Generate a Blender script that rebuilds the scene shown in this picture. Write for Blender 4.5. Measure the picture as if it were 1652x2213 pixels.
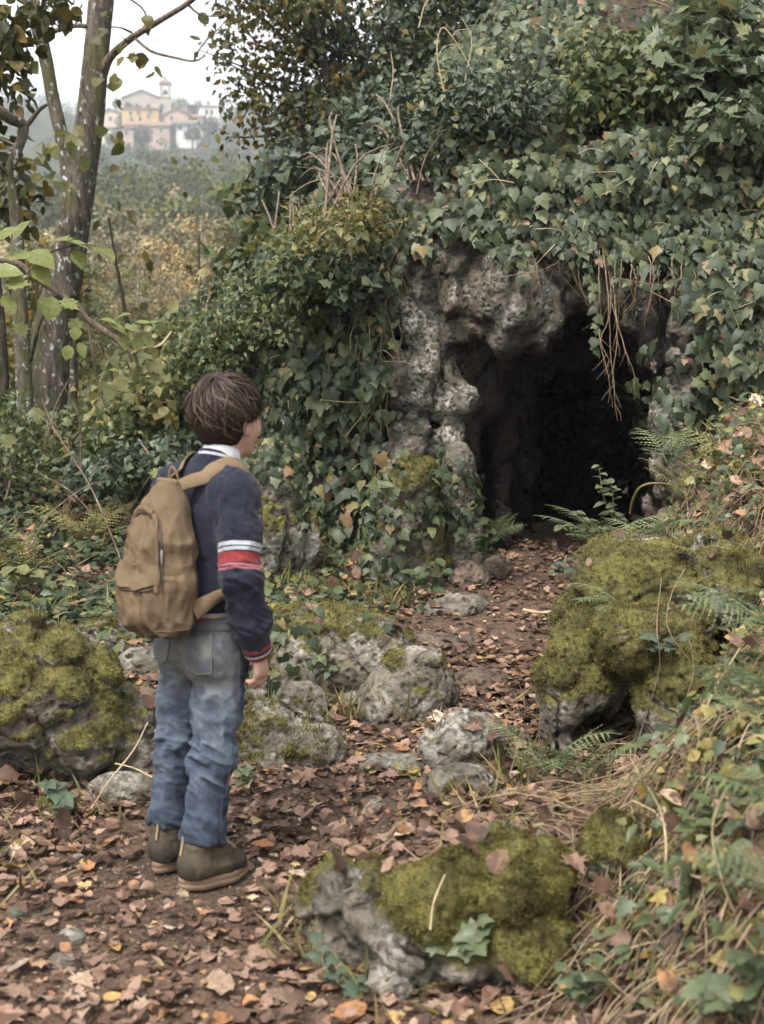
import bpy, math, random
import numpy as np
from mathutils import Vector, Matrix

for _o in list(bpy.data.objects):
    bpy.data.objects.remove(_o)
scene = bpy.context.scene
COL = scene.collection
RNG = np.random.default_rng(11)
random.seed(11)

# ------------------------------------------------------------------ camera
FPX, PW, PH, VHOR, EYE = 2766.0, 1652.0, 2213.0, 700.0, 1.45
PITCH = math.atan((PH / 2 - VHOR) / FPX)
_cd = bpy.data.cameras.new('camera')
cam = bpy.data.objects.new('camera', _cd)
COL.objects.link(cam)
cam.location = (0, 0, EYE)
cam.rotation_euler = (math.pi / 2 - PITCH, 0, 0)
_cd.sensor_fit = 'VERTICAL'
_cd.sensor_height = 36.0
_cd.lens = 36.0 * FPX / PH
_cd.clip_start, _cd.clip_end = 0.05, 4000.0
_cd.dof.use_dof = True
_cd.dof.focus_distance = 5.2
_cd.dof.aperture_fstop = 4.0
scene.camera = cam

# ------------------------------------------------------------------ sky and sun (soft bright overcast)
SUN_EL, SUN_AZ = math.radians(60), math.radians(-150)   # azimuth from +Y towards +X
world = bpy.data.worlds.new('World')
scene.world = world
world.use_nodes = True
_nt = world.node_tree
_nt.nodes.clear()
_sky = _nt.nodes.new('ShaderNodeTexSky')
_sky.sky_type = 'NISHITA'
_sky.sun_disc = False
_sky.sun_elevation = SUN_EL
_sky.sun_rotation = SUN_AZ
_sky.air_density, _sky.dust_density, _sky.ozone_density = 1.0, 3.0, 1.0
_hs = _nt.nodes.new('ShaderNodeHueSaturation')
_hs.inputs['Saturation'].default_value = 0.13
_tc = _nt.nodes.new('ShaderNodeTexCoord')
_cn = _nt.nodes.new('ShaderNodeTexNoise')
_cn.inputs['Scale'].default_value = 3.0
_cn.inputs['Detail'].default_value = 5.0
_cm = _nt.nodes.new('ShaderNodeMapRange')
_cm.inputs['From Min'].default_value, _cm.inputs['From Max'].default_value = 0.35, 0.7
_cm.inputs['To Min'].default_value, _cm.inputs['To Max'].default_value = 0.22, 0.05
_bg = _nt.nodes.new('ShaderNodeBackground')
_bg.inputs['Strength'].default_value = 0.15
_wo = _nt.nodes.new('ShaderNodeOutputWorld')
_nt.links.new(_tc.outputs['Generated'], _cn.inputs['Vector'])
_nt.links.new(_cn.outputs['Fac'], _cm.inputs['Value'])
_nt.links.new(_cm.outputs['Result'], _hs.inputs['Saturation'])
_nt.links.new(_sky.outputs['Color'], _hs.inputs['Color'])
_nt.links.new(_hs.outputs['Color'], _bg.inputs['Color'])
_nt.links.new(_bg.outputs['Background'], _wo.inputs['Surface'])
_sl = bpy.data.lights.new('sun', 'SUN')
_sl.energy = 1.5
_sl.angle = math.radians(12)
_sl.color = (1.0, 0.95, 0.88)
sun = bpy.data.objects.new('sun', _sl)
COL.objects.link(sun)
_sd = Vector((math.sin(SUN_AZ) * math.cos(SUN_EL), math.cos(SUN_AZ) * math.cos(SUN_EL), math.sin(SUN_EL)))
sun.rotation_euler = _sd.to_track_quat('Z', 'Y').to_euler()

scene.view_settings.view_transform = 'Standard'
scene.view_settings.look = 'None'
scene.view_settings.gamma = 1.0
scene.view_settings.use_curve_mapping = False
scene.view_settings.exposure = 1.62
scene.render.engine = 'CYCLES'
scene.cycles.use_denoising = True
scene.cycles.max_bounces = 8
scene.cycles.diffuse_bounces = 4
scene.cycles.glossy_bounces = 2
scene.cycles.transmission_bounces = 4
scene.cycles.volume_bounces = 0
scene.cycles.use_adaptive_sampling = True
scene.cycles.adaptive_threshold = 0.02

# ------------------------------------------------------------------ helpers: numbers
def at(u, v, y):
    """world point seen at photo pixel (u, v) lying y metres ahead - used to measure the place from the photo"""
    xc, yc = (u - PW / 2) / FPX, -(v - PH / 2) / FPX
    c, s = math.cos(PITCH), math.sin(PITCH)
    dy, dz = c + yc * s, -s + yc * c
    return np.array((xc / dy * y, y, EYE + dz / dy * y))

def project(P):
    P = np.asarray(P, float)
    c, s = math.cos(PITCH), math.sin(PITCH)
    y, z = P[..., 1], P[..., 2] - EYE
    d = y * c - z * s
    return PW / 2 + FPX * P[..., 0] / d, PH / 2 - FPX * (y * s + z * c) / d, d

def sstep(a, b, x):
    t = np.clip((np.asarray(x, float) - a) / (b - a), 0, 1)
    return t * t * (3 - 2 * t)

def lerp_tab(x, xs, ys):
    return np.interp(x, xs, ys)

_TAB = np.random.default_rng(5).random((64, 64, 64)).astype(np.float32)
def vnoise(x, y, z):
    x, y, z = np.asarray(x, np.float32), np.asarray(y, np.float32), np.asarray(z, np.float32)
    x, y, z = np.broadcast_arrays(x, y, z)
    fx, fy, fz = np.floor(x), np.floor(y), np.floor(z)
    ix, iy, iz = fx.astype(np.int32) & 63, fy.astype(np.int32) & 63, fz.astype(np.int32) & 63
    tx, ty, tz = x - fx, y - fy, z - fz
    tx, ty, tz = (t * t * t * (t * (t * 6 - 15) + 10) for t in (tx, ty, tz))
    jx, jy, jz = (ix + 1) & 63, (iy + 1) & 63, (iz + 1) & 63
    a = _TAB[ix, iy, iz] * (1 - tx) + _TAB[jx, iy, iz] * tx
    b = _TAB[ix, jy, iz] * (1 - tx) + _TAB[jx, jy, iz] * tx
    c = _TAB[ix, iy, jz] * (1 - tx) + _TAB[jx, iy, jz] * tx
    d = _TAB[ix, jy, jz] * (1 - tx) + _TAB[jx, jy, jz] * tx
    return ((a * (1 - ty) + b * ty) * (1 - tz) + (c * (1 - ty) + d * ty) * tz) * 2 - 1

def fbm(x, y, z, freq=1.0, oct=4, gain=0.5, ridge=False, seed=0):
    s, a, tot = 0.0, 1.0, 0.0
    for k in range(oct):
        o = 17.3 * k + 7.7 * seed
        n = vnoise(x * freq + o, y * freq + o * 1.3, z * freq - o * 0.7)
        if ridge:
            n = 1 - 2 * np.abs(n)
        s = s + a * n
        tot += a
        a *= gain
        freq *= 2.03
    return s / tot

def worley(x, y, z):
    '''distance to nearest and second nearest cell point, and the nearest cell's own random number'''
    fx, fy, fz = np.floor(x), np.floor(y), np.floor(z)
    f1 = np.full(x.shape, 9.0, np.float32); f2 = f1.copy(); rid = np.zeros(x.shape, np.float32)
    for i in (-1, 0, 1):
        for j in (-1, 0, 1):
            for k in (-1, 0, 1):
                cx, cy, cz = (fx + i).astype(np.int32), (fy + j).astype(np.int32), (fz + k).astype(np.int32)
                a, b, c = cx & 63, cy & 63, cz & 63
                d = np.sqrt((cx + _TAB[a, b, c] - x) ** 2 + (cy + _TAB[b, c, a] - y) ** 2 + (cz + _TAB[c, a, b] - z) ** 2).astype(np.float32)
                m = d < f1
                f2 = np.where(m, f1, np.minimum(f2, d))
                rid = np.where(m, _TAB[(a + 7) & 63, (b + 13) & 63, (c + 29) & 63], rid)
                f1 = np.where(m, d, f1)
    return f1, f2, rid

# ------------------------------------------------------------------ helpers: objects
ROOTS = {}
def tag(o, label=None, cat=None, group=None, kind=None):
    if label: o['label'] = label
    if cat: o['category'] = cat
    if group: o['group'] = group
    if kind: o['kind'] = kind
    return o

def thing(name, label, cat, loc=(0, 0, 0), group=None, rotz=0.0):
    o = bpy.data.objects.new(name, None)
    COL.objects.link(o)
    o.empty_display_size = 0.1
    o.location = [float(c) for c in loc]
    o.rotation_euler = (0, 0, rotz)
    return tag(o, label, cat, group)

def link(name, me, mat=None, parent=None, local=False):
    """local=False: the mesh is in world coordinates although it hangs under its thing"""
    o = bpy.data.objects.new(name, me)
    COL.objects.link(o)
    if mat is not None and len(me.materials) == 0:
        me.materials.append(mat)
    if parent is not None:
        o.parent = parent
        if not local:
            r = parent
            off = Vector((0, 0, 0))
            while r is not None:
                if r.type == 'EMPTY':
                    off = off + r.location
                r = r.parent
            o.matrix_parent_inverse = Matrix.Translation(-off)
            if parent.type != 'EMPTY':
                o.matrix_parent_inverse = Matrix.Identity(4)
    return o

def mesh_np(name, V, F, mat=None, smooth=True):
    V = np.ascontiguousarray(V, np.float32).reshape(-1, 3)
    Fs = F if isinstance(F, (list, tuple)) else [F]
    Fs = [np.ascontiguousarray(f, np.int32) for f in Fs if len(f)]
    me = bpy.data.meshes.new(name)
    me.vertices.add(len(V))
    me.vertices.foreach_set('co', V.ravel())
    nl = sum(f.size for f in Fs)
    npoly = sum(len(f) for f in Fs)
    me.loops.add(nl)
    me.loops.foreach_set('vertex_index', np.concatenate([f.ravel() for f in Fs]))
    me.polygons.add(npoly)
    tot = np.concatenate([np.full(len(f), f.shape[1], np.int32) for f in Fs])
    st = np.concatenate([[0], np.cumsum(tot)[:-1]]).astype(np.int32)
    me.polygons.foreach_set('loop_start', st)
    me.polygons.foreach_set('use_smooth', np.full(npoly, bool(smooth)))
    me.update(calc_edges=True)
    if mat is not None:
        me.materials.append(mat)
    return me

def attr(me, name, vals):
    a = me.attributes.new(name, 'FLOAT', 'POINT')
    a.data.foreach_set('value', np.ascontiguousarray(vals, np.float32))

class Acc:
    """collects vertices and faces of one mesh"""
    def __init__(s):
        s.V, s.T, s.Q, s.n = [], [], [], 0
    def add(s, V, F):
        V = np.asarray(V, float).reshape(-1, 3)
        F = np.asarray(F, int)
        (s.T if F.shape[1] == 3 else s.Q).append(F + s.n)
        s.V.append(V)
        s.n += len(V)
    def mesh(s, name, mat=None, smooth=True):
        return mesh_np(name, np.concatenate(s.V), [np.concatenate(x) for x in (s.T, s.Q) if x], mat, smooth)

def tube(acc, pts, radii, sides=8, wob=0.0, seed=0, cap=True, flat=1.0):
    pts = np.asarray(pts, float)
    n = len(pts)
    radii = np.broadcast_to(np.asarray(radii, float), (n,))
    T = np.gradient(pts, axis=0)
    T /= np.linalg.norm(T, axis=1)[:, None] + 1e-9
    ref = np.array((0.13, 0.97, 0.2)) if abs(T[0][1]) < 0.8 else np.array((1.0, 0.1, 0.1))
    a = np.cross(T, ref); a /= np.linalg.norm(a, axis=1)[:, None] + 1e-9
    b = np.cross(T, a)
    th = np.linspace(0, 2 * math.pi, sides, endpoint=False)
    r = radii[:, None] * np.ones(sides)
    if wob:
        r = r * (1 + wob * fbm(pts[:, 0][:, None] * 3 + np.cos(th) * 1.3, pts[:, 1][:, None] * 3 + np.sin(th) * 1.3, pts[:, 2][:, None] * 2.2 + 0 * th, 1.0, 3, seed=seed))
    V = pts[:, None] + r[..., None] * (np.cos(th)[None, :, None] * a[:, None] + flat * np.sin(th)[None, :, None] * b[:, None])
    i, j = np.meshgrid(np.arange(n - 1), np.arange(sides), indexing='ij')
    j2 = (j + 1) % sides
    Q = np.stack([i * sides + j, i * sides + j2, (i + 1) * sides + j2, (i + 1) * sides + j], -1).reshape(-1, 4)
    V = V.reshape(-1, 3)
    acc.add(V, Q)
    if cap:
        for k, base in ((0, 0), (n - 1, (n - 1) * sides)):
            c = np.concatenate([V[base:base + sides], pts[k][None]])
            f = [(x, (x + 1) % sides, sides) if k else ((x + 1) % sides, x, sides) for x in range(sides)]
            acc.add(c, f)

def curve_pts(ctrl, n):
    """Catmull-Rom through control points (any width of tuple)"""
    P = np.asarray(ctrl, float)
    P = np.concatenate([2 * P[:1] - P[1:2], P, 2 * P[-1:] - P[-2:-1]])
    t = np.linspace(0, len(P) - 3 - 1e-6, n)
    k = t.astype(int)
    f = (t - k)[:, None]
    a, b, c, d = P[k], P[k + 1], P[k + 2], P[k + 3]
    return 0.5 * (2 * b + (c - a) * f + (2 * a - 5 * b + 4 * c - d) * f ** 2 + (3 * b - a - 3 * c + d) * f ** 3)

def box_vf(lo, hi):
    x0, y0, z0 = lo; x1, y1, z1 = hi
    V = [(x0, y0, z0), (x1, y0, z0), (x1, y1, z0), (x0, y1, z0), (x0, y0, z1), (x1, y0, z1), (x1, y1, z1), (x0, y1, z1)]
    F = [(0, 3, 2, 1), (4, 5, 6, 7), (0, 1, 5, 4), (1, 2, 6, 5), (2, 3, 7, 6), (3, 0, 4, 7)]
    return np.array(V, float), np.array(F)

# ------------------------------------------------------------------ helpers: implicit surfaces
def _smin(a, b, k):
    if k <= 0:
        return np.minimum(a, b)
    h = np.maximum(k - np.abs(a - b), 0) / k
    return np.minimum(a, b) - h * h * k * 0.25

class Field:
    def __init__(s, lo, hi, h):
        s.h = h
        s.lo = np.array(lo, float)
        n = np.ceil((np.array(hi, float) - s.lo) / h).astype(int) + 1
        s.n = n
        s.ax = [(s.lo[i] + h * np.arange(n[i])).astype(np.float32) for i in range(3)]
        s.F = np.full(n, 10.0, np.float32)
    def _win(s, lo, hi):
        a = np.clip(np.floor((np.asarray(lo) - s.lo) / s.h).astype(int), 0, s.n - 1)
        b = np.clip(np.ceil((np.asarray(hi) - s.lo) / s.h).astype(int) + 1, 1, s.n)
        sl = tuple(slice(a[i], b[i]) for i in range(3))
        return sl, s.ax[0][sl[0]][:, None, None], s.ax[1][sl[1]][None, :, None], s.ax[2][sl[2]][None, None, :]
    def _put(s, sl, D, k, op):
        A = s.F[sl]
        if op == 'u':
            s.F[sl] = _smin(A, D, k)
        else:
            s.F[sl] = -_smin(-A, D, k)
    def rc(s, a, b, ra, rb=None, k=0.0, op='u', m=0.06):
        rb = ra if rb is None else rb
        a, b = np.asarray(a, float), np.asarray(b, float)
        R_ = max(ra, rb) + k + m
        sl, X, Y, Z = s._win(np.minimum(a, b) - R_, np.maximum(a, b) + R_)
        d = b - a
        L = float(d @ d) + 1e-12
        t = np.clip(((X - a[0]) * d[0] + (Y - a[1]) * d[1] + (Z - a[2]) * d[2]) / L, 0, 1)
        D = np.sqrt((X - a[0] - t * d[0]) ** 2 + (Y - a[1] - t * d[1]) ** 2 + (Z - a[2] - t * d[2]) ** 2) - (ra + (rb - ra) * t)
        s._put(sl, D, k, op)
    def ell(s, c, r, k=0.0, op='u', rot=None, m=0.06):
        c, r = np.asarray(c, float), np.asarray(r, float)
        R_ = r.max() + k + m
        sl, X, Y, Z = s._win(c - R_, c + R_)
        X, Y, Z = X - c[0], Y - c[1], Z - c[2]
        if rot is not None:
            M = np.asarray(rot)
            X, Y, Z = (M[0, i] * X + M[1, i] * Y + M[2, i] * Z for i in range(3))
        k0 = np.sqrt((X / r[0]) ** 2 + (Y / r[1]) ** 2 + (Z / r[2]) ** 2)
        k1 = np.sqrt((X / r[0] ** 2) ** 2 + (Y / r[1] ** 2) ** 2 + (Z / r[2] ** 2) ** 2) + 1e-6
        s._put(sl, k0 * (k0 - 1) / k1, k, op)
    def box(s, c, b, rad=0.01, k=0.0, op='u', rot=None, m=0.05):
        c, b = np.asarray(c, float), np.asarray(b, float)
        R_ = float(np.linalg.norm(b)) + k + m
        sl, X, Y, Z = s._win(c - R_, c + R_)
        X, Y, Z = X - c[0], Y - c[1], Z - c[2]
        if rot is not None:
            M = np.asarray(rot)
            X, Y, Z = (M[0, i] * X + M[1, i] * Y + M[2, i] * Z for i in range(3))
        q = [np.abs(v) - (b[i] - rad) for i, v in enumerate((X, Y, Z))]
        D = np.sqrt(sum(np.maximum(v, 0) ** 2 for v in q)) + np.minimum(np.maximum(np.maximum(q[0], q[1]), q[2]), 0) - rad
        s._put(sl, D, k, op)
    def near(s, band):
        idx = np.nonzero(np.abs(s.F) < band)
        return idx, s.ax[0][idx[0]], s.ax[1][idx[1]], s.ax[2][idx[2]]
    def displace(s, fn, band):
        idx, x, y, z = s.near(band)
        s.F[idx] += fn(x, y, z)
    def close(s):
        for sl in (np.s_[0], np.s_[-1], np.s_[:, 0], np.s_[:, -1], np.s_[:, :, 0], np.s_[:, :, -1]):
            s.F[sl] = np.maximum(s.F[sl], s.h * 0.5)
    def mesh(s):
        s.close()
        F = s.F
        ins = F < 0
        nx, ny, nz = F.shape
        cnt = np.zeros((nx - 1, ny - 1, nz - 1), np.int8)
        for c in range(8):
            i, j, k = c & 1, (c >> 1) & 1, (c >> 2) & 1
            cnt += ins[i:nx - 1 + i, j:ny - 1 + j, k:nz - 1 + k]
        act = np.nonzero((cnt > 0) & (cnt < 8))
        I, J, K = act
        N = len(I)
        P = np.zeros((N, 3)); C = np.zeros(N)
        for c0 in range(8):
            for ax in range(3):
                if (c0 >> ax) & 1:
                    continue
                c1 = c0 | (1 << ax)
                o0 = (c0 & 1, (c0 >> 1) & 1, (c0 >> 2) & 1)
                o1 = (c1 & 1, (c1 >> 1) & 1, (c1 >> 2) & 1)
                f0 = F[I + o0[0], J + o0[1], K + o0[2]]
                f1 = F[I + o1[0], J + o1[1], K + o1[2]]
                m = (f0 < 0) != (f1 < 0)
                t = np.where(m, f0 / np.where(m, f0 - f1, 1), 0)
                for q in range(3):
                    P[:, q] += m * (o0[q] + (o1[q] - o0[q]) * t)
                C += m
        P = P / C[:, None] + np.stack([I, J, K], 1)
        V = s.lo + s.h * P
        vid = np.full(cnt.shape, -1, np.int64)
        vid[I, J, K] = np.arange(N)
        quads = []
        for ax in range(3):
            sh = [slice(1, n - 1) for n in F.shape]
            sh[ax] = slice(0, F.shape[ax] - 1)
            sh2 = list(sh)
            sh2[ax] = slice(1, F.shape[ax])
            a, b = ins[tuple(sh)], ins[tuple(sh2)]
            E = np.nonzero(a != b)
            g = [E[q] + (0 if q == ax else 1) for q in range(3)]
            u, w = (ax + 1) % 3, (ax + 2) % 3
            def cell(du, dw):
                h_ = [g[0].copy(), g[1].copy(), g[2].copy()]
                h_[u] -= du; h_[w] -= dw
                return vid[h_[0], h_[1], h_[2]]
            q = np.stack([cell(1, 1), cell(0, 1), cell(0, 0), cell(1, 0)], 1)
            flip = ~a[E]
            q[flip] = q[flip][:, ::-1]
            quads.append(q)
        Q = np.concatenate(quads)
        Q = Q[(Q >= 0).all(1)]
        return V, Q

def relax(V, Q, it=2, lam=0.5):
    E = np.concatenate([Q[:, [i, (i + 1) % Q.shape[1]]] for i in range(Q.shape[1])])
    n = len(V)
    deg = np.bincount(E.ravel(), minlength=n)[:, None] + 1e-9
    for k in range(it):
        S = np.stack([np.bincount(E[:, 0], V[E[:, 1], c], n) + np.bincount(E[:, 1], V[E[:, 0], c], n) for c in range(3)], 1)
        V = V + lam * (S / deg - V)
    return V

def normals(V, Q):
    a, b, c = V[Q[:, 0]], V[Q[:, 1]], V[Q[:, 2]]
    fn = np.cross(b - a, c - a)
    if Q.shape[1] == 4:
        d = V[Q[:, 3]]
        fn = np.cross(c - a, d - b)
    N = np.zeros_like(V)
    for i in range(Q.shape[1]):
        for q in range(3):
            N[:, q] += np.bincount(Q[:, i], fn[:, q], len(V))
    return N / (np.linalg.norm(N, axis=1)[:, None] + 1e-12)

def sample(V, Q, n, rng, w=None):
    a, b, c, d = (V[Q[:, i]] for i in range(4))
    fn = np.cross(c - a, d - b) * 0.5
    ar = np.linalg.norm(fn, axis=1)
    p = ar if w is None else ar * w
    f = rng.choice(len(Q), n, p=p / p.sum())
    s, t = rng.random(n)[:, None], rng.random(n)[:, None]
    P = (a[f] * (1 - s) + b[f] * s) * (1 - t) + (d[f] * (1 - s) + c[f] * s) * t
    return P, fn[f] / (ar[f][:, None] + 1e-12), f

# ------------------------------------------------------------------ materials
class Mat:
    def __init__(s, name):
        s.m = bpy.data.materials.new(name)
        s.m.use_nodes = True
        s.t = s.m.node_tree
        s.b = s.t.nodes['Principled BSDF']
        s.out = s.t.nodes['Material Output']
    def n(s, typ, **kw):
        nd = s.t.nodes.new(typ)
        for k, v in kw.items():
            setattr(nd, k, v)
        return nd
    def l(s, a, b):
        s.t.links.new(a, b)
    def val(s, x, sock):
        if hasattr(x, 'is_linked') or isinstance(x, bpy.types.NodeSocket):
            s.l(x, sock)
        else:
            sock.default_value = x
    def coord(s, kind='Object', scale=(1, 1, 1)):
        tc = s.n('ShaderNodeTexCoord')
        mp = s.n('ShaderNodeMapping')
        mp.inputs['Scale'].default_value = scale
        s.l(tc.outputs[kind], mp.inputs['Vector'])
        return mp.outputs['Vector']
    def pos(s, scale=(1, 1, 1)):
        g = s.n('ShaderNodeNewGeometry')
        mp = s.n('ShaderNodeMapping')
        mp.inputs['Scale'].default_value = scale
        s.l(g.outputs['Position'], mp.inputs['Vector'])
        return mp.outputs['Vector']
    def noise(s, vec, scale, detail=4, rough=0.55, dist=0.0):
        nd = s.n('ShaderNodeTexNoise')
        nd.inputs['Scale'].default_value = scale
        nd.inputs['Detail'].default_value = detail
        nd.inputs['Roughness'].default_value = rough
        nd.inputs['Distortion'].default_value = dist
        s.l(vec, nd.inputs['Vector'])
        return nd.outputs['Fac']
    def voro(s, vec, scale, feature='F1', out='Distance'):
        nd = s.n('ShaderNodeTexVoronoi', feature=feature)
        nd.inputs['Scale'].default_value = scale
        s.l(vec, nd.inputs['Vector'])
        return nd.outputs[out]
    def ramp(s, fac, stops, interp='LINEAR'):
        r = s.n('ShaderNodeValToRGB')
        cr = r.color_ramp
        cr.interpolation = interp
        while len(cr.elements) < len(stops):
            cr.elements.new(0.5)
        for e, (p, c) in zip(cr.elements, stops):
            e.position = p
            e.color = (c, c, c, 1) if not hasattr(c, '__len__') else tuple(c) + (1,)
        s.val(fac, r.inputs['Fac'])
        return r.outputs['Color']
    def mix(s, fac, a, b, mode='MIX'):
        nd = s.n('ShaderNodeMix', data_type='RGBA', blend_type=mode)
        s.val(fac, nd.inputs[0])
        for x, i in ((a, 6), (b, 7)):
            if isinstance(x, tuple):
                nd.inputs[i].default_value = x + (1,) if len(x) == 3 else x
            else:
                s.l(x, nd.inputs[i])
        return nd.outputs[2]
    def math(s, op, a, b=0.0, clamp=False):
        nd = s.n('ShaderNodeMath', operation=op, use_clamp=clamp)
        s.val(a, nd.inputs[0]); s.val(b, nd.inputs[1])
        return nd.outputs[0]
    def attrib(s, name):
        a = s.n('ShaderNodeAttribute', attribute_name=name)
        return a.outputs['Fac']
    def rand_island(s):
        return s.n('ShaderNodeNewGeometry').outputs['Random Per Island']
    def bump(s, h, strength=0.5, dist=0.01, prev=None):
        b = s.n('ShaderNodeBump')
        b.inputs['Strength'].default_value = strength
        b.inputs['Distance'].default_value = dist
        s.l(h, b.inputs['Height'])
        if prev is not None:
            s.l(prev, b.inputs['Normal'])
        s.l(b.outputs['Normal'], s.b.inputs['Normal'])
        return b.outputs['Normal']
    def col(s, c):
        s.val(c if not isinstance(c, tuple) else c + (1,), s.b.inputs['Base Color'])
    def rough(s, r, spec=0.3):
        s.val(r, s.b.inputs['Roughness'])
        s.b.inputs['Specular IOR Level'].default_value = spec
    def translucent(s, colour, amount):
        tr = s.n('ShaderNodeBsdfTranslucent')
        s.val(colour, tr.inputs['Color'])
        mx = s.n('ShaderNodeMixShader')
        mx.inputs['Fac'].default_value = amount
        s.l(s.b.outputs[0], mx.inputs[1]); s.l(tr.outputs[0], mx.inputs[2])
        s.l(mx.outputs[0], s.out.inputs['Surface'])

def leaf_mat(name, stops, rough=0.5, spec=0.4, trans=0.25, patch=None, by_object=False):
    """stops: colours picked at random leaf by leaf"""
    m = Mat(name)
    if by_object:
        f = m.n('ShaderNodeObjectInfo').outputs['Random']
    else:
        f = m.rand_island()
    c = m.ramp(f, stops)
    v = m.pos()
    if 'autumn' in name or 'valley' in name:
        c = m.mix(1.0, c, m.ramp(m.n('ShaderNodeObjectInfo').outputs['Random'], [(0.0, (.55, .60, .62)), (0.5, (1.0, 1.0, 1.0)), (1.0, (1.5, 1.42, 1.3))]), 'MULTIPLY')
    nz = m.noise(v, 55, 3)
    c = m.mix(1.0, c, m.ramp(nz, [(0.3, 0.72), (0.7, 1.2)]), 'MULTIPLY')
    if name == 'moss shoot':
        c = m.mix(1.0, c, m.ramp(m.noise(v, 11, 3, 0.6), [(0.35, (.5, .48, .5)), (0.65, (1.4, 1.35, 1.2))]), 'MULTIPLY')
    if 'ivy' in name or 'shrub' in name:
        hs = m.n('ShaderNodeHueSaturation')
        hs.inputs['Saturation'].default_value = 0.93
        m.l(c, hs.inputs['Color'])
        c = hs.outputs['Color']
    if patch:
        c = m.mix(m.ramp(m.noise(v, patch[1], 2), [(0.5, 0.0), (0.62, 1.0)]), c, patch[0])
    m.col(c)
    m.rough(rough, spec)
    m.translucent(c, trans)
    return m.m

def plain(name, c, rough=0.7, spec=0.3, var=0.15, scale=20, bump=0.0, bdist=0.003, metallic=0.0):
    m = Mat(name)
    v = m.coord()
    nz = m.noise(v, scale, 4)
    m.col(m.mix(1.0, c, m.ramp(nz, [(0.3, 1 - var), (0.7, 1 + var)]), 'MULTIPLY'))
    m.rough(rough, spec)
    m.b.inputs['Metallic'].default_value = metallic
    if bump:
        m.bump(m.noise(v, scale * 4, 3), bump, bdist)
    return m.m

def rock_mat(name, base=(.140, .122, .094), moss_c=((.052, .049, .016), (.140, .130, .042)), lichen=0.55, red=False, cracks=True):
    m = Mat(name)
    v = m.pos()
    n1 = m.noise(v, 2.6, 6, 0.62)
    n2 = m.noise(v, 17, 6, 0.65, 0.4)
    c = m.ramp(n1, [(0.3, tuple(x * 0.45 for x in base)), (0.5, base), (0.72, tuple(x * 1.35 for x in base))])
    c = m.mix(1.0, c, m.ramp(n2, [(0.34, (.20, .18, .16)), (0.50, (.95, .95, .95)), (0.70, (1.4, 1.38, 1.35))]), 'MULTIPLY')
    # pale lichen crust in patches
    n3 = m.noise(v, 6.0, 3, 0.6)
    n4 = m.noise(v, 42, 5, 0.7)
    lf = m.math('MULTIPLY', m.ramp(n3, [(0.47, 0.0), (0.60, 1.0)]), m.ramp(n4, [(0.44, 0.0), (0.58, 1.0)]))
    lf = m.math('MULTIPLY', lf, lichen)
    c = m.mix(lf, c, (.47, .44, .39))
    # darker in the pits
    pit = m.voro(v, 26)
    c = m.mix(m.math('MULTIPLY', m.ramp(pit, [(0.0, 1.0), (0.32, 0.0)]), m.ramp(n1, [(0.35, 0.75), (0.65, 0.15)])), c, (.035, .032, .026))
    # stains running over the face
    st = m.noise(m.pos((5, 5, 0.9)), 1.0, 4)
    c = m.mix(m.ramp(st, [(0.5, 0.0), (0.68, 0.7)]), c, (.06, .05, .037) if not red else (.10, .055, .04))
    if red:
        c = m.mix(m.attrib('deep_shade'), c, m.ramp(n2, [(0.3, (.005, .0035, .003)), (0.7, (.033, .018, .014))]))  # reddish inner rock, with the cave's darkness painted into its colour
    if red:
        c = m.mix(m.attrib('crack'), c, (.022, .018, .014))
        c = m.mix(m.attrib('earth'), c, m.ramp(n2, [(0.3, (.025, .018, .012)), (0.7, (.085, .06, .04))]))
    # moss
    at_ = m.attrib('moss')
    mf = m.math('ADD', at_, m.math('MULTIPLY', m.math('SUBTRACT', m.noise(v, 14, 5, 0.65), 0.5), 1.1))
    mf = m.ramp(mf, [(0.47, 0.0), (0.58, 1.0)])
    mc = m.ramp(m.noise(v, 60, 4, 0.7), [(0.3, moss_c[0]), (0.7, moss_c[1])])
    mc = m.mix(1.0, mc, m.ramp(m.noise(v, 11, 3, 0.6), [(0.35, (.55, .52, .5)), (0.65, (1.35, 1.3, 1.2))]), 'MULTIPLY')
    c = m.mix(mf, c, mc)
    m.col(c)
    m.rough(0.85, 0.25)
    h = m.math('ADD', m.math('MULTIPLY', n2, 1.0), m.math('MULTIPLY', m.ramp(pit, [(0.0, 0.0), (0.4, 1.0)]), 0.7))
    h = m.math('ADD', h, m.math('MULTIPLY', n4, 0.35))
    h = m.math('ADD', h, m.math('MULTIPLY', m.noise(v, 120, 3, 0.7), 0.2))
    m.bump(h, 1.0, 0.03)
    return m.m

def bark_mat(name, base, dark, spots=0.5, moss=0.0):
    m = Mat(name)
    v = m.pos((1, 1, 0.28))
    n = m.noise(v, 30, 5, 0.65, 0.6)
    c = m.ramp(n, [(0.33, dark), (0.66, base)])
    v2 = m.pos((1, 1, 0.6))
    sp = m.ramp(m.noise(v2, 26, 3, 0.6), [(0.60, 0.0), (0.66, 1.0)])
    c = m.mix(m.math('MULTIPLY', sp, spots), c, (.52, .54, .50))
    if moss:
        c = m.mix(m.math('MULTIPLY', m.ramp(m.noise(v2, 7, 3), [(0.48, 0.0), (0.6, 1.0)]), moss), c, (.075, .08, .02))
    m.col(c)
    m.rough(0.9, 0.2)
    h = m.math('ADD', n, m.math('MULTIPLY', m.voro(v, 22), 0.8))
    m.bump(h, 0.9, 0.02)
    return m.m

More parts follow.
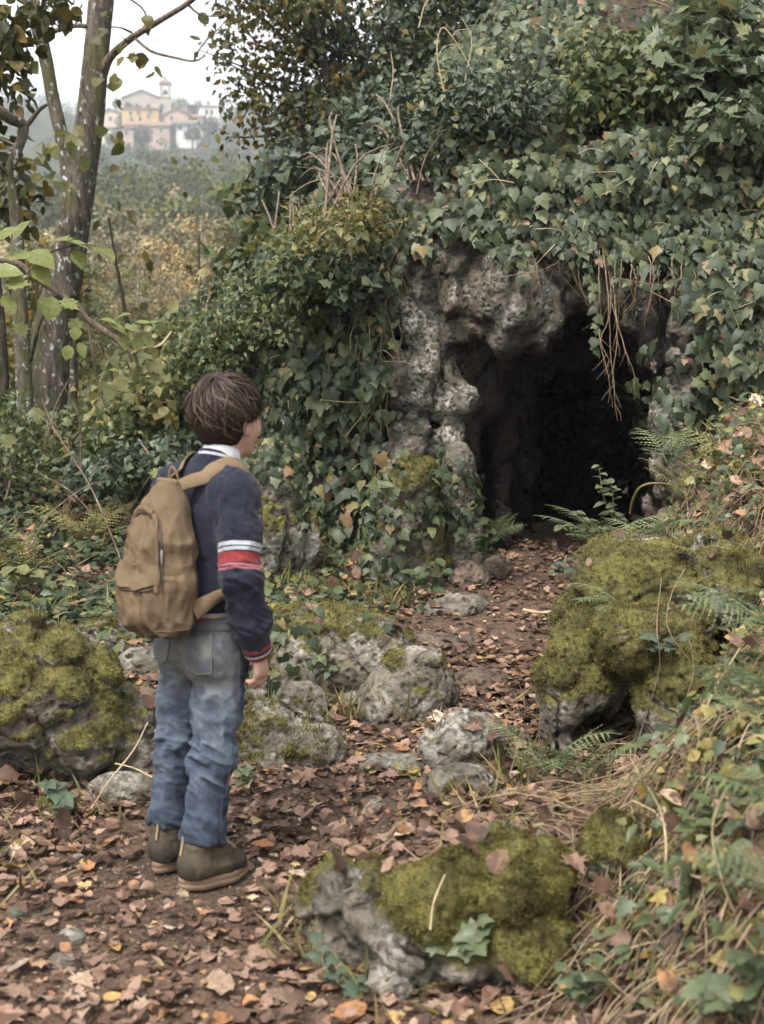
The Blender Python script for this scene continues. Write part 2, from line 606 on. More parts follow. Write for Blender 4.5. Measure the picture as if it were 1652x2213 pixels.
def soil_mat():
    m = Mat('soil')
    v = m.pos()
    n1, n2, n3 = m.noise(v, 1.7, 4), m.noise(v, 24, 6, 0.7), m.noise(v, 110, 4, 0.7)
    c = m.ramp(n2, [(0.3, (.028, .019, .014)), (0.5, (.085, .055, .038)), (0.68, (.17, .115, .08))])
    c = m.mix(m.ramp(n3, [(0.5, 0.0), (0.62, 0.65)]), c, (.21, .14, .095))
    c = m.mix(m.ramp(n1, [(0.45, 0.0), (0.6, 0.6)]), c, (.05, .036, .028))
    # grass and leaf green where nothing tramples it, woodland far off
    green = m.ramp(m.noise(v, 8, 5, 0.7), [(0.3, (.022, .024, .011)), (0.7, (.055, .056, .024))])
    c = m.mix(m.attrib('green'), c, green)
    m.col(c)
    m.rough(0.95, 0.15)
    h = m.math('ADD', n2, m.math('MULTIPLY', n3, 0.6))
    m.bump(h, 0.8, 0.02)
    return m.m

M = {}
M['soil'] = soil_mat()
M['rock'] = rock_mat('limestone')
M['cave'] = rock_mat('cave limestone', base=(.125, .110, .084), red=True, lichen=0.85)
M['rock_brown'] = rock_mat('brown stone', base=(.13, .095, .07), lichen=0.12)
M['rock_pale'] = rock_mat('pale limestone', base=(.165, .147, .118), lichen=0.6)
M['bark'] = bark_mat('grey lichened bark', (.135, .112, .088), (.030, .023, .018), 0.8, 0.5)
M['bark_pale'] = bark_mat('pale bark', (.28, .24, .19), (.10, .08, .06), 0.5)
M['bark_dark'] = bark_mat('dark bark', (.075, .058, .045), (.02, .015, .012), 0.15, 0.3)
M['twig'] = bark_mat('twig bark', (.20, .15, .105), (.07, .05, .035), 0.3)
M['twig_pale'] = plain('dry stem', (.36, .28, .175), 0.8, 0.2, 0.3, 30)
M['root'] = plain('hanging root', (.17, .122, .078), 0.85, 0.2, 0.35, 30)
M['vine'] = plain('ivy stem', (.13, .10, .055), 0.8, 0.2, 0.3, 30)
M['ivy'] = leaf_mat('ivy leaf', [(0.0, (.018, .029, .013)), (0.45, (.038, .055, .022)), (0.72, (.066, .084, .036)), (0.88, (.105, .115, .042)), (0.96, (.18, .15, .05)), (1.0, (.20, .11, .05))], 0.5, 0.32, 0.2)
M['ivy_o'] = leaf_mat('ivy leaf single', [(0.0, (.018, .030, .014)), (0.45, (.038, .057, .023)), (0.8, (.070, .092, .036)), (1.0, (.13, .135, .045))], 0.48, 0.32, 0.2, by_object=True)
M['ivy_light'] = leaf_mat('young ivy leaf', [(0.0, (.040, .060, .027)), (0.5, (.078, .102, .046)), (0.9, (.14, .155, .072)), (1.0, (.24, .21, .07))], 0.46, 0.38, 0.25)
M['shrub_dark'] = leaf_mat('dark shrub leaf', [(0.0, (.020, .034, .018)), (0.6, (.042, .062, .028)), (0.9, (.075, .09, .034)), (1.0, (.20, .16, .04))], 0.45, 0.45, 0.22)
M['shrub_mid'] = leaf_mat('green shrub leaf', [(0.0, (.045, .068, .024)), (0.6, (.085, .11, .036)), (0.88, (.13, .145, .045)), (1.0, (.26, .21, .05))], 0.45, 0.4, 0.3)
M['shrub_blue'] = leaf_mat('bluish shrub leaf', [(0.0, (.030, .048, .028)), (0.6, (.055, .078, .043)), (1.0, (.11, .128, .062))], 0.46, 0.36, 0.2)
M['olive'] = leaf_mat('olive autumn leaf', [(0.0, (.05, .055, .016)), (0.55, (.11, .10, .026)), (0.85, (.20, .15, .035)), (1.0, (.30, .18, .04))], 0.5, 0.35, 0.35)
M['yellow'] = leaf_mat('yellow green leaf', [(0.0, (.09, .105, .042)), (0.5, (.15, .155, .060)), (0.85, (.25, .22, .08)), (1.0, (.38, .28, .08))], 0.45, 0.4, 0.4)
M['broad'] = leaf_mat('broad hazel leaf', [(0.0, (.11, .13, .045)), (0.5, (.17, .19, .06)), (1.0, (.28, .26, .075))], 0.42, 0.4, 0.4)
M['tan_tree'] = leaf_mat('tan autumn leaf', [(0.0, (.17, .135, .075)), (0.5, (.28, .22, .11)), (1.0, (.38, .28, .14))], 0.6, 0.3, 0.1)
M['gold_tree'] = leaf_mat('gold autumn leaf', [(0.0, (.125, .12, .068)), (0.5, (.215, .188, .105)), (1.0, (.32, .26, .135))], 0.6, 0.3, 0.1)
M['green_tree'] = leaf_mat('green valley leaf', [(0.0, (.05, .065, .026)), (0.6, (.09, .105, .04)), (1.0, (.16, .15, .05))], 0.6, 0.3, 0.1)
M['far_wood_olive'] = leaf_mat('far olive woodland leaf', [(0.0, (.07, .07, .032)), (0.7, (.13, .125, .055)), (1.0, (.20, .16, .07))], 0.7, 0.2, 0.02)
M['far_wood_light'] = leaf_mat('far light woodland leaf', [(0.0, (.06, .078, .040)), (0.7, (.105, .125, .06)), (1.0, (.16, .16, .075))], 0.7, 0.2, 0.02)
M['far_wood'] = leaf_mat('far woodland leaf', [(0.0, (.035, .05, .028)), (0.7, (.065, .08, .04)), (1.0, (.12, .10, .05))], 0.7, 0.2, 0.02)
M['fern'] = leaf_mat('fern pinna', [(0.0, (.10, .145, .075)), (0.6, (.165, .21, .105)), (1.0, (.25, .26, .11))], 0.5, 0.4, 0.3)
M['fern_y'] = leaf_mat('yellowing fern pinna', [(0.0, (.13, .14, .045)), (0.6, (.22, .20, .07)), (1.0, (.32, .24, .09))], 0.6, 0.3, 0.3)
M['grass'] = leaf_mat('grass blade', [(0.0, (.09, .10, .03)), (0.5, (.16, .15, .045)), (0.8, (.28, .22, .10)), (1.0, (.36, .29, .16))], 0.6, 0.3, 0.3)
M['moss'] = leaf_mat('moss shoot', [(0.0, (.058, .055, .017)), (0.5, (.128, .117, .037)), (1.0, (.26, .23, .078))], 0.9, 0.1, 0.3, patch=((.085, .062, .024), 9))
_lit = [(0.0, (.040, .025, .018)), (0.32, (.095, .056, .037)), (0.56, (.175, .108, .074)), (0.72, (.25, .152, .108)), (0.82, (.30, .20, .14)), (0.91, (.27, .135, .065)), (0.96, (.40, .27, .10)), (1.0, (.44, .36, .27))]
M['litter'] = leaf_mat('fallen leaf', _lit, 0.7, 0.3, 0.12, patch=((.10, .055, .035), 30))
M['chip'] = leaf_mat('soil crumb', [(0.0, (.04, .027, .02)), (0.5, (.085, .058, .042)), (0.85, (.17, .115, .08)), (1.0, (.30, .225, .16))], 0.9, 0.2, 0.0)
FALLEN = {}
for _n, _c in (('pinkish brown', (.235, .148, .108)), ('pale tan', (.30, .21, .145)), ('dark brown', (.10, .058, .04)), ('ochre yellow', (.37, .235, .085)), ('rusty orange', (.33, .155, .065)), ('greyish beige', (.28, .225, .17))):
    _m = Mat('fallen leaf ' + _n)
    _v = _m.coord()
    _k = _m.n('ShaderNodeObjectInfo').outputs['Random']
    _a = _m.mix(1.0, _c, _m.ramp(_k, [(0.0, 0.75), (1.0, 1.2)]), 'MULTIPLY')
    _a = _m.mix(1.0, _a, _m.ramp(_m.noise(_v, 5, 4), [(0.3, 0.65), (0.7, 1.2)]), 'MULTIPLY')
    _a = _m.mix(_m.ramp(_m.noise(_v, 9, 3), [(0.58, 0.0), (0.68, 0.8)]), _a, (.11, .06, .04))
    _m.col(_a); _m.rough(0.68, 0.3); _m.translucent(_a, 0.12)
    FALLEN[_n] = _m.m

# ------------------------------------------------------------------ leaf templates (base at the origin, tip along +Y, face up +Z, length 1)
def _fan(half, mids, tris_half):
    """half: right outline points, mirrored to the left; mids on the midrib"""
    H_, Md = np.array(half, float), np.array(mids, float)
    Rr = np.c_[H_, np.zeros(len(H_))]
    Ll = Rr * (-1, 1, 1)
    Mm = np.c_[Md, np.zeros(len(Md))]
    V = np.concatenate([Mm, Rr, Ll])
    nm, nh = len(Md), len(H_)
    F = []
    for t in tris_half:
        r = [(-1 - i) if i < 0 else i + nm for i in t]
        l = [(-1 - i) if i < 0 else i + nm + nh for i in t]
        F.append(r); F.append(l[::-1])
    return V, np.array(F)

def ivy_tpl(seed=0, wide=1.0):
    g = np.random.default_rng(seed)
    half = [(.22, -.13), (.45, -.02), (.39, .19), (.50, .38), (.29, .52)]
    half = [(a * wide * (1 + g.normal(0, .08)), b + g.normal(0, .03)) for a, b in half]
    V, F = _fan(half, [(0, 0), (0, .28), (0, .55), (0, 1.0)], [(-1, 0, -2), (0, 1, 2), (0, 2, -2), (2, 3, 4), (2, 4, -2), (-2, 4, -3), (4, -4, -3)])
    V[:, 2] = -.34 * np.abs(V[:, 0]) ** 1.2 - .24 * V[:, 1] ** 2 + .04 * g.normal(size=len(V))
    return V, F

def oval_tpl(seed=0, w=.3, curl=.15):
    g = np.random.default_rng(seed)
    half = [(w * .66, .17), (w, .42), (w * .72, .72)]
    V, F = _fan(half, [(0, 0), (0, .42), (0, 1.0)], [(-1, 0, -2), (0, 1, -2), (1, 2, -2), (2, -3, -2)])
    V[:, 2] = .25 * np.abs(V[:, 0]) - curl * V[:, 1] ** 2 + .02 * g.normal(size=len(V))
    return V, F

def maple_tpl(seed=0, curl=.2, jag=0.06):
    g = np.random.default_rng(seed)
    half = [(.16, -.06), (.36, -.04), (.30, .12), (.60, .26), (.46, .36), (.58, .56), (.30, .52), (.26, .74), (.12, .72)]
    sx = g.uniform(.8, 1.1)
    half = [(a * sx + g.normal(0, jag) * .6, b + g.normal(0, jag) * .6) for a, b in half]
    V, F = _fan(half, [(0, 0), (0, .3), (0, .6), (0, 1.0)], [(-1, 0, -2), (0, 1, 2), (0, 2, -2), (2, 3, 4), (2, 4, -2), (4, 5, 6), (-2, 4, 6), (-2, 6, -3), (6, 7, 8), (6, 8, -3), (8, -4, -3)])
    ax, ay, axy = g.normal(0, 1, 3)
    V[:, 2] = curl * (ax * V[:, 0] ** 2 * 1.6 + ay * (V[:, 1] - .4) ** 2 + axy * V[:, 0] * (V[:, 1] - .4)) + curl * .35 * g.normal(size=len(V)) * .5 + curl * .5 * np.abs(V[:, 0])
    V[:, 2] -= V[:, 2].min() * .6
    return V, F

def dead_tpl(seed=0, curl=.25):
    g = np.random.default_rng(seed)
    w = g.uniform(.28, .45)
    half = [(w * g.uniform(.4, .7), .08), (w * g.uniform(.85, 1.1), .3), (w * g.uniform(.8, 1.15), .55), (w * g.uniform(.4, .7), .82)]
    V, F = _fan(half, [(0, 0), (0, .35), (0, .65), (0, 1.0)], [(-1, 0, -2), (0, 1, -2), (1, 2, -3), (1, -3, -2), (2, 3, -3), (3, -4, -3)])
    a, b = g.uniform(.4, 1.6), g.normal(0, 1)
    V[:, 2] = curl * (a * V[:, 0] ** 2 * 3 + b * (V[:, 1] - .5) ** 2) + .03 * g.normal(size=len(V))
    return V, F

def frames(tip, nrm):
    tip = tip / (np.linalg.norm(tip, axis=1)[:, None] + 1e-9)
    x = np.cross(tip, nrm)
    x /= np.linalg.norm(x, axis=1)[:, None] + 1e-9
    z = np.cross(x, tip)
    return np.stack([x, tip, z], 2)          # columns: x, y (tip), z (normal)

def leaves(acc_or_name, tpls, pos, rot, scl, mat=None, pick=None, rng=RNG):
    """one mesh of many leaves"""
    acc = acc_or_name if isinstance(acc_or_name, Acc) else Acc()
    n = len(pos)
    if pick is None:
        pick = rng.integers(0, len(tpls), n)
    for k, (V, F) in enumerate(tpls):
        i = np.nonzero(pick == k)[0]
        if not len(i):
            continue
        P = pos[i][:, None] + np.einsum('nij,tj->nti', rot[i], V) * scl[i][:, None, None]
        f = (F[None] + (np.arange(len(i)) * len(V))[:, None, None]).reshape(-1, F.shape[1])
        acc.add(P.reshape(-1, 3), f)
    if acc is acc_or_name:
        return None
    return acc.mesh(acc_or_name, mat)

def rand_unit(n, rng=RNG):
    v = rng.normal(size=(n, 3))
    return v / np.linalg.norm(v, axis=1)[:, None]

IVY = [ivy_tpl(i, w) for i, w in ((0, 1.0), (1, .9), (2, 1.1), (3, .8), (4, 1.0))]
def ivy_lo(seed=0):
    g = np.random.default_rng(seed)
    V, F = _fan([(.46 + g.normal(0, .04), -.04), (.30, .26), (.49 + g.normal(0, .05), .40)], [(0, 0), (0, .45), (0, 1.0)], [(-1, 0, 1), (-1, 1, -2), (1, 2, -2), (2, -3, -2)])
    V[:, 2] = -.22 * np.abs(V[:, 0]) ** 1.2 - .18 * V[:, 1] ** 2 + .03 * g.normal(size=len(V))
    return V, F
IVY_LO = [ivy_lo(i) for i in range(4)]
def oval_lo(seed, w, curl):
    V = np.array([(0, 0, 0), (w, .42, .10), (0, .5, 0), (-w, .42, .10), (0, 1, -curl)], float)
    return V, np.array([(0, 1, 2), (0, 2, 3), (1, 4, 2), (2, 4, 3)])
OVAL_LO = [oval_lo(0, .30, .15), oval_lo(1, .26, .25), oval_lo(2, .34, .08)]
OVAL = [oval_tpl(i, w, c) for i, w, c in ((0, .30, .15), (1, .26, .25), (2, .34, .05))]
NARROW = [oval_tpl(i, w, c) for i, w, c in ((5, .17, .2), (6, .2, .3))]
MAPLE = [maple_tpl(i, c, .11) for i, c in enumerate((.10, .16, .21, .28, .14, .2))]
DEAD = [dead_tpl(i, c) for i, c in enumerate((.13, .26, .2, .36, .1, .5, .3, .2))]
BROAD = [maple_tpl(31, .05, .03), maple_tpl(32, .08, .03), oval_tpl(33, .42, .12)]
QUAD = [(np.array([(-.5, 0, 0), (.5, 0, .1), (.42, 1, -.1), (-.42, 1, .12)], float), np.array([(0, 1, 2), (0, 2, 3)]))]
LEAFLET = [(np.array([(0, 0, 0), (.26, .42, .05), (0, 1, -.1), (-.26, .42, .05)], float), np.array([(0, 1, 2), (0, 2, 3)]))]

def cloud(n, centers, rad, rng=RNG, flat=1.0):
    """points spread through leaf clumps (denser towards each clump's shell)"""
    c = centers[rng.integers(0, len(centers), n)]
    d = rand_unit(n, rng)
    r = rad * rng.random(n) ** 0.45
    p = c + d * r[:, None] * (1, 1, flat)
    return p, d

def leaf_spray(name, n, centers, rad, size, tpls, mat, rng=RNG, up=0.6, droop=0.4, flat=0.8, acc=None):
    p, d = cloud(n, np.asarray(centers, float), rad, rng, flat)
    nrm = rand_unit(n, rng) * .8 + np.array((0, -.15, up)) + d * .3
    tip = rand_unit(n, rng) + d * .5 - np.array((0, 0, droop))
    s = size * rng.uniform(.55, 1.25, n)
    return leaves(acc if acc is not None else name, tpls, p, frames(tip, nrm), s, mat, rng=rng)

def fern_frond(length=1.0, pairs=15, width=.22, arch=.35, seed=0, frill=True):
    """frond with its stalk at the origin, arching along +Y"""
    g = np.random.default_rng(seed)
    acc = Acc()
    t = np.linspace(0, 1, 14)
    path = np.c_[.04 * np.sin(t * 3 + seed) * t, t * (1 - .12 * t), arch * (t - 1.15 * t ** 2)] * length
    tube(acc, path, .009 * length * (1 - .8 * t), 4, cap=False)
    tn = np.linspace(.16, .985, pairs)
    for i, q in enumerate(tn):
        o = np.array([np.interp(q, t, path[:, k]) for k in range(3)])
        e = np.array([np.interp(min(q + .03, 1), t, path[:, k]) for k in range(3)]) - o
        e /= np.linalg.norm(e) + 1e-9
        w = width * length * (math.sin(math.pi * min(.12 + q * .95, 1)) ** .8) * 1.15
        w = max(w, .02 * length)
        for s in (-1, 1):
            side = np.cross(e, (0, 0, 1.0)); side /= np.linalg.norm(side) + 1e-9
            d = side * s * .92 + e * .42 + np.array((0, 0, g.normal(-.12, .1)))
            d /= np.linalg.norm(d)
            wid = length * .62 / pairs
            if frill:
                k = 5
                V, F = [], []
                V.append(o)
                for j in range(1, k + 1):
                    x = j / k
                    cc = o + d * w * x + np.array((0, 0, -.10 * w * x * x))
                    hw = wid * (1 - x * .9) * .62
                    nb = o + d * w * (x - .45 / k) + np.array((0, 0, -.10 * w * x * x))
                    V += [cc, nb + e * hw, nb - e * hw]
                for j in range(k):
                    a = 0 if j == 0 else 3 * j - 2
                    F += [(a, 3 * j + 3, 3 * j + 1), (a, 3 * j + 1, 3 * j + 2)]
                acc.add(V, F)
            else:
                m_ = o + d * w * .4
                acc.add([o, m_ + e * wid * .5, o + d * w, m_ - e * wid * .5], [(0, 1, 2), (0, 2, 3)])
    return acc

_FROND = {}
def frond_mesh(kind, mat):
    key = (kind, mat.name)
    if key not in _FROND:
        L_, pr, wd, ar, fr = {'a': (1, 16, .24, .30, True), 'b': (1, 13, .30, .45, True), 'c': (1, 18, .18, .2, False)}[kind]
        _FROND[key] = fern_frond(L_, pr, wd, ar, hash(kind) % 7 if False else ord(kind), fr).mesh('frond', mat)
    return _FROND[key]

def fern(label, base, n, length, mat, tilt=0.6, spread=(0, 2 * math.pi), kind='ab', group='ferns', seed=0):
    g = np.random.default_rng(seed + 100)
    t = thing('fern', label, 'fern', base, group)
    for i in range(n):
        a = spread[0] + (spread[1] - spread[0]) * ((i + .5) / n + g.normal(0, .06))
        f = bpy.data.objects.new('frond', frond_mesh(kind[i % len(kind)], mat))
        COL.objects.link(f)
        f.parent = t
        f.rotation_euler = (tilt * g.uniform(.5, 1.25), g.normal(0, .2), a)
        s = length * g.uniform(.75, 1.15)
        f.scale = (s, s, s)
        f.location = tuple(g.normal(0, .01, 3))
    return t

# ------------------------------------------------------------------ ground
PATH_Y = [1.5, 2.6, 3.3, 4.0, 4.5, 5.7, 7.0, 8.0]
PATH_X = [-.62, -.55, -.38, -.02, .08, .42, .86, 1.05]
BK_Y = [1.0, 2.0, 2.6, 3.1, 3.7, 4.3, 4.9, 5.6, 6.4, 7.2, 9.0]
BK_X = [.40, .34, .30, .50, .74, .95, .90, .98, 1.22, 1.5, 1.6]
BK_H = [.42, .46, .44, .38, .56, .66, .74, .82, .84, .78, .7]

def path_d(x, y):
    return np.abs(x - np.interp(y, PATH_Y, PATH_X))

def H(x, y, fine=True):
    x, y = np.asarray(x, float), np.asarray(y, float)
    h = .10 * sstep(4.0, 7.2, y)
    d = x - np.interp(y, BK_Y, BK_X)
    near = 1 - sstep(9, 14, y)
    h = h + np.interp(y, BK_Y, BK_H) * (sstep(0, .55, d) + .35 * np.clip(d - .4, 0, 4)) * near * sstep(-6, 1, y)
    # leaf-covered terrace behind the foreground boulder
    h = h + .17 * sstep(-.20, .06, x) * sstep(2.70, 2.92, y) * (1 - sstep(3.25, 3.75, y)) * (1 - .8 * sstep(.3, .6, d))
    # left bank
    l = sstep(-.2, -1.5, x - .1 * (y - 5) * 0)
    h = h + .50 * sstep(6.3, 9.6, y) * l + .05 * sstep(-.9, -2.2, x) * sstep(2.5, 5, y)
    # the valley falls away behind, and the far hill rises beyond it
    fall = sstep(11.0, 70.0, y)
    h = h - 8.0 * fall
    hill = np.interp(y, [60, 110, 170, 250, 350, 400, 425, 440, 455, 478, 600, 760, 1000], [0, 1, 9, 24, 43, 55, 62.3, 69.5, 76, 84, 97, 108, 112])
    hill = hill + 15.0 * sstep(.20, .30, -x / np.maximum(y, 1)) * sstep(470, 600, y) + 14 * sstep(-.05, .1, x / np.maximum(y, 1)) * sstep(430, 600, y)
    h = h + hill
    # the wooded slope on the right above the cave
    s1 = 2.0 + 1.10 * (y - 7.2)
    s2 = 2.35 + .9 * x + .25 * np.minimum(y - 8, 3.0) - .14 * np.clip(y - 12, 0, None)
    hr = np.minimum(s1, s2) - .45
    hr = np.where(y > 14, np.minimum(hr, 6 + .30 * (y - 10) + .35 * np.clip(x, 0, 60)), hr)
    hr = np.minimum(hr, 46.0)
    w = sstep(8.3, 9.2, y) * (1 - sstep(240, 420, y))
    h = np.where(hr > h, h + (hr - h) * w, h)
    if fine:
        pd = path_d(x, y)
        amp = .012 + .02 * sstep(.25, .8, pd)
        h = h + amp * fbm(x * 1.0, y * 1.0, 0.3 + 0 * x, 3.1, 4) + .05 * sstep(.5, 1.6, pd) * fbm(x, y, 2.2 + 0 * x, 1.1, 3)
        h = h + sstep(25, 60, y) * 1.0 * fbm(x, y, 0 * x, .03, 4)
    return h

def hn(x, y, e=.03):
    gx = (H(x + e, y) - H(x - e, y)) / (2 * e)
    gy = (H(x, y + e) - H(x, y - e)) / (2 * e)
    N = np.stack([-gx, -gy, np.ones_like(gx)], -1)
    return N / np.linalg.norm(N, axis=-1, keepdims=True)

def _axis(lo, hi, step, far_lo, far_hi, g=1.13):
    a = list(np.arange(lo, hi + 1e-6, step))
    s, x = step, hi
    while x < far_hi:
        s *= g; x += s; a.append(min(x, far_hi))
    s, x = step, lo
    while x > far_lo:
        s *= g; x -= s; a.insert(0, max(x, far_lo))
    return np.array(a)

gx, gy = _axis(-3.2, 3.2, .042, -950, 950), _axis(1.4, 9.0, .042, -320, 1000)
GX, GY = np.meshgrid(gx, gy)
GZ = H(GX, GY)
nxg, nyg = len(gx), len(gy)
ii, jj = np.meshgrid(np.arange(nxg - 1), np.arange(nyg - 1))
b_ = (jj * nxg + ii).ravel()
_x, _y, _z = GX.ravel()[b_], GY.ravel()[b_], np.maximum(GZ.ravel()[b_], GZ.ravel()[b_ + nxg + 1])
b_ = b_[~((_x > -1.0) & (_x < 2.8) & (_y > 8.15) & (_y < 9.55) & (_z > .17))]      # open where the cave runs under the slope
me = mesh_np('ground', np.stack([GX, GY, GZ], -1).reshape(-1, 3), np.stack([b_, b_ + 1, b_ + nxg + 1, b_ + nxg], 1), M['soil'])
_gr = sstep(.8, 2.2, path_d(GX, GY)) * .7 * sstep(3.5, 6.5, GY)
_gr = np.maximum(_gr, sstep(10, 16, GY))
attr(me, 'green', _gr.ravel())
ground = tag(link('ground', me), kind='structure')

# ------------------------------------------------------------------ the cliff with the cave
def cave_mouth(fld, op):
    k = .12
    fld.rc((.87, 6.6, .16), (1.02, 7.7, .22), .51, .46, 0, op)
    fld.rc((.83, 6.6, .62), (1.02, 7.7, .66), .47, .44, k, op)
    fld.rc((.98, 6.6, .99), (1.08, 7.7, .98), .36, .34, k, op)
    fld.rc((1.13, 6.6, 1.24), (1.16, 7.7, 1.2), .25, .22, k, op)
    fld.rc((1.26, 7.5, .30), (1.68, 10.7, .40), .40, .44, .06, op)
    fld.rc((1.24, 7.5, .85), (1.70, 10.7, .80), .38, .44, .06, op)

h_ = .027
cf = Field((-2.4, 6.15, -.3), (3.1, 12.0, 4.6), h_)
X, Y, Z = cf.ax[0][:, None, None], cf.ax[1][None, :, None], cf.ax[2][None, None, :]
yfx = np.interp(cf.ax[0], [-2.7, -1.6, -.6, 0.0, .45, 1.0, 1.5, 1.75, 2.2, 3.3], [9.0, 8.5, 7.75, 7.25, 7.12, 7.05, 7.05, 6.90, 6.55, 6.1]).astype(np.float32)[:, None, None]
lean = np.interp(cf.ax[2], [-.4, .3, .9, 1.5, 1.9, 2.2], [.12, .06, .10, 0.02, -.06, -.02]).astype(np.float32)[None, None, :]
base = fbm(X * 1.0, Y * 0 + 3.1, Z * 1.0, 1.4, 3) * .16
F1 = (yfx + lean + base - Y)
F2 = (Z - (1.98 + 1.12 * (Y - 7.12)) + .16 * fbm(X, Y * 1.0, Z * 0, 1.3, 2)) / 1.5
F3 = (Z - (2.30 + .95 * X + .25 * (Y - 8.0)) + .14 * fbm(X, Y, Z * 0 + 5, 1.6, 2)) / 1.42
def smax(a, b, k): return -_smin(-a, -b, k)
cf.F = np.ascontiguousarray(np.broadcast_to(smax(smax(F1, F2, .12), F3, .2), cf.F.shape)).astype(np.float32)
# bulging blocks of the rock face left of the mouth and right of it
for c, r in (((.30, 7.16, 1.55), (.30, .22, .34)), ((.62, 7.12, 1.62), (.26, .24, .36)), ((.18, 7.2, 1.10), (.24, .22, .30)),
             ((.42, 7.15, .98), (.20, .2, .26)), ((.12, 7.25, .68), (.24, .25, .25)), ((.40, 7.2, .62), (.13, .2, .28)),
             ((1.62, 6.95, 1.35), (.17, .22, .26)), ((1.60, 6.95, .85), (.13, .22, .35)), ((1.66, 6.9, .45), (.14, .2, .3))):
    cf.ell(c, r, .10)
cave_mouth(cf, 's')
cf.rc((.68, 7.66, -.1), (.78, 7.74, 1.3), .18, .14, .06)
# crevices in the face
for a, b in (((.50, 7.0, 1.95), (.47, 7.0, 1.15)), ((.30, 7.0, 1.8), (.26, 7.0, 1.4)), ((.36, 7.0, 1.25), (.62, 7.0, 1.05)), ((.22, 7.0, 1.35), (.05, 7.0, .85))):
    cf.rc(a, b, .045, .03, .02, 's')
def _cd(x, y, z):
    w = np.where(z > 2.1, .4, 1.0)
    d = .050 * fbm(x, y, z, 3.2, 2, ridge=True) + .026 * fbm(x, y, z, 9, 3, ridge=True, seed=2)
    wx, wz = x + .05 * vnoise(x * 5, y * 5, z * 5), z + .05 * vnoise(x * 5 + 9, y * 5, z * 5)
    f1, f2, r1 = worley(wx * 3.1, y * 3.1, wz * 2.1)
    g1, g2, r2 = worley(wx * 8.0 + 3, y * 8.0, wz * 6.0)
    rock = ((z < 2.0) & (x > -.4)).astype(np.float32)
    d = d + rock * ((r1 - .5) * .15 + .055 * np.clip(1 - (f2 - f1) / .14, 0, 1) + (r2 - .5) * .05 + .022 * np.clip(1 - (g2 - g1) / .16, 0, 1))
    face = ((x > -.2) & (z < 2.0)).astype(np.float32)
    pits = .030 * np.maximum(vnoise(x * 11, y * 11, z * 6) - .1, 0) + .030 * np.maximum(vnoise(x * 25 + 9, y * 25, z * 19), 0)
    low = sstep(1.62, 1.25, z)
    return (d * w * (.55 + .45 * low) + pits * face * (.25 + .75 * low)).astype(np.float32)
cf.displace(_cd, .25)
CV, CQ = cf.mesh()
_lo, _hi = np.array((-2.4, 6.15, -.3)) + .05, np.array((3.1, 12.0, 4.6)) - .06
_edge = ((CV < _lo) | (CV > _hi)).any(1)
CQ = CQ[~_edge[CQ].all(1)]
_far = (CV[CQ[:, 0], 1] > 9.6) & (CV[CQ[:, 0], 2] > 1.6)
CQ = CQ[~_far]
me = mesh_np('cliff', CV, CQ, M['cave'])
CN = normals(CV, CQ)
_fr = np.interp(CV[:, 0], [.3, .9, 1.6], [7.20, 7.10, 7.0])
deep_shade = sstep(-.02, .22, CV[:, 1] - _fr) * (CV[:, 2] < 1.95) * (np.abs(CV[:, 0] - 1.1) < 1.3)  # mask of the painted cave shade, growing behind the mouth
deep_shade = np.maximum(deep_shade, .9 * sstep(-.15, -.6, CN[:, 2]) * (np.abs(CV[:, 0] - 1.05) < .75) * (CV[:, 2] > 1.2))  # downward faces of the brow get the painted shade too
attr(me, 'deep_shade', deep_shade)
mo = .40 * sstep(.05, .6, CN[:, 2]) + .06 * sstep(1.9, 2.5, CV[:, 2]) + .16 * fbm(CV[:, 0], CV[:, 1], CV[:, 2], 2.2, 3) - .5 * deep_shade
attr(me, 'moss', mo)
_x, _y, _z = (c.astype(np.float32) for c in CV.T)
_wx, _wz = _x + .05 * vnoise(_x * 5, _y * 5, _z * 5), _z + .05 * vnoise(_x * 5 + 9, _y * 5, _z * 5)
_f1, _f2, _ = worley(_wx * 3.1, _y * 3.1, _wz * 2.1)
_g1, _g2, _ = worley(_wx * 8.0 + 3, _y * 8.0, _wz * 6.0)
attr(me, 'crack', np.clip(.9 * np.clip(1 - (_f2 - _f1) / .10, 0, 1) + .6 * np.clip(1 - (_g2 - _g1) / .10, 0, 1), 0, .9))
attr(me, 'earth', np.clip(sstep(1.95, 2.25, CV[:, 2]) + sstep(.2, -.2, CV[:, 0]), 0, 1) * .85)
cliff = thing('cave_cliff', 'pitted grey limestone cliff with a dark cave mouth under hanging ivy', 'cliff', (.8, 7.2, .1))
link('rock_face', me, None, cliff)

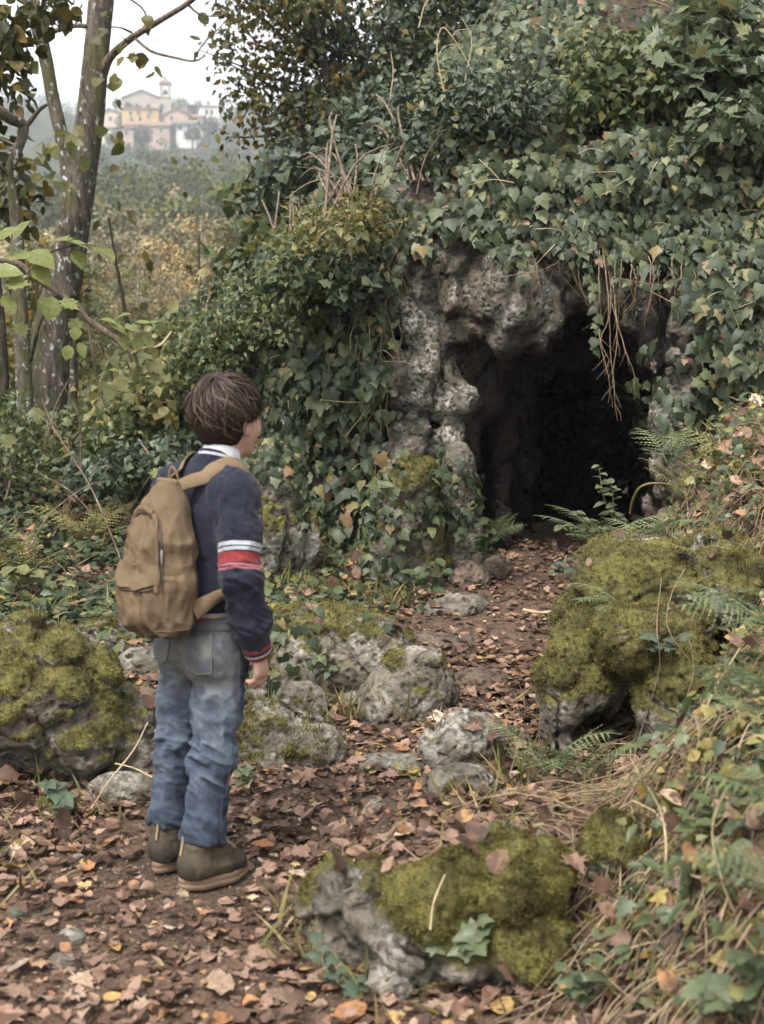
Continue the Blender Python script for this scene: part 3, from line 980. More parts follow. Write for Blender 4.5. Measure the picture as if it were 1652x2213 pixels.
# ------------------------------------------------------------------ boulders
def quad_h(V): return H(V[:, 0], V[:, 1])
ROCKS = {}
def boulder(label, lobes, moss=.5, seed=0, h=None, rough=1.0, cuts=(), mat='rock', cat='boulder', name='mossy_boulder', group='rocks along the path', tufts=0, moss_side=0.0, drop=0.0, k=.06, len_=.011, sh=(0, 0, 0), spots=()):
    """lobes: (centre, radii) ellipsoids in metres; cuts hollow it out; the same field gives mesh, moss and tufts"""
    lobes = [(np.array(c, float) + sh, r) for c, r in lobes]; cuts = [(np.array(c, float) + sh, r) for c, r in cuts]
    C_ = np.array([l[0] for l in lobes], float); R_ = np.array([l[1] for l in lobes], float)
    lo, hi = (C_ - R_).min(0) - .07, (C_ + R_).max(0) + .07
    sz = (hi - lo).max()
    h = (h * 1.22 if h else max(sz / 72, .0068))
    f = Field(lo, hi, h)
    for c, r in lobes:
        f.ell(c, r, k * min(1, sz))
    for c, r in cuts:
        f.ell(c, r, .05, 's')
    A = sz * rough
    o = seed * 3.7
    def dsp(x, y, z):
        d = .050 * A * fbm(x + o, y - o, z + o, 2.4 / sz, 2) + .026 * A * fbm(x + o, y, z, 7 / sz, 3, ridge=True) + .010 * A * fbm(x, y + o, z, 22 / sz, 2, ridge=True)
        f1, f2, r1 = worley(x * 3.4 / sz + o, y * 3.4 / sz, z * 3.4 / sz + o)
        d = d + A * (.075 * (r1 - .5) + .022 * np.clip(1 - (f2 - f1) / .12, 0, 1))
        d = d + .012 * np.maximum(vnoise(x * 30 + o, y * 30, z * 30), 0) * rough
        return d.astype(np.float32)
    f.displace(dsp, .16 * sz + .03)
    V, Q = f.mesh()
    N = normals(V, Q)
    mz = N[:, 2]
    mo = moss * (.52 + .62 * sstep(-.45, .6, mz)) + .50 * fbm(V[:, 0] + o, V[:, 1], V[:, 2], 4.6 / max(sz, .35), 4) - .15 + moss_side * sstep(.3, -.5, N[:, 0]) - .25 * sstep(.05, .0, V[:, 2] - quad_h(V) - drop)
    for c, r, dlt in spots:
        mo = mo + dlt * np.exp(-((V - np.array(c)) ** 2).sum(1) / r ** 2)
    cush = sstep(.42, .66, mo + .25 * fbm(V[:, 0], V[:, 1] + o, V[:, 2], 14, 2))
    V = V + N * (cush * (.004 + .012 * np.clip(fbm(V[:, 0], V[:, 1], V[:, 2] + o, 11, 2) + .3, 0, 1) + .014 * np.clip(fbm(V[:, 0], V[:, 1], V[:, 2] + o, 26, 3) + .2, 0, 1)))[:, None] * min(1.0, sz / .5)
    c = V.mean(0)
    base = (c[0], c[1], float(H(c[0], c[1])))
    t = thing(name, label, cat, base, group)
    me = mesh_np('stone', V, Q, M[mat])
    attr(me, 'moss', mo)
    st = link('stone', me, None, t)
    tufts = int(tufts * .78)
    if tufts:
        wq = np.clip(mo[Q].mean(1) - .40, 0, .3)
        rng = np.random.default_rng(seed + 50)
        P, Nn, _ = sample(V, Q, tufts, rng, wq + 1e-4)
        tip = Nn + rand_unit(tufts, rng) * .65 + np.array((0, -.0, .1))
        s = len_ * rng.uniform(.5, 1.6, tufts) * (1 + .5 * fbm(P[:, 0], P[:, 1], P[:, 2], 20, 2))
        blade = [(np.array([(-.10, 0, 0), (.10, 0, 0), (.07, .6, .05), (0, 1, -.1)], float), np.array([(0, 1, 2), (0, 2, 3)]))]
        tag(link('moss', leaves('moss', blade, P - Nn * .002, frames(tip, rand_unit(tufts, rng)), s, M['moss'], rng=rng), None, t), kind='stuff')
    ROCKS[label] = (V, Q, N)
    return t

# far to near
boulder('tall mossy boulder with a white lichened face, standing just left of the cave', [((.12, 6.66, .38), (.21, .22, .42)), ((.04, 6.64, .20), (.19, .22, .28)), ((.24, 6.66, .24), (.15, .2, .30)), ((.16, 6.6, .62), (.15, .16, .18))], .74, 1, rough=.8, tufts=12000, moss_side=-.10)
boulder('moss-capped pale boulder in the ivy bank behind the boy', [((-.62, 6.75, .62), (.24, .24, .24)), ((-.60, 6.72, .34), (.25, .25, .30)), ((-.70, 6.7, .12), (.26, .2, .25))], .66, 2, rough=.8, tufts=5500)
boulder('upright grey stone slab beside the cave entrance, right of the tall mossy boulder', [((.40, 6.86, .42), (.13, .16, .40)), ((.43, 6.88, .20), (.14, .16, .30))], .30, 3, rough=.5, mat='rock')
boulder('brown boulder lying inside the mouth of the cave', [((.80, 7.5, .03), (.20, .16, .08)), ((.66, 7.32, .02), (.12, .12, .07))], .05, 4, rough=.7, mat='rock_brown')
boulder('rounded stone on the left lip of the cave floor', [((.46, 6.62, .11), (.12, .11, .11))], .25, 5, rough=.6, mat='rock_brown', name='stone', cat='stone')
boulder('lichen-spotted stone next to the cave floor lip, darker than its neighbours', [((.62, 6.80, .12), (.10, .10, .10))], .15, 6, rough=.7, mat='rock_brown', name='stone', cat='stone')
boulder('pale-topped flat stone half sunk across the path below the cave', [((.38, 6.10, .08), (.15, .11, .075)), ((.26, 6.08, .07), (.09, .09, .06))], .28, 7, rough=.5, name='stone', cat='stone')
boulder('low brown stone sunk in the path below the flat pale-topped one', [((.24, 5.55, .04), (.20, .13, .04))], .12, 8, rough=.5, mat='rock_brown', name='stone', cat='stone')
boulder('grey stone step in the middle of the leafy path', [((.40, 5.0, .03), (.13, .08, .045))], .1, 9, rough=.5, mat='rock_brown', name='stone', cat='stone')
boulder('long mossy boulder with white patches just right of the boy', [((-.30, 5.02, .13), (.26, .24, .22)), ((-.08, 5.0, .12), (.20, .22, .20)), ((-.38, 4.86, .05), (.16, .16, .14))], .66, 10, rough=.8, tufts=9000, sh=(0, -.1, 0))
boulder('grey-green boulder below the long mossy one beside the path', [((.13, 4.82, .06), (.17, .16, .19)), ((.05, 4.75, .02), (.15, .14, .12))], .46, 11, rough=.75, sh=(0, -.1, 0), tufts=2500)
boulder('dark grey stone among leaves between the two mossy rocks behind the boy', [((-.30, 4.62, .03), (.11, .10, .11))], .12, 12, rough=.6, name='stone', cat='stone')
boulder('mossy rock with a bare grey side behind the boy\'s knees', [((-.38, 4.18, .05), (.13, .15, .17)), ((-.24, 4.15, .02), (.14, .13, .12))], .48, 13, rough=.6, tufts=4000, moss_side=.12)
boulder('pale bare boulder on the right edge of the path', [((.27, 4.14, .05), (.12, .11, .13)), ((.20, 4.12, .03), (.08, .09, .09)), ((.35, 4.17, .05), (.08, .09, .11))], .30, 14, rough=.7, mat='rock_pale', name='pale_boulder')
boulder('flat stone flush with the path left of the pale boulder', [((.04, 4.10, -.005), (.14, .09, .04))], .1, 15, rough=.4, name='stone', cat='stone')
boulder('huge mossy boulder with a dark hollow beneath it, right of the path', [((.59, 4.28, .12), (.11, .20, .20)), ((.70, 4.42, .24), (.14, .26, .22)), ((.89, 4.22, .41), (.17, .17, .12)), ((.99, 4.76, .52), (.28, .34, .16)), ((.96, 4.10, .14), (.10, .13, .24)), ((.84, 4.62, .26), (.28, .24, .28)), ((1.18, 4.5, .52), (.22, .28, .16)), ((.82, 4.6, .44), (.16, .2, .13))],
        .78, 16, rough=1.0, cuts=[((.75, 3.98, .02), (.13, .40, .16))], tufts=34000, h=.0105, k=.03, spots=[((.60, 4.14, .10), .14, -.5), ((.70, 4.12, .16), .12, -.4), ((.95, 4.02, .14), .12, -.5), ((.86, 4.08, .42), .14, .4), ((.58, 4.25, .36), .15, .4)])
boulder('big dark mossy boulder at the left edge, undercut at its base', [((-1.22, 4.20, .30), (.36, .34, .20)), ((-1.05, 4.16, .15), (.24, .28, .21)), ((-.86, 4.26, .08), (.16, .24, .17)), ((-1.34, 4.25, .12), (.30, .30, .22))],
        .68, 17, rough=1.05, sh=(0, -.10, -.01), k=.035, cuts=[((-1.16, 3.80, .0), (.30, .26, .17))], tufts=22000, h=.009)
boulder('low mossy rock behind the big left boulder', [((-1.25, 5.5, .05), (.20, .16, .09))], .55, 18, rough=.6, tufts=3000)
boulder('small mossy rock in the leaves beneath the hanging backpack', [((-.98, 5.15, .03), (.14, .12, .09))], .5, 19, rough=.6, tufts=2000)
boulder('low tan stone by the boy\'s left boot', [((-.80, 3.78, .03), (.12, .08, .06))], .22, 20, rough=.5, name='stone', cat='stone')
boulder('small moss-covered stone under the left boulder', [((-.96, 3.62, .02), (.06, .055, .055))], .62, 21, rough=.5, name='stone', cat='stone', tufts=900)
boulder('broad foreground boulder with moss cushions and white lichen', [((-.05, 2.80, .12), (.12, .17, .14)), ((.08, 2.72, .16), (.105, .13, .105)), ((.30, 2.78, .19), (.16, .17, .11)), ((.32, 2.69, .09), (.12, .13, .10)), ((.12, 2.82, .04), (.33, .22, .13)), ((.03, 2.67, .06), (.10, .11, .08)), ((.17, 2.66, .08), (.08, .10, .08)), ((-.12, 2.88, .06), (.09, .14, .11))],
        .56, 22, rough=1.1, cuts=[((.20, 2.53, -.01), (.17, .10, .05))], tufts=46000, h=.0065, k=.022, len_=.008, spots=[((-.07, 2.66, .12), .11, -.7), ((.02, 2.58, .05), .09, -.7), ((.10, 2.62, .19), .11, .6), ((.30, 2.66, .22), .15, .6), ((.32, 2.60, .12), .11, .45), ((.20, 2.62, .12), .06, -.4)])
boulder('round moss-covered stone on the right behind the foreground boulder', [((.545, 2.86, .22), (.085, .08, .085))], .9, 23, rough=.5, name='stone', cat='stone', tufts=5000, len_=.008)
boulder('small bare stone on the back edge of the foreground boulder', [((.0, 3.52, .05), (.06, .06, .06))], .2, 24, rough=.5, name='stone', cat='stone')
boulder('small greenish stone among leaves behind the foreground boulder', [((.23, 3.62, .10), (.11, .09, .07))], .4, 25, rough=.5, name='stone', cat='stone', tufts=700)
for i, (u, v, y, r, lab) in enumerate(((170, 1885, 3.33, .028, 'white chip of stone in the leaves left of the boots'), (155, 2100, 2.86, .035, 'greyish chunk of stone in the left foreground leaves'), (145, 2165, 2.74, .05, 'flat pale stone at the bottom left of the path'), (360, 2005, 3.06, .018, 'tiny pale pebble in front of the boots'))):
    p = at(u, v, y)
    z = float(H(p[0], p[1]))
    boulder(lab, [((p[0], p[1], z + r * .2), (r, r * .8, r * .62))], .05, 30 + i, rough=.7, mat='rock_pale', name='stone', cat='stone', k=.01)

# ------------------------------------------------------------------ village on the far hill
def wallm(name, c): return plain(name, c, 0.9, 0.15, 0.18, 0.35)
WM = {'stone': wallm('grey rubble wall', (.34, .30, .25)), 'ochre': wallm('ochre plaster', (.44, .30, .14)), 'pink': wallm('pink plaster', (.36, .26, .205)),
      'rose': wallm('faded rose plaster', (.37, .28, .23)), 'white': wallm('white plaster', (.62, .59, .54)), 'cream': wallm('cream plaster', (.50, .42, .33))}
M['tile'] = plain('clay roof tiles', (.21, .135, .10), 0.9, 0.15, 0.3, 0.8)
M['tile_grey'] = plain('weathered roof tiles', (.22, .155, .12), 0.9, 0.15, 0.3, 0.8)
M['pane'] = plain('dark window pane', (.03, .035, .04), 0.2, 0.5, 0.1)
M['green_paint'] = plain('green eaves board', (.06, .13, .12), 0.6, 0.3, 0.1)

def house(name, label, cat, u0, u1, v_eave, v_base, y, depth, wall, roof='front', rise=28, rows=(), yaw=0.0, tile='tile', eave=None, win=(1.0, 1.4)):
    """u0..u1, v_eave..v_base: the front as seen; roof 'front' = gable to the valley, 'side' = eaves to the valley, 'flat', 'shed'"""
    K = PW / 1744.0
    u0, u1, v_eave, v_base, rise = u0 * K, u1 * K, v_eave * K, v_base * K, rise * K
    a, b = at(u0, v_base, y), at(u1, v_eave, y)
    w, hgt, rz = b[0] - a[0], b[2] - a[2], rise / FPX * y
    t = thing(name, label, cat, ((a[0] + b[0]) / 2, y, a[2]), 'houses of the hill village', yaw)
    x0, x1 = -w / 2, w / 2
    lo = -6.0
    acc = Acc()
    V, F = box_vf((x0, 0, lo), (x1, depth, hgt))
    acc.add(V, F)
    o = .5
    if roof == 'front':
        acc.add([(x0, 0, hgt), (x1, 0, hgt), (0, 0, hgt + rz)], [(0, 1, 2)])
        acc.add([(x0, depth, hgt), (x1, depth, hgt), (0, depth, hgt + rz)], [(0, 2, 1)])
    link('wall', acc.mesh('wall', WM[wall], False), None, t, True)
    if roof in ('front', 'side', 'shed'):
        R_ = Acc()
        th = .35
        if roof == 'front':
            k = rz / (w / 2)
            for s in (-1, 1):
                e = x0 - o if s < 0 else x1 + o
                ze = hgt - k * o
                P = [(0, -o, hgt + rz + .03), (e, -o, ze + .03), (e, depth + o, ze + .03), (0, depth + o, hgt + rz + .03)]
                P = P + [(p[0], p[1], p[2] + th) for p in P]
                R_.add(P, [(0, 1, 2, 3), (7, 6, 5, 4), (0, 4, 5, 1), (1, 5, 6, 2), (2, 6, 7, 3), (3, 7, 4, 0)])
        elif roof == 'side':
            k = rz / (depth / 2)
            for s in (0, 1):
                e = -o if s == 0 else depth + o
                ze = hgt - k * o
                P = [(x0 - o, e, ze + .03), (x1 + o, e, ze + .03), (x1 + o, depth / 2, hgt + rz + .03), (x0 - o, depth / 2, hgt + rz + .03)]
                P = P + [(p[0], p[1], p[2] + th) for p in P]
                R_.add(P, [(0, 1, 2, 3), (7, 6, 5, 4), (0, 4, 5, 1), (1, 5, 6, 2), (2, 6, 7, 3), (3, 7, 4, 0)])
        else:
            P = [(x0 - o, -o, hgt + .03), (x1 + o, -o, hgt + rz * .2 + .03), (x1 + o, depth + o, hgt + rz + .03), (x0 - o, depth + o, hgt + rz * .8 + .03)]
            P = P + [(p[0], p[1], p[2] + th) for p in P]
            R_.add(P, [(0, 1, 2, 3), (7, 6, 5, 4), (0, 4, 5, 1), (1, 5, 6, 2), (2, 6, 7, 3), (3, 7, 4, 0)])
        link('roof', R_.mesh('roof', M[tile], False), None, t, True)
    if eave:
        V, F = box_vf((x0 - .55, -.62, hgt - .75), (x1 + .55, -.02, hgt - .05))
        link('eaves_board', mesh_np('eaves_board', V, F, M[eave], False), None, t, True)
    for fx, fz in rows:
        cx, cz = x0 + fx * w, fz * hgt
        ww, wh = win
        f = Acc()
        for lo_, hi_ in (((cx - ww / 2 - .15, -.12, cz - wh / 2 - .15), (cx - ww / 2, .0, cz + wh / 2 + .15)), ((cx + ww / 2, -.12, cz - wh / 2 - .15), (cx + ww / 2 + .15, .0, cz + wh / 2 + .15)),
                         ((cx - ww / 2, -.12, cz + wh / 2), (cx + ww / 2, .0, cz + wh / 2 + .15)), ((cx - ww / 2, -.18, cz - wh / 2 - .15), (cx + ww / 2, .0, cz - wh / 2))):
            V, F = box_vf(lo_, hi_)
            f.add(V, F)
        wo = link('window', f.mesh('window', WM['cream'], False), None, t, True)
        V, F = box_vf((cx - ww / 2, -.05, cz - wh / 2), (cx + ww / 2, -.01, cz + wh / 2))
        link('pane', mesh_np('pane', V, F, M['pane'], False), None, wo, True)
    return t

house('church', 'grey stone church with a broad gable beside the bell tower', 'church', 281, 368, 224, 246, 452, 22, 'stone', 'front', 17, ((.66, .15), (.22, .1), (.45, -.05)), .12, 'tile_grey', win=(1.5, 1.5))
house('ochre_house', 'tall ochre yellow house below the church gable', 'house', 279, 361, 248, 290, 440, 11, 'ochre', 'side', 6, ((.25, .72), (.47, .76), (.72, .60), (.5, .44), (.27, .42), (.78, .82)), .1)
house('pink_house', 'pink gabled house below the bell tower', 'house', 376, 430, 262, 306, 432, 12, 'pink', 'front', 13, ((.30, .85), (.35, .45), (.75, .42)), -.1)
house('rose_house', 'long low rose house under the ochre one', 'house', 285, 376, 286, 306, 430, 9, 'rose', 'side', 10, ((.2, .5), (.5, .5), (.86, .5)), .05)
house('small_rose_house', 'small rose house with one window at the village foot', 'house', 340, 386, 288, 310, 424, 8, 'rose', 'side', 5, ((.6, .55),), .0)
house('white_house', 'white house with green eaves at the right end of the village', 'house', 402, 446, 281, 301, 426, 9, 'white', 'side', 8, ((.22, .5), (.68, .55)), -.05, eave='green_paint')
house('white_tower_house', 'tall white house partly hidden by the leafy tree', 'house', 457, 500, 243, 275, 446, 10, 'white', 'side', 5, ((.35, .6), (.62, .6)), .0)
house('pink_cottage', 'low pinkish cottage with brown roof left of the rose house', 'house', 264, 304, 295, 312, 426, 8, 'rose', 'shed', 6, ((.62, .5),), .0, 'tile_grey')
house('pale_cottage', 'pale pink cottage half hidden behind the tree trunk', 'house', 222, 262, 293, 314, 426, 8, 'cream', 'side', 8, ((.5, .5),), .0, 'tile_grey')
house('rear_house', 'pale house with flat roof line behind the pink gabled house', 'house', 402, 436, 254, 276, 448, 8, 'rose', 'side', 4, ((.5, .6),), .0)
house('terracotta_house', 'low terracotta house between the pink and the white houses', 'house', 428, 462, 268, 284, 440, 8, 'cream', 'side', 8, ((.5, .5),), .0)
house('left_house', 'cream house beside the trunk at the left end of the village', 'house', 232, 272, 258, 284, 444, 9, 'cream', 'front', 8, ((.5, .5),), .1)

# bell tower
a, b = at(347, 258, 450), at(369, 181, 450)
w, hgt = b[0] - a[0], b[2] - a[2]
tw = thing('bell_tower', 'slender stone bell tower with open belfry and pointed roof', 'tower', ((a[0] + b[0]) / 2, 450, a[2]), None, .12)
acc = Acc(); hw = w / 2; zb = hgt - 4.2
V, F = box_vf((-hw, 0, -8), (hw, w, zb)); acc.add(V, F)
for sx in (-1, 1):
    for y0 in (0, w - 1.0):
        V, F = box_vf((sx * hw - (1.1 if sx > 0 else 0), y0, zb), (sx * hw + (0 if sx > 0 else 1.1), y0 + 1.0, hgt)); acc.add(V, F)
link('shaft', acc.mesh('shaft', WM['stone'], False), None, tw, True)
acc = Acc()
V, F = box_vf((-hw - .25, -.25, zb - .3), (hw + .25, w + .25, zb + .25)); acc.add(V, F)
link('cornice', acc.mesh('cornice', WM['stone'], False), None, tw, True)
acc = Acc()
V = [(-hw - .35, -.35, hgt + .5), (hw + .35, -.35, hgt + .5), (hw + .35, w + .35, hgt + .5), (-hw - .35, w + .35, hgt + .5), (-.7, w / 2 - .7, hgt + 1.7), (.7, w / 2 - .7, hgt + 1.7), (.7, w / 2 + .7, hgt + 1.7), (-.7, w / 2 + .7, hgt + 1.7), (0, w / 2, hgt + 3.6)]
V2, F2 = box_vf((-hw - .35, -.35, hgt), (hw + .35, w + .35, hgt + .5)); acc.add(V2, F2)
acc.add(V, [(0, 1, 5, 4), (1, 2, 6, 5), (2, 3, 7, 6), (3, 0, 4, 7)]); acc.add(V, [(4, 5, 8), (5, 6, 8), (6, 7, 8), (7, 4, 8)])
link('spire', acc.mesh('spire', M['tile_grey'], False), None, tw, True)
acc = Acc()
tube(acc, [(0, w / 2, zb + 2.9), (0, w / 2, zb + 2.2), (0, w / 2, zb + 1.4), (0, w / 2, zb + 1.0)], [.25, .55, .8, 1.0], 10)
link('bell', acc.mesh('bell', M['pane']), None, tw, True)

# ------------------------------------------------------------------ trees of the valley and the far hill
def crown_mesh(name, rx, rz, z0, nclump, nleaf, leaf, mat, seed, shell=.55, tip=1.0):
    rng = np.random.default_rng(seed)
    d = rand_unit(nclump, rng)
    r = shell + (1 - shell) * rng.random(nclump)
    c = d * r[:, None] * (rx, rx, rz)
    tap = 1 - .35 * np.clip(c[:, 2] / rz, 0, 1) * tip
    c[:, :2] *= tap[:, None]
    c[:, 2] += z0
    p, dd = cloud(nleaf, c, rx * .24, rng, .75)
    nrm = dd * 1.4 + (p - (0, 0, z0)) / rx * .6 + np.array((0, 0, .3)) + rand_unit(nleaf, rng) * .3
    t = rand_unit(nleaf, rng) - np.array((0, 0, .4))
    return leaves(name, LEAFLET, p, frames(t, nrm), leaf * rng.uniform(.6, 1.3, nleaf), mat, rng=rng), c

def trunk_mesh(name, c, zt, r, mat, seed, nb=9):
    rng = np.random.default_rng(seed)
    acc = Acc()
    zs = np.linspace(-1.0, zt, 7)
    path = np.c_[.25 * np.sin(zs * .35 + seed), .2 * np.cos(zs * .3 + seed), zs]
    tube(acc, path, r * (1 - .75 * np.linspace(0, 1, 7)), 6, cap=False)
    for k in rng.choice(len(c), min(nb, len(c)), replace=False):
        s = rng.uniform(.3, .85)
        o = path[0] + (path[-1] - path[0]) * s
        m_ = (o + c[k]) / 2 + np.array((0, 0, -.3))
        tube(acc, curve_pts([o, m_, c[k]], 6), np.linspace(r * .4, r * .08, 6), 4, cap=False)
    return acc.mesh(name, mat)

KINDS = {}
for nm, mat, bark, rx, rz, z0, nc, nl, lf in (('gold', 'gold_tree', 'bark_pale', 3.0, 4.0, 7.2, 30, 4800, .19), ('tan', 'tan_tree', 'bark_pale', 2.8, 4.3, 6.8, 26, 3600, .17), ('green', 'green_tree', 'bark_dark', 3.3, 4.1, 6.6, 30, 5200, .20),
                                              ('tall', 'green_tree', 'bark_pale', 2.2, 5.4, 8.2, 28, 4400, .18), ('olive', 'olive', 'bark_pale', 2.9, 3.6, 6.0, 28, 4600, .18)):
    cm, cc = crown_mesh('crown', rx, rz, z0, nc, nl, lf, M[mat], hash_ := sum(map(ord, nm)))
    KINDS[nm] = (cm, trunk_mesh('trunk', cc, z0 + rz * .6, .20, M[bark], hash_, 12))
VAL = []
def valley_tree(kind, x, y, s, rot, label):
    t = thing('valley_tree', label, 'tree', (x, y, float(H(x, y, False)) - .2), 'trees in the valley')
    for nme, me in zip(('crown', 'trunk'), KINDS[kind]):
        o = bpy.data.objects.new(nme, me); COL.objects.link(o); o.parent = t
    t.scale = (s, s, s * 1.0); t.rotation_euler = (0, 0, rot)
    VAL.append(t)
LBL = {'gold': 'golden yellow autumn tree', 'tan': 'thin tan-leaved tree with pale bare limbs', 'green': 'dense green tree', 'tall': 'tall slender green tree with pale trunk', 'olive': 'olive green tree turning yellow'}
def valley_place(u, y):
    a = 'at the left edge' if u < 80 else 'behind the forked tree' if u < 205 else 'right of the forked tree' if u < 300 else 'below the church' if u < 395 else 'below the white house' if u < 475 else 'half behind the bank bushes'
    return a + (', nearest row' if y < 28 else ', second row' if y < 42 else ', third row' if y < 66 else ', far row' if y < 100 else ', at the hill foot')
rv = np.random.default_rng(3)
spots = []   # (kind, u, v_top, y)
for kind, u, vt, y in (('green', 420, 345, 120), ('olive', 420, 345, 62), ('green', 350, 430, 90), ('gold', 265, 400, 60), ('tan', 330, 460, 52), ('tan', 250, 500, 46), ('gold', 400, 520, 44), ('tan', 375, 545, 37), ('olive', 460, 440, 50), ('olive', 300, 590, 34),
                       ('green', 250, 640, 30), ('green', 420, 640, 31), ('tall', 500, 420, 45), ('gold', 60, 440, 44), ('gold', 120, 480, 40), ('olive', 20, 420, 50), ('green', 190, 560, 36), ('olive', 130, 600, 29), ('green', 60, 620, 30), ('tan', 470, 560, 33),
                       ('green', 540, 470, 55), ('olive', 560, 520, 40), ('gold', 340, 690, 24), ('olive', 250, 720, 22), ('olive', 420, 720, 22.5), ('green', 150, 700, 23), ('olive', 60, 720, 21), ('green', 10, 560, 36), ('green', 300, 380, 105), ('green', 230, 370, 130), ('olive', 480, 370, 85), ('green', 160, 400, 100), ('green', 80, 390, 95), ('tan', 200, 440, 70), ('green', 30, 370, 110), ('olive', 380, 400, 80), ('green', 460, 390, 140), ('green', 340, 365, 150), ('tan', 440, 470, 64), ('gold', 310, 440, 75), ('green', 270, 370, 170), ('green', 400, 355, 180), ('green', 120, 370, 160), ('green', 500, 350, 170), ('green', -30, 400, 80), ('olive', 590, 440, 60),
    ('tan', 350, 430, 27), ('olive', 432, 405, 30), ('tan', 300, 505, 24), ('gold', 462, 485, 26), ('green', 262, 565, 25), ('tan', 392, 560, 22),
    *[(k_, u_ + rv.uniform(-18, 18), v_ + rv.uniform(-14, 22), y_ * rv.uniform(.92, 1.1)) for k_, u_, v_, y_ in (('green', 220, 325, 190), ('olive', 270, 330, 175), ('green', 320, 325, 185), ('green', 370, 322, 180), ('olive', 415, 325, 190), ('green', 465, 322, 185), ('green', 250, 352, 125), ('tan', 300, 360, 115), ('green', 345, 350, 130), ('green', 395, 352, 120), ('olive', 445, 355, 125), ('green', 500, 350, 120), ('tan', 235, 400, 70), ('olive', 285, 405, 72), ('gold', 320, 400, 64), ('green', 360, 398, 76), ('tan', 390, 420, 62), ('gold', 455, 415, 66), ('tan', 490, 430, 58), ('gold', 270, 450, 52), ('tan', 350, 470, 48), ('olive', 410, 480, 47), ('gold', 450, 500, 42))]):
    p = at(u, vt, y)
    zg = float(H(p[0], y, False)) - .2
    tot = {'gold': 11.4, 'tan': 11.2, 'green': 10.8, 'tall': 13.6, 'olive': 9.8}[kind]
    valley_tree(kind, p[0], y, float(np.clip((p[2] - zg) / tot, .25, 2.4)), rv.uniform(0, 6.28), LBL[kind] + ' ' + valley_place(u, y))

# woodland covering the far hill: nobody could count it
rng = np.random.default_rng(8)
woods = {'far_wood': Acc(), 'far_wood_olive': Acc(), 'far_wood_light': Acc()}
n = 0
while n < 1300:
    y = 640 * rng.uniform(.16, 1) ** .8
    x = rng.uniform(-.50, .12) * y
    u, v, _ = project(np.array((x, y, H(x, y, False))))
    if (210 < u < 500 and 415 < y < 458) or (y > 458 and y < 474 and 250 < u < 480):
        continue
    if 200 < u < 520 and y < 462 and project(np.array((x, y, H(x, y, False) + 6.5)))[1] < 288:
        continue
    s = rng.uniform(3.0, 5.2) * (1 if y < 410 else .8)
    z = float(H(x, y, False))
    c = rand_unit(9, rng) * (s * .7, s * .7, s * .8) + (x, y, z + s * .95)
    k = 150 if y < 460 else 70
    p, d = cloud(k, c, s * .38, rng)
    leaves(woods[rng.choice(list(woods), p=[.5, .2, .3])], LEAFLET, p, frames(rand_unit(k, rng), d * 2.2 + (0, -.1, .4)), rng.uniform(.6, 1.1, k) * s * .27, rng=rng)
    n += 1
for _k, _a in woods.items():
    tag(link('woodland', _a.mesh('woodland', M[_k])), 'woodland covering the far hill below the village', kind='stuff')

# trees standing among the houses
def far_tree(label, u, v_base, v_top, y, wpx, mat='far_wood', seed=0, name='village_tree', dense=500, pointed=False):
    K = PW / 1744.0
    u, v_base, v_top, wpx = u * K, v_base * K, v_top * K, wpx * K
    b, tp = at(u, v_base, y), at(u, v_top, y)
    hh, ww = tp[2] - b[2], wpx / FPX * y
    t = thing(name, label, 'tree', b, 'trees among the village houses')
    rng = np.random.default_rng(seed)
    c = rand_unit(26, rng) * (ww * .36, ww * .36, hh * .36) + b + (0, 0, hh * .52)
    if pointed:
        q = (c[:, 2] - b[2]) / hh
        c[:, :2] = b[:2] + (c[:, :2] - b[:2]) * (1.25 - q)[:, None]
    p, d = cloud(dense, c, ww * .2, rng, 1.2)
    link('crown', leaves('crown', LEAFLET, p, frames(rand_unit(dense, rng) + (0, 0, .5), d + (0, -.3, .6)), rng.uniform(.6, 1.1, dense) * ww * .16, M[mat], rng=rng), None, t)
    acc = Acc(); tube(acc, [b - (0, 0, 3), b + (0, 0, hh * .6)], [ww * .06, ww * .02], 5)
    link('trunk', acc.mesh('trunk', M['bark_dark']), None, t)
far_tree('dark pointed cypress in front of the pink gabled house', 396, 308, 278, 422, 20, seed=1, name='cypress', pointed=True)
far_tree('narrow cypress between the church and the bell tower', 370, 262, 236, 441, 14, seed=2, name='cypress', pointed=True)
far_tree('round bare-looking tree on the skyline right of the bell tower', 415, 256, 224, 470, 30, 'tan_tree', 3)
far_tree('second round tree on the skyline, farther from the bell tower', 450, 262, 228, 470, 28, 'tan_tree', 4)
far_tree('dark bush-like tree just right of the bell tower', 394, 254, 232, 462, 20, seed=5)
far_tree('round tree against the church wall above the ochre house', 292, 248, 232, 443.5, 15, seed=6)
far_tree('second round tree against the church wall', 315, 248, 235, 443.5, 13, seed=7)
far_tree('green tree left of the ochre house', 270, 300, 262, 438, 16, seed=8)
far_tree('bushy tree on the skyline left of the church', 268, 246, 226, 458, 22, seed=9)
far_tree('big dark tree below the ochre house', 328, 330, 288, 415, 44, seed=10, dense=900)
far_tree('leafy tree below the white house', 440, 322, 292, 415, 40, seed=11, dense=800)
far_tree('bushy tree below the rose cottages', 260, 330, 304, 415, 40, seed=12, dense=800)
far_tree('tree at the right end below the tall white house', 478, 310, 268, 420, 44, seed=13, dense=900)
far_tree('tree on the hill crest right of the far houses', 440, 255, 240, 466, 26, seed=14)

# ------------------------------------------------------------------ trees at the edge of the clearing
def px_path(ctrl, n):
    """ctrl: (u, v, y, diameter in photo pixels) -> points, radii"""
    P = np.array([at(c[0], c[1], c[2]) for c in ctrl]); Rr = np.array([c[3] / 2 / FPX * c[2] for c in ctrl])
    o = curve_pts(np.c_[P, Rr], n)
    return o[:, :3], np.maximum(o[:, 3], .002)

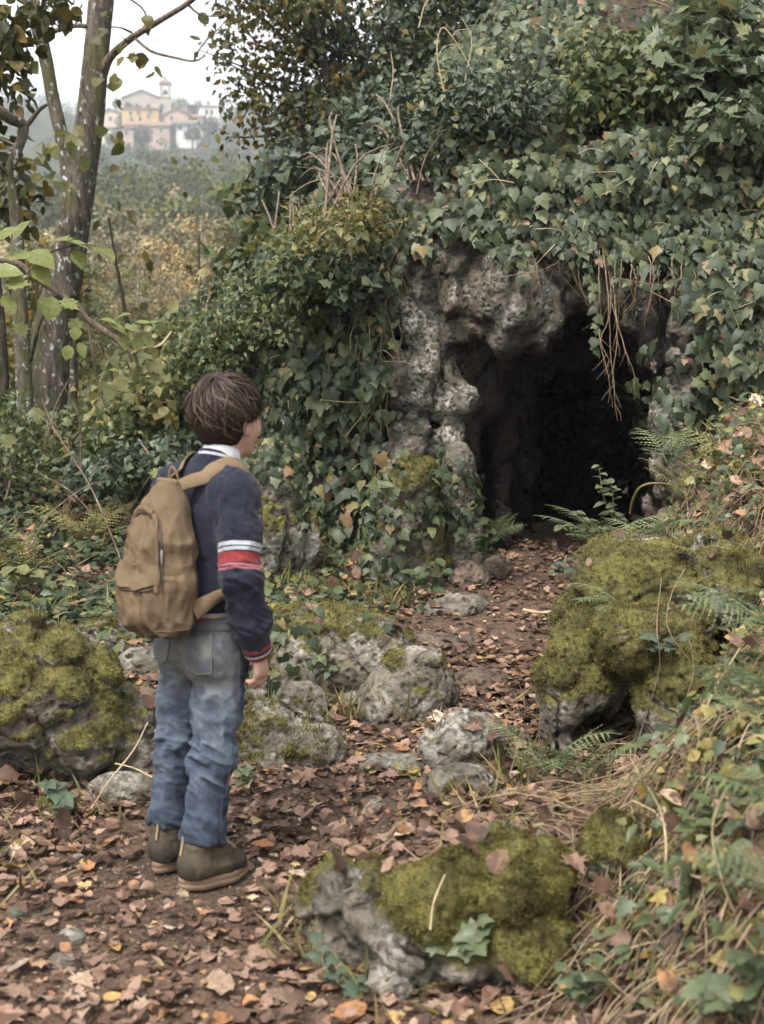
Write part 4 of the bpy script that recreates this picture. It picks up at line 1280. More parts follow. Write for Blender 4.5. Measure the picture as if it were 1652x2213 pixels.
def limb(name, parent, ctrl, mat, n=24, sides=12, wob=.12, seed=0):
    P, r = px_path(ctrl, n)
    acc = Acc(); tube(acc, P, r, sides, wob, seed)
    return link(name, acc.mesh(name, M[mat]), None, parent)

p0 = at(100, 930, 10)
big = thing('forked_tree', 'grey lichened forked tree leaning right at the left of the clearing', 'tree', (p0[0], p0[1], float(H(p0[0], 10.0))))
limb('trunk', big, [(85, 1030, 9.9, 105), (92, 930, 9.9, 98), (105, 800, 9.95, 90), (118, 700, 10, 84), (142, 600, 10, 74), (160, 500, 10, 66), (178, 380, 10, 62), (196, 250, 10, 56), (208, 120, 10, 51), (220, 0, 10, 48), (226, -80, 10, 46), (240, -260, 10, 40), (250, -500, 10, 30)], 'bark', 60, 18, .16, 1)
limb('limb', big, [(142, 640, 9.9, 52), (140, 540, 9.9, 42), (150, 440, 9.95, 34), (146, 360, 10, 31), (128, 270, 10, 29), (112, 200, 10, 28), (95, 110, 10, 28), (70, 20, 10, 30), (40, -60, 10, 26), (-20, -220, 10, 20)], 'bark', 40, 12, .15, 2)
limb('limb', big, [(222, 160, 10, 24), (240, 122, 9.9, 18), (285, 82, 9.7, 15), (345, 45, 9.5, 12), (405, 8, 9.3, 11), (460, -40, 9.1, 9)], 'twig', 22, 8, .1, 3)
limb('limb', big, [(206, 60, 10, 12), (165, 55, 9.9, 10), (120, 66, 9.9, 11), (95, 70, 9.9, 12)], 'twig', 14, 7, .1, 4)
limb('limb', big, [(285, 76, 9.7, 7), (312, 100, 9.6, 6), (335, 114, 9.6, 6), (385, 126, 9.5, 5), (420, 132, 9.4, 4), (445, 120, 9.4, 3)], 'twig', 16, 6, .1, 5)
limb('limb', big, [(285, 70, 9.7, 6), (262, 60, 9.6, 4), (240, 58, 9.6, 3)], 'twig', 8, 5, .1, 6)
limb('limb', big, [(320, 55, 9.6, 5), (310, 20, 9.6, 4), (270, -10, 9.5, 4)], 'twig', 8, 5, .1, 6)
limb('limb', big, [(405, 8, 9.3, 6), (430, 30, 9.3, 4), (470, 35, 9.3, 3), (505, 20, 9.3, 2)], 'twig', 10, 5, .1, 7)
limb('limb', big, [(420, 130, 9.4, 4), (440, 95, 9.3, 3), (490, 45, 9.2, 2)], 'twig', 10, 5, .1, 7)
_rg = np.random.default_rng(61)
def sparse(parent, pts, y, n, size, tpl, mat, sp=18, seed=0, name='leaf', droop=.7):
    """a few leaves hung along branches, each a leaf of its own"""
    rng = np.random.default_rng(seed)
    ms = [mesh_np('leaf', V * size, F, M[mat]) for V, F in tpl]
    for i in range(n):
        u, v = pts[rng.integers(0, len(pts))]
        p = at(u + rng.normal(0, sp), v + rng.normal(0, sp), y + rng.normal(0, .15))
        tip = rng.normal(size=3) * .8 + np.array((0, -.1, -droop)); nrm = rng.normal(size=3) * .5 + np.array((0, -.5, .7))
        Rm = frames(tip[None], nrm[None])[0]
        o = link(name, ms[i % len(ms)], None, parent)
        s = rng.uniform(.7, 1.25)
        o.matrix_basis = Matrix.Translation(p) @ Matrix(Rm.tolist()).to_4x4() @ Matrix.Scale(s, 4)
sparse(big, [(300, 125), (345, 150), (285, 95), (320, 20), (400, 90), (430, 105), (415, 25), (245, 170), (350, 45), (195, 90), (230, 190), (262, 300), (450, 30), (240, 45)], 9.6, 34, .10, DEAD, 'olive', 14, 1)
sparse(big, [(110, 320), (150, 285), (165, 280), (90, 330), (140, 300), (112, 390), (120, 400), (75, 340)], 9.3, 26, .12, DEAD, 'yellow', 16, 2)

p0 = at(40, 930, 8.2)
lt = thing('thin_crooked_tree', 'thin crooked tree at the left edge with a bent fork', 'tree', (p0[0], p0[1], float(H(p0[0], 8.2))))
limb('trunk', lt, [(62, 1000, 8.2, 42), (55, 900, 8.2, 38), (50, 780, 8.2, 34), (42, 640, 8.2, 30), (38, 540, 8.2, 30), (36, 500, 8.2, 24), (28, 420, 8.2, 20), (20, 375, 8.2, 19), (32, 340, 8.2, 21), (50, 290, 8.2, 22), (48, 268, 8.2, 24), (20, 255, 8.1, 25), (-10, 235, 8, 24), (-60, 215, 8, 22)], 'bark', 50, 12, .14, 8)
limb('limb', lt, [(50, 280, 8.2, 14), (66, 262, 8.2, 11), (85, 238, 8.2, 9), (102, 226, 8.2, 7)], 'bark_dark', 12, 8, .1, 9)
limb('limb', lt, [(20, 378, 8.2, 12), (0, 360, 8.1, 10), (-30, 330, 8, 8)], 'bark', 8, 7, .1, 10)
limb('limb', lt, [(66, 780, 8.2, 10), (80, 720, 8.1, 8), (90, 690, 8.1, 6), (105, 660, 8.1, 4)], 'bark_dark', 10, 6, .1, 11)
p0 = at(152, 940, 10.6)
st = thing('slim_tree', 'slim grey trunk standing just right of the forked tree', 'tree', (p0[0], p0[1], float(H(p0[0], 10.6))))
limb('trunk', st, [(152, 1000, 10.6, 30), (154, 900, 10.6, 27), (156, 800, 10.6, 26), (156, 700, 10.6, 24), (158, 600, 10.7, 22), (162, 450, 10.8, 20), (176, 250, 10.9, 17), (190, 100, 11, 14), (200, -60, 11, 10)], 'bark', 30, 10, .12, 12)
for i, (c, lab) in enumerate(((((4, 960, 9.5, 34), (6, 820, 9.5, 28), (2, 700, 9.5, 22), (-6, 600, 9.5, 18), (-20, 400, 9.5, 12)), 'dark slender trunk cut by the left edge'),
                             (((285, 980, 11, 20), (283, 880, 11, 20), (290, 800, 11, 16), (275, 700, 11, 11), (250, 560, 11, 7), (235, 470, 11, 5)), 'thin dark leaning sapling between the forked tree and the boy'),
                             (((440, 760, 14, 9), (436, 660, 14, 8), (430, 560, 14, 6), (432, 500, 14, 4)), 'dark bare pole of a young tree in front of the valley'))):
    p0 = at(c[0][0], c[0][1], c[0][2])
    t = thing('sapling', lab, 'tree', p0, 'saplings at the edge of the clearing')
    limb('trunk', t, c, 'bark_dark', 20, 8, .12, 13 + i)
    if i == 1:
        limb('limb', t, [(284, 860, 11, 12), (262, 840, 11, 10), (240, 790, 11, 8), (215, 740, 11, 5)], 'bark_dark', 12, 6, .1, 20)
        limb('limb', t, [(290, 800, 11, 9), (305, 770, 11, 7), (312, 730, 11, 4)], 'bark_dark', 8, 6, .1, 21)
    sparse(t, [(c[-1][0] + _rg.normal(0, 40), c[-1][1] + _rg.normal(0, 60)) for _ in range(6)], c[0][2], 26, .11, OVAL, 'olive', 40, 30 + i)

# hazel sapling whose broad pale leaves hang across the trunks
p0 = at(-60, 1100, 6.2)
hz = thing('hazel_sapling', 'low hazel branch with broad pale green leaves hanging across the tree trunks', 'tree', (p0[0], p0[1], float(H(p0[0], 6.2))))
limb('trunk', hz, [(-110, 1150, 6.2, 44), (-100, 900, 6.2, 38), (-90, 650, 6.2, 33), (-105, 400, 6.2, 27), (-90, 150, 6.2, 20), (-110, -200, 6.2, 12)], 'twig', 30, 9, .12, 21)
limb('limb', hz, [(-92, 660, 6.2, 22), (-60, 590, 6.2, 19), (-20, 560, 6.2, 17), (40, 570, 6.2, 14), (75, 600, 6.2, 13), (120, 630, 6.2, 12), (165, 660, 6.2, 14), (190, 690, 6.2, 13), (225, 715, 6.2, 15), (255, 735, 6.2, 14), (285, 765, 6.2, 12), (300, 790, 6.2, 8)], 'twig', 44, 8, .1, 22)
limb('limb', hz, [(285, 765, 6.2, 8), (310, 752, 6.1, 6), (345, 748, 6.0, 6), (365, 725, 6.0, 5), (372, 715, 6, 3)], 'twig_pale', 10, 6, .1, 23)
limb('limb', hz, [(190, 690, 6.2, 7), (200, 760, 6.2, 5), (215, 840, 6.2, 4), (228, 880, 6.2, 3)], 'twig', 10, 6, .1, 24)
limb('limb', hz, [(60, 590, 6.2, 7), (110, 545, 6.1, 5), (180, 528, 6.1, 4), (240, 535, 6.1, 3)], 'twig', 10, 6, .1, 25)
BROAD_O = [oval_tpl(41, .40, .2), oval_tpl(42, .36, .3), oval_tpl(43, .44, .15), maple_tpl(44, .12, .02)]
def placed_leaves(parent, lst, tpl, mat, name='leaf'):
    for i, (u, v, y, px, ang, face) in enumerate(lst):
        V, F = tpl[i % len(tpl)]
        L_ = .78 * px / FPX * y
        a = math.radians(ang)          # 0 = pointing right, -90 = pointing down
        tip = np.array((math.cos(a), -.25, math.sin(a)))
        nrm = np.array((-.3 * math.sin(a), -1.0 + face, .25 + 1.3 * face))
        o = link(name, mesh_np('leaf', V * L_, F, M[mat]), None, parent)
        o.matrix_basis = Matrix.Translation(at(u, v, y)) @ Matrix(frames(tip[None], nrm[None])[0].tolist()).to_4x4()
placed_leaves(hz, [(10, 555, 6.0, 85, 5, .5), (-20, 590, 5.9, 90, 10, .4), (60, 545, 6.0, 90, -25, .45), (100, 525, 6.1, 95, 5, .75), (135, 522, 6.1, 80, -5, .8), (190, 530, 6.1, 70, -15, .8), (215, 535, 6.1, 60, -35, .7), (20, 610, 5.9, 70, -10, .35), (70, 575, 6, 75, -40, .4),
                   (90, 640, 6.0, 60, -70, .3), (115, 640, 6.0, 70, -100, .2), (135, 650, 6.0, 60, -30, .5), (215, 690, 6.0, 55, -5, .8), (235, 700, 6.0, 60, -15, .8), (250, 690, 6.1, 50, 25, .7), (270, 705, 6.0, 65, -20, .75), (290, 695, 6.0, 60, -5, .8), (310, 715, 6.0, 50, -60, .5),
                   (165, 705, 6.0, 40, -95, .2), (160, 690, 6.1, 45, -80, .3), (150, 745, 6.0, 45, -100, .3), (170, 740, 6, 45, -60, .4), (300, 725, 6, 45, -95, .3), (40, 700, 6, 50, -60, .4), (5, 640, 5.9, 60, -45, .4), (-5, 520, 6.0, 70, 40, .4), (160, 540, 6.1, 60, -60, .5), (320, 700, 6.0, 45, 10, .8), (262, 720, 6, 50, -70, .5), (30, 520, 6.1, 70, 60, .4)], BROAD_O, 'broad')
placed_leaves(hz, [(240, 830, 6.2, 60, -100, .2), (255, 815, 6.2, 55, -60, .3), (320, 790, 6.2, 50, -40, .6), (335, 780, 6.2, 55, -80, .4), (345, 800, 6.2, 50, -110, .3), (80, 885, 6.3, 45, -90, .2), (275, 850, 6.3, 40, -60, .3), (15, 940, 6.1, 50, -90, .3), (300, 770, 6.2, 50, -10, .6), (330, 1020, 5.6, 40, -20, .4), (345, 1025, 5.6, 36, 170, .4)], MAPLE[:3], 'yellow')

# dark leafy tree at the top left corner
tl = thing('corner_tree', 'olive leafy branches hanging into the top left corner', 'tree', at(-220, 900, 9.0))
limb('trunk', tl, [(-230, 900, 9, 60), (-220, 500, 9, 50), (-180, 200, 9, 40), (-120, 40, 8.8, 26), (-40, 0, 8.6, 16), (40, -10, 8.5, 10)], 'bark', 26, 10, .12, 40)
limb('limb', tl, [(-180, 200, 9, 20), (-90, 140, 8.8, 13), (-10, 130, 8.6, 9), (60, 150, 8.5, 5)], 'twig', 14, 7, .1, 41)
limb('limb', tl, [(-220, 420, 9, 18), (-110, 340, 8.8, 12), (-20, 300, 8.6, 8), (50, 320, 8.5, 4)], 'twig', 14, 7, .1, 42)
C_ = [at(u, v, 8.6) for u, v in ((10, 30), (60, 10), (15, 70), (10, 130), (40, 100), (-20, 170), (25, 190), (0, 320), (30, 360), (60, 400), (5, 410), (20, 470), (-30, 80), (110, 20), (130, 5), (-30, 250), (40, 440))]
lf_ = leaf_spray('leaf_mass', 520, C_, .16, .10, OVAL + BROAD[2:], M['olive'], np.random.default_rng(5), droop=.9)
tag(link('leaf_mass', lf_, None, tl), kind='stuff')

# trees on the bank above, against the sky and behind the shrubs
def bank_tree(label, u, v, y, dpx, path, centers, rad, n, size, mat, tpl, seed, limbs=(), bark='bark_dark', name='bank_tree'):
    p0 = at(u, v, y)
    t = thing(name, label, 'tree', p0, 'trees on the bank above the cave')
    limb('trunk', t, [(a, b, y, d) for a, b, d in path], bark, 24, 10, .14, seed)
    rng = np.random.default_rng(seed)
    C_ = np.array([at(a, b, yy) for a, b, yy in centers])
    # twigs from the trunk to the clumps
    P, r = px_path([(a, b, y, d) for a, b, d in path], 24)
    acc = Acc()
    for c in C_[rng.permutation(len(C_))[:26]]:
        k = np.argmin(((P - c) ** 2).sum(1) + 2.0 * np.maximum(P[:, 2] - c[2] + .4, 0))
        m_ = (P[k] + c) / 2 + rng.normal(0, .12, 3)
        tube(acc, curve_pts([P[k], m_, c, c + (c - m_) * .4], 10), np.linspace(max(r[k] * .35, .008), .003, 10), 5, cap=False)
    tag(link('branches', acc.mesh('branches', M['twig' if bark != 'bark_dark' else 'bark_dark']), None, t), kind='stuff')
    m = leaf_spray('leaf_mass', n, C_, rad, size, tpl, M[mat], rng, droop=.5, flat=.8)
    tag(link('leaf_mass', m, None, t), kind='stuff')
    return t
rg = np.random.default_rng(44)
def scat(boxes, n, y0, y1):
    out = []
    for u0, v0, u1, v1 in boxes:
        out += [(rg.uniform(u0, u1), rg.uniform(v0, v1), rg.uniform(y0, y1)) for _ in range(n)]
    return out
bank_tree('yellowing small-leaved tree with sky showing through, above the bank', 760, 480, 11.5, 30, [(780, 560, 30), (750, 380, 26), (720, 220, 22), (690, 80, 18), (670, -60, 14), (650, -240, 10)],
          scat([(500, 0, 640, 110), (560, 60, 760, 200), (470, 120, 640, 260), (520, 220, 720, 330), (640, -40, 800, 120), (480, -60, 700, 20)], 9, 10.9, 12.2), .27, 3300, .08, 'olive', OVAL_LO, 51)
bank_tree('dark green tree behind the bank, left of the shrubs', 820, 470, 12.2, 40, [(800, 560, 40), (830, 400, 34), (845, 200, 30), (850, 0, 26), (860, -200, 20)],
          scat([(700, 0, 900, 160), (800, 100, 1000, 260), (640, 180, 860, 340), (640, 300, 760, 440), (860, -60, 1060, 140)], 12, 11.0, 12.8), .36, 9500, .085, 'shrub_dark', OVAL_LO, 52)
bank_tree('dark-trunked tree at the top of the slope, right of centre', 1230, 200, 11.0, 44, [(1250, 330, 44), (1225, 160, 40), (1190, 40, 36), (1160, -60, 32), (1120, -250, 26)],
          scat([(1000, -60, 1250, 60), (1040, 20, 1200, 160), (1200, -40, 1460, 60)], 14, 10.6, 12.4), .34, 7000, .085, 'shrub_dark', OVAL_LO, 53, name='bank_tree')
bank_tree('second dark trunk close to the first at the slope top', 1175, 200, 11.6, 34, [(1200, 320, 34), (1190, 160, 30), (1185, 60, 28), (1178, -40, 26), (1170, -200, 20)],
          scat([(1080, 60, 1240, 200), (900, 40, 1080, 160)], 10, 11.0, 12.4), .32, 3600, .08, 'shrub_dark', OVAL_LO, 54)
bank_tree('shaded tree mass at the top right corner', 1560, 120, 9.8, 40, [(1560, 300, 40), (1540, 100, 36), (1500, -60, 30), (1470, -250, 24)],
          scat([(1380, -60, 1700, 60), (1450, 20, 1700, 120)], 12, 9.2, 10.8), .30, 4200, .085, 'shrub_dark', OVAL_LO, 55)

# ------------------------------------------------------------------ ivy and shrubs on the cliff
# how far the cliff lies along each line of sight, so that bushes root on it
_cu, _cv, _cd2 = project(CV)
_zb = np.full((170, 190), 99.0)
_iu, _iv = ((_cu + 200) / 12).astype(int), ((_cv + 200) / 12).astype(int)
_ok = (_iu >= 0) & (_iu < 170) & (_iv >= 0) & (_iv < 190) & (_cd2 > 0)
np.minimum.at(_zb, (_iu[_ok], _iv[_ok]), CV[_ok, 1])
def ysurf(u, v, default):
    i, j = int((u + 200) / 12), int((v + 200) / 12)
    if 0 <= i < 170 and 0 <= j < 190:
        w = _zb[max(i - 1, 0):i + 2, max(j - 1, 0):j + 2].min()
        if w < 90:
            return float(w)
    return default
rng = np.random.default_rng(77)
P, Nn, fi = sample(CV, CQ, 210000, rng)
x, y, z = P.T
brow = np.interp(x, [-2.7, -1.0, -.45, -.12, .02, .10, .40, .70, .95, 1.28, 1.36, 1.50, 1.60, 1.72, 1.80, 3.3], [.2, .35, .70, .95, 1.05, 1.80, 1.86, 1.80, 1.86, 1.80, 1.72, 1.68, 1.58, 1.38, .80, .3])
brow = brow + .10 * fbm(x, y * 0, z * 0 + 2.0, 6.0, 2)
front = np.interp(x, [.3, .9, 1.6], [7.35, 7.25, 7.15])
incave = (np.abs(x - 1.06) < .75) & (y > front + .10) & (z < 1.85)
dens = np.where(z > brow, 1.0, 0.0) * ~incave
patch = fbm(x, y, z, 2.3, 3, seed=5)
face = (z < 2.05)
dens = dens * np.where(face, np.where(x < -.1, np.clip(.50 + 1.1 * patch, .06, 1), .80 + .5 * patch), np.clip(.58 + 1.7 * patch, .06, 1.25))
# thin trails over the bare rock
trail = (np.abs(vnoise(x * 5.0, y * 2, z * 1.4)) < .06) & (z < brow) & (z > .25) & ~incave & ((x < .15) | (x > 1.45))
dens = np.where(trail, .35, dens)
low = (x < .02) & (z < brow) & (z > .1)
dens = np.where(low, np.maximum(dens, .30 + .25 * patch), dens)
dens *= np.where(z > 2.75, .85, 1)
dens *= np.where(Nn[:, 1] > .55, 0, 1) * np.where((Nn[:, 2] < -.6), .2, 1)
u_, v_, d_ = project(P)
inv = (u_ > -250) & (u_ < 1950) & (v_ > -260) & (v_ < 2300)
keep = (rng.random(len(P)) < dens * .72) & inv
P, Nn = P[keep], Nn[keep]
n = len(P)
x, y, z = P.T
lift = rng.random(n) ** 1.5 * np.where(z < 2.05, .10, .16) + .012
mound = np.clip(fbm(x, y, z, 2.6, 2, seed=12) + .08, 0, 1) * np.where(z > 2.05, .26, .12) + np.clip(fbm(x, y, z, 6.5, 2, seed=13), 0, 1) * .10
P = P + (Nn * .75 + (0, -.05, .3)) * (mound * (1 - .35 * rng.random(n)))[:, None]
P = P + Nn * lift[:, None] + np.array((0, -.02, .0))
nrm = Nn * .7 + rand_unit(n, rng) * .40 + np.array((0, -.20, .75))
tip = np.array((0, -.45, -1.0)) + rand_unit(n, rng) * .55
scl = np.where(rng.random(n) < np.where(z > 2.35, .22, .62), rng.uniform(.055, .092, n), rng.uniform(.028, .055, n)) * np.where(rng.random(n) < .12, 1.25, 1)
Rt = frames(tip, nrm)
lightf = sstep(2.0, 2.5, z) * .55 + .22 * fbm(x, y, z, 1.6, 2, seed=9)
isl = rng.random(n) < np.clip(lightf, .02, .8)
zones = {'brow': (z <= 2.25) & (x > .0) & (x < 1.34), 'right': (x >= 1.34) & (z <= 2.4), 'left': (x <= .0) & (z <= 2.0)}
zones['slope'] = ~(zones['brow'] | zones['right'] | zones['left'])
ivy_things = {}
for k, lab, loc in (('brow', 'dark glossy ivy curtain hanging over the brow of the cave', (.7, 7.0, 2.0)), ('right', 'ivy climbing the rock to the right of the cave mouth', (1.7, 6.8, .8)),
                    ('left', 'dark ivy draped over the shaded bank left of the cave rock', (-.6, 7.6, 1.0)), ('slope', 'paler ivy covering the slope high above the cave', (.9, 8.2, 3.0))):
    ivy_things[k] = thing('ivy', lab, 'ivy', loc, 'ivy on the cliff')
_u, _v, _d = project(P)
size_seen = scl / _d
score = np.where((_u > 560) & (_u < 1640) & (_v > 300) & (_v < 1000), size_seen, 0) * (lift > .03) * (.6 + .8 * rng.random(n))
single = np.zeros(n, bool)
for k in zones:
    i = np.nonzero(zones[k])[0]
    q = i[np.argsort(-score[i])[:{'brow': 130, 'right': 80, 'left': 45, 'slope': 45}[k]]]
    q = q[score[q] > 0]
    single[q] = True
    ms = [mesh_np('leaf', V, F, M['ivy_o']) for V, F in IVY]
    for j in q:
        o = link('leaf', ms[j % len(ms)], None, ivy_things[k])
        o.matrix_basis = Matrix.Translation(P[j]) @ Matrix(Rt[j].tolist()).to_4x4() @ Matrix.Scale(float(scl[j]), 4)
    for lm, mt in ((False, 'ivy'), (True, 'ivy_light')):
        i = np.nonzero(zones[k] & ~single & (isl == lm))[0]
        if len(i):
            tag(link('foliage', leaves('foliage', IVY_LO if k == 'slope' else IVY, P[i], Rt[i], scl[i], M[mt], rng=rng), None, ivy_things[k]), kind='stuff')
    # woody stems creeping under the leaves
    acc = Acc()
    i = np.nonzero(zones[k])[0]
    for j in rng.choice(i, min(len(i), 120), replace=False):
        q0 = P[j] - Nn[j] * (lift[j] - .01)
        q1 = q0 + np.array((rng.normal(0, .06), rng.normal(0, .03), -.16)); q2 = q1 + np.array((rng.normal(0, .06), rng.normal(-.01, .03), -.16))
        tube(acc, curve_pts([q0, q1, q2], 7), [.004, .004, .0035, .003, .003, .0025, .002], 4, cap=False)
    tag(link('stem', acc.mesh('stem', M['vine']), None, ivy_things[k]), kind='stuff')

for lab, n_, what, frac in (('tall mossy boulder with a white lichened face, standing just left of the cave', 260, 'ivy creeping over the tall mossy boulder beside the cave', .25), ('moss-capped pale boulder in the ivy bank behind the boy', 420, 'ivy half covering the moss-capped boulder behind the boy', .5), ('upright grey stone slab beside the cave entrance, right of the tall mossy boulder', 130, 'few ivy leaves clinging to the grey slab by the cave', .3), ('long mossy boulder with white patches just right of the boy', 160, 'ivy shoots over the long mossy boulder', .3)):
    V_, Q_, N_ = ROCKS[lab]
    q = rng.permutation(len(V_))
    side = fbm(V_[q, 0], V_[q, 1], V_[q, 2], 3.0, 2, seed=4) + .25 * (V_[q, 0] < V_[:, 0].mean()) - .15
    q = q[(side > 0) & (N_[q, 1] < .4)][:n_]
    t = thing('ivy', what, 'ivy', tuple(V_.mean(0)), 'ivy on the boulders')
    k = len(q)
    ms = [mesh_np('leaf', Vt, Ft, M['ivy_o']) for Vt, Ft in IVY]
    Pq = V_[q] + N_[q] * rng.uniform(.01, .04, k)[:, None]
    Rq = frames(np.array((0, -.25, -.9)) + rand_unit(k, rng) * .7, N_[q] + rand_unit(k, rng) * .4 + (0, -.2, .4)); sq = rng.uniform(.035, .072, k)
    for j in range(40):
        o = link('leaf', ms[j % 5], None, t)
        o.matrix_basis = Matrix.Translation(Pq[j]) @ Matrix(Rq[j].tolist()).to_4x4() @ Matrix.Scale(float(sq[j]), 4)
    tag(link('foliage', leaves('foliage', IVY, Pq[40:], Rq[40:], sq[40:], M['ivy'], rng=rng), None, t), kind='stuff')

q = rng.choice(len(P), 420, replace=False)
_m = leaves('caught_leaves', DEAD + MAPLE, P[q] + Nn[q] * .03, frames(rand_unit(420, rng), Nn[q] + rand_unit(420, rng) * .6 + (0, 0, .4)), rng.uniform(.03, .07, 420), M['litter'], rng=rng)
tag(link('caught_leaves', _m), 'dead leaves caught on the ivy above the cave', 'leaf litter', kind='stuff')
acc = Acc()
for j in rng.choice(len(P), 260, replace=False):
    L_ = rng.uniform(.10, .34); d_ = rand_unit(1, rng)[0] * (1, .5, 1); d_[2] = d_[2] * .7 - .2
    o_ = P[j] + Nn[j] * .03
    tube(acc, curve_pts([o_, o_ + d_ * L_ * .5 + Nn[j] * .03, o_ + d_ * L_], 7), np.linspace(.0028, .0012, 7), 4, cap=False)
tag(link('dry_twigs', acc.mesh('dry_twigs', M['twig_pale'])), 'thin dry twigs among the ivy leaves', 'twigs', kind='stuff')

# trails of ivy hanging free from the brow
def hanging_ivy(label, ctrl, y, n, size=.05, seed=0, group='hanging ivy trails', mat='ivy_o'):
    rng = np.random.default_rng(seed)
    t = thing('ivy_trail', label, 'ivy', at(ctrl[0][0], ctrl[0][1], y), group)
    C_ = curve_pts([at(a, b, y + .03 * math.sin(i * 2.0)) for i, (a, b) in enumerate(ctrl)], 26)
    acc = Acc(); tube(acc, C_, np.linspace(.0035, .0015, 26), 5)
    link('stem', acc.mesh('stem', M['vine']), None, t)
    ms = [mesh_np('leaf', V, F, M[mat]) for V, F in IVY]
    for i in range(n):
        k = int((i + rng.random()) / n * 25.9)
        s = 1 if i % 2 else -1
        tip = np.array((s * rng.uniform(.3, 1.0), -.35, -rng.uniform(.2, 1.0))); nrm = np.array((rng.normal(0, .3), -1, .5))
        o = link('leaf', ms[i % len(ms)], None, t)
        o.matrix_basis = Matrix.Translation(C_[k]) @ Matrix(frames(tip[None], nrm[None])[0].tolist()).to_4x4() @ Matrix.Scale(size * rng.uniform(.6, 1.25), 4)
    return t
hanging_ivy('long thin ivy trail hanging into the dark cave mouth', [(1268, 520), (1276, 600), (1290, 680), (1284, 760)], 6.85, 14, .055, 1)
hanging_ivy('ivy trail at the left end of the cave brow', [(905, 480), (880, 530), (858, 580), (850, 640)], 6.95, 14, .055, 2)
hanging_ivy('short dark ivy trail over the middle of the brow', [(1120, 520), (1125, 560), (1135, 610)], 6.85, 12, .06, 3)
hanging_ivy('ivy trail hanging over the dark bank hollow', [(640, 600), (650, 680), (640, 760), (655, 820)], 7.35, 14, .07, 4)
hanging_ivy('second ivy trail over the bank hollow, farther right', [(720, 610), (735, 700), (745, 790), (740, 830)], 7.3, 14, .075, 5)
hanging_ivy('ivy trail on the bare rock right of the cave', [(1490, 640), (1500, 720), (1520, 800), (1500, 880)], 6.7, 14, .07, 6)
hanging_ivy('ivy trail crossing the rock by the right edge of the cave', [(1325, 600), (1380, 610), (1430, 615), (1480, 600)], 6.75, 10, .055, 7)
hanging_ivy('light green ivy trail at the right edge of the photo', [(1560, 560), (1570, 640), (1600, 720), (1590, 790)], 6.5, 14, .085, 8)

# roots dangling over the mouth
def dangle(name, label, strands, y, cat='roots', mat='root', r=.004, seed=0, group='hanging roots'):
    rng = np.random.default_rng(seed)
    t = thing(name, label, cat, at(strands[0][0][0], strands[0][0][1], y), group)
    for ctrl in strands:
        yy = y + rng.normal(0, .02)
        C_ = curve_pts([at(a + rng.normal(0, 3.5), b + rng.normal(0, 6), yy + rng.normal(0, .012) + (.20 if q_ == 0 else 0)) for q_, (a, b) in enumerate(ctrl)], 22)
        C_[3:] += np.cumsum(rng.normal(0, .0022, (19, 3)), 0)
        acc = Acc(); tube(acc, C_, np.linspace(r, r * .35, 22) * rng.uniform(.7, 1.2), 5, .15, seed)
        for k in range(4):
            i = rng.integers(6, 20)
            d = np.array((rng.normal(0, .03), rng.normal(0, .02), -.05))
            tube(acc, curve_pts([C_[i], C_[i] + d, C_[i] + d * 1.7 + (rng.normal(0, .01), 0, 0)], 6), np.linspace(r * .4, r * .15, 6), 4)
        link('root', acc.mesh('root', M[mat]), None, t)
dangle('hanging_roots', 'bundle of pale dry roots dangling down in front of the cave mouth', [[(1300, 530), (1312, 640), (1320, 740), (1332, 840), (1338, 912)], [(1310, 540), (1322, 660), (1310, 740), (1325, 800), (1330, 880)], [(1322, 550), (1330, 700), (1312, 800), (1328, 850)], [(1300, 640), (1300, 730), (1312, 790), (1308, 806)], [(1320, 640), (1350, 760), (1372, 815), (1368, 860)], [(1290, 540), (1296, 620), (1302, 700)]], 6.8, seed=1, r=.0042)
dangle('hanging_roots', 'curtain of thin brown roots under the brow right of the cave roof', [[(1330 + 14 * i, 545 + (i * 37) % 30), (1332 + 14 * i + (i % 3 - 1) * 9, 600), (1335 + 14 * i + (i % 5 - 2) * 5, 640 + (i * 53) % 70)] for i in range(12)], 6.78, seed=2, r=.0032)
dangle('hanging_roots', 'few straw-coloured stems hanging over the middle of the cave brow', [[(1100, 530), (1085, 570), (1062, 630)], [(1120, 530), (1140, 570), (1150, 645)], [(1145, 535), (1168, 590), (1172, 665)], [(1030, 620), (1100, 595), (1180, 570), (1230, 540)], [(1075, 530), (1060, 560), (1075, 610)]], 6.85, mat='root', seed=3, r=.003)
dangle('hanging_roots', 'dry stems hanging over the left end of the rock face', [[(900, 470), (870, 540), (840, 600), (835, 700)], [(860, 480), (840, 560), (855, 640)], [(830, 560), (820, 640), (828, 740)], [(890, 480), (855, 500), (820, 580), (815, 680)]], 7.0, mat='root', seed=4, r=.0045)

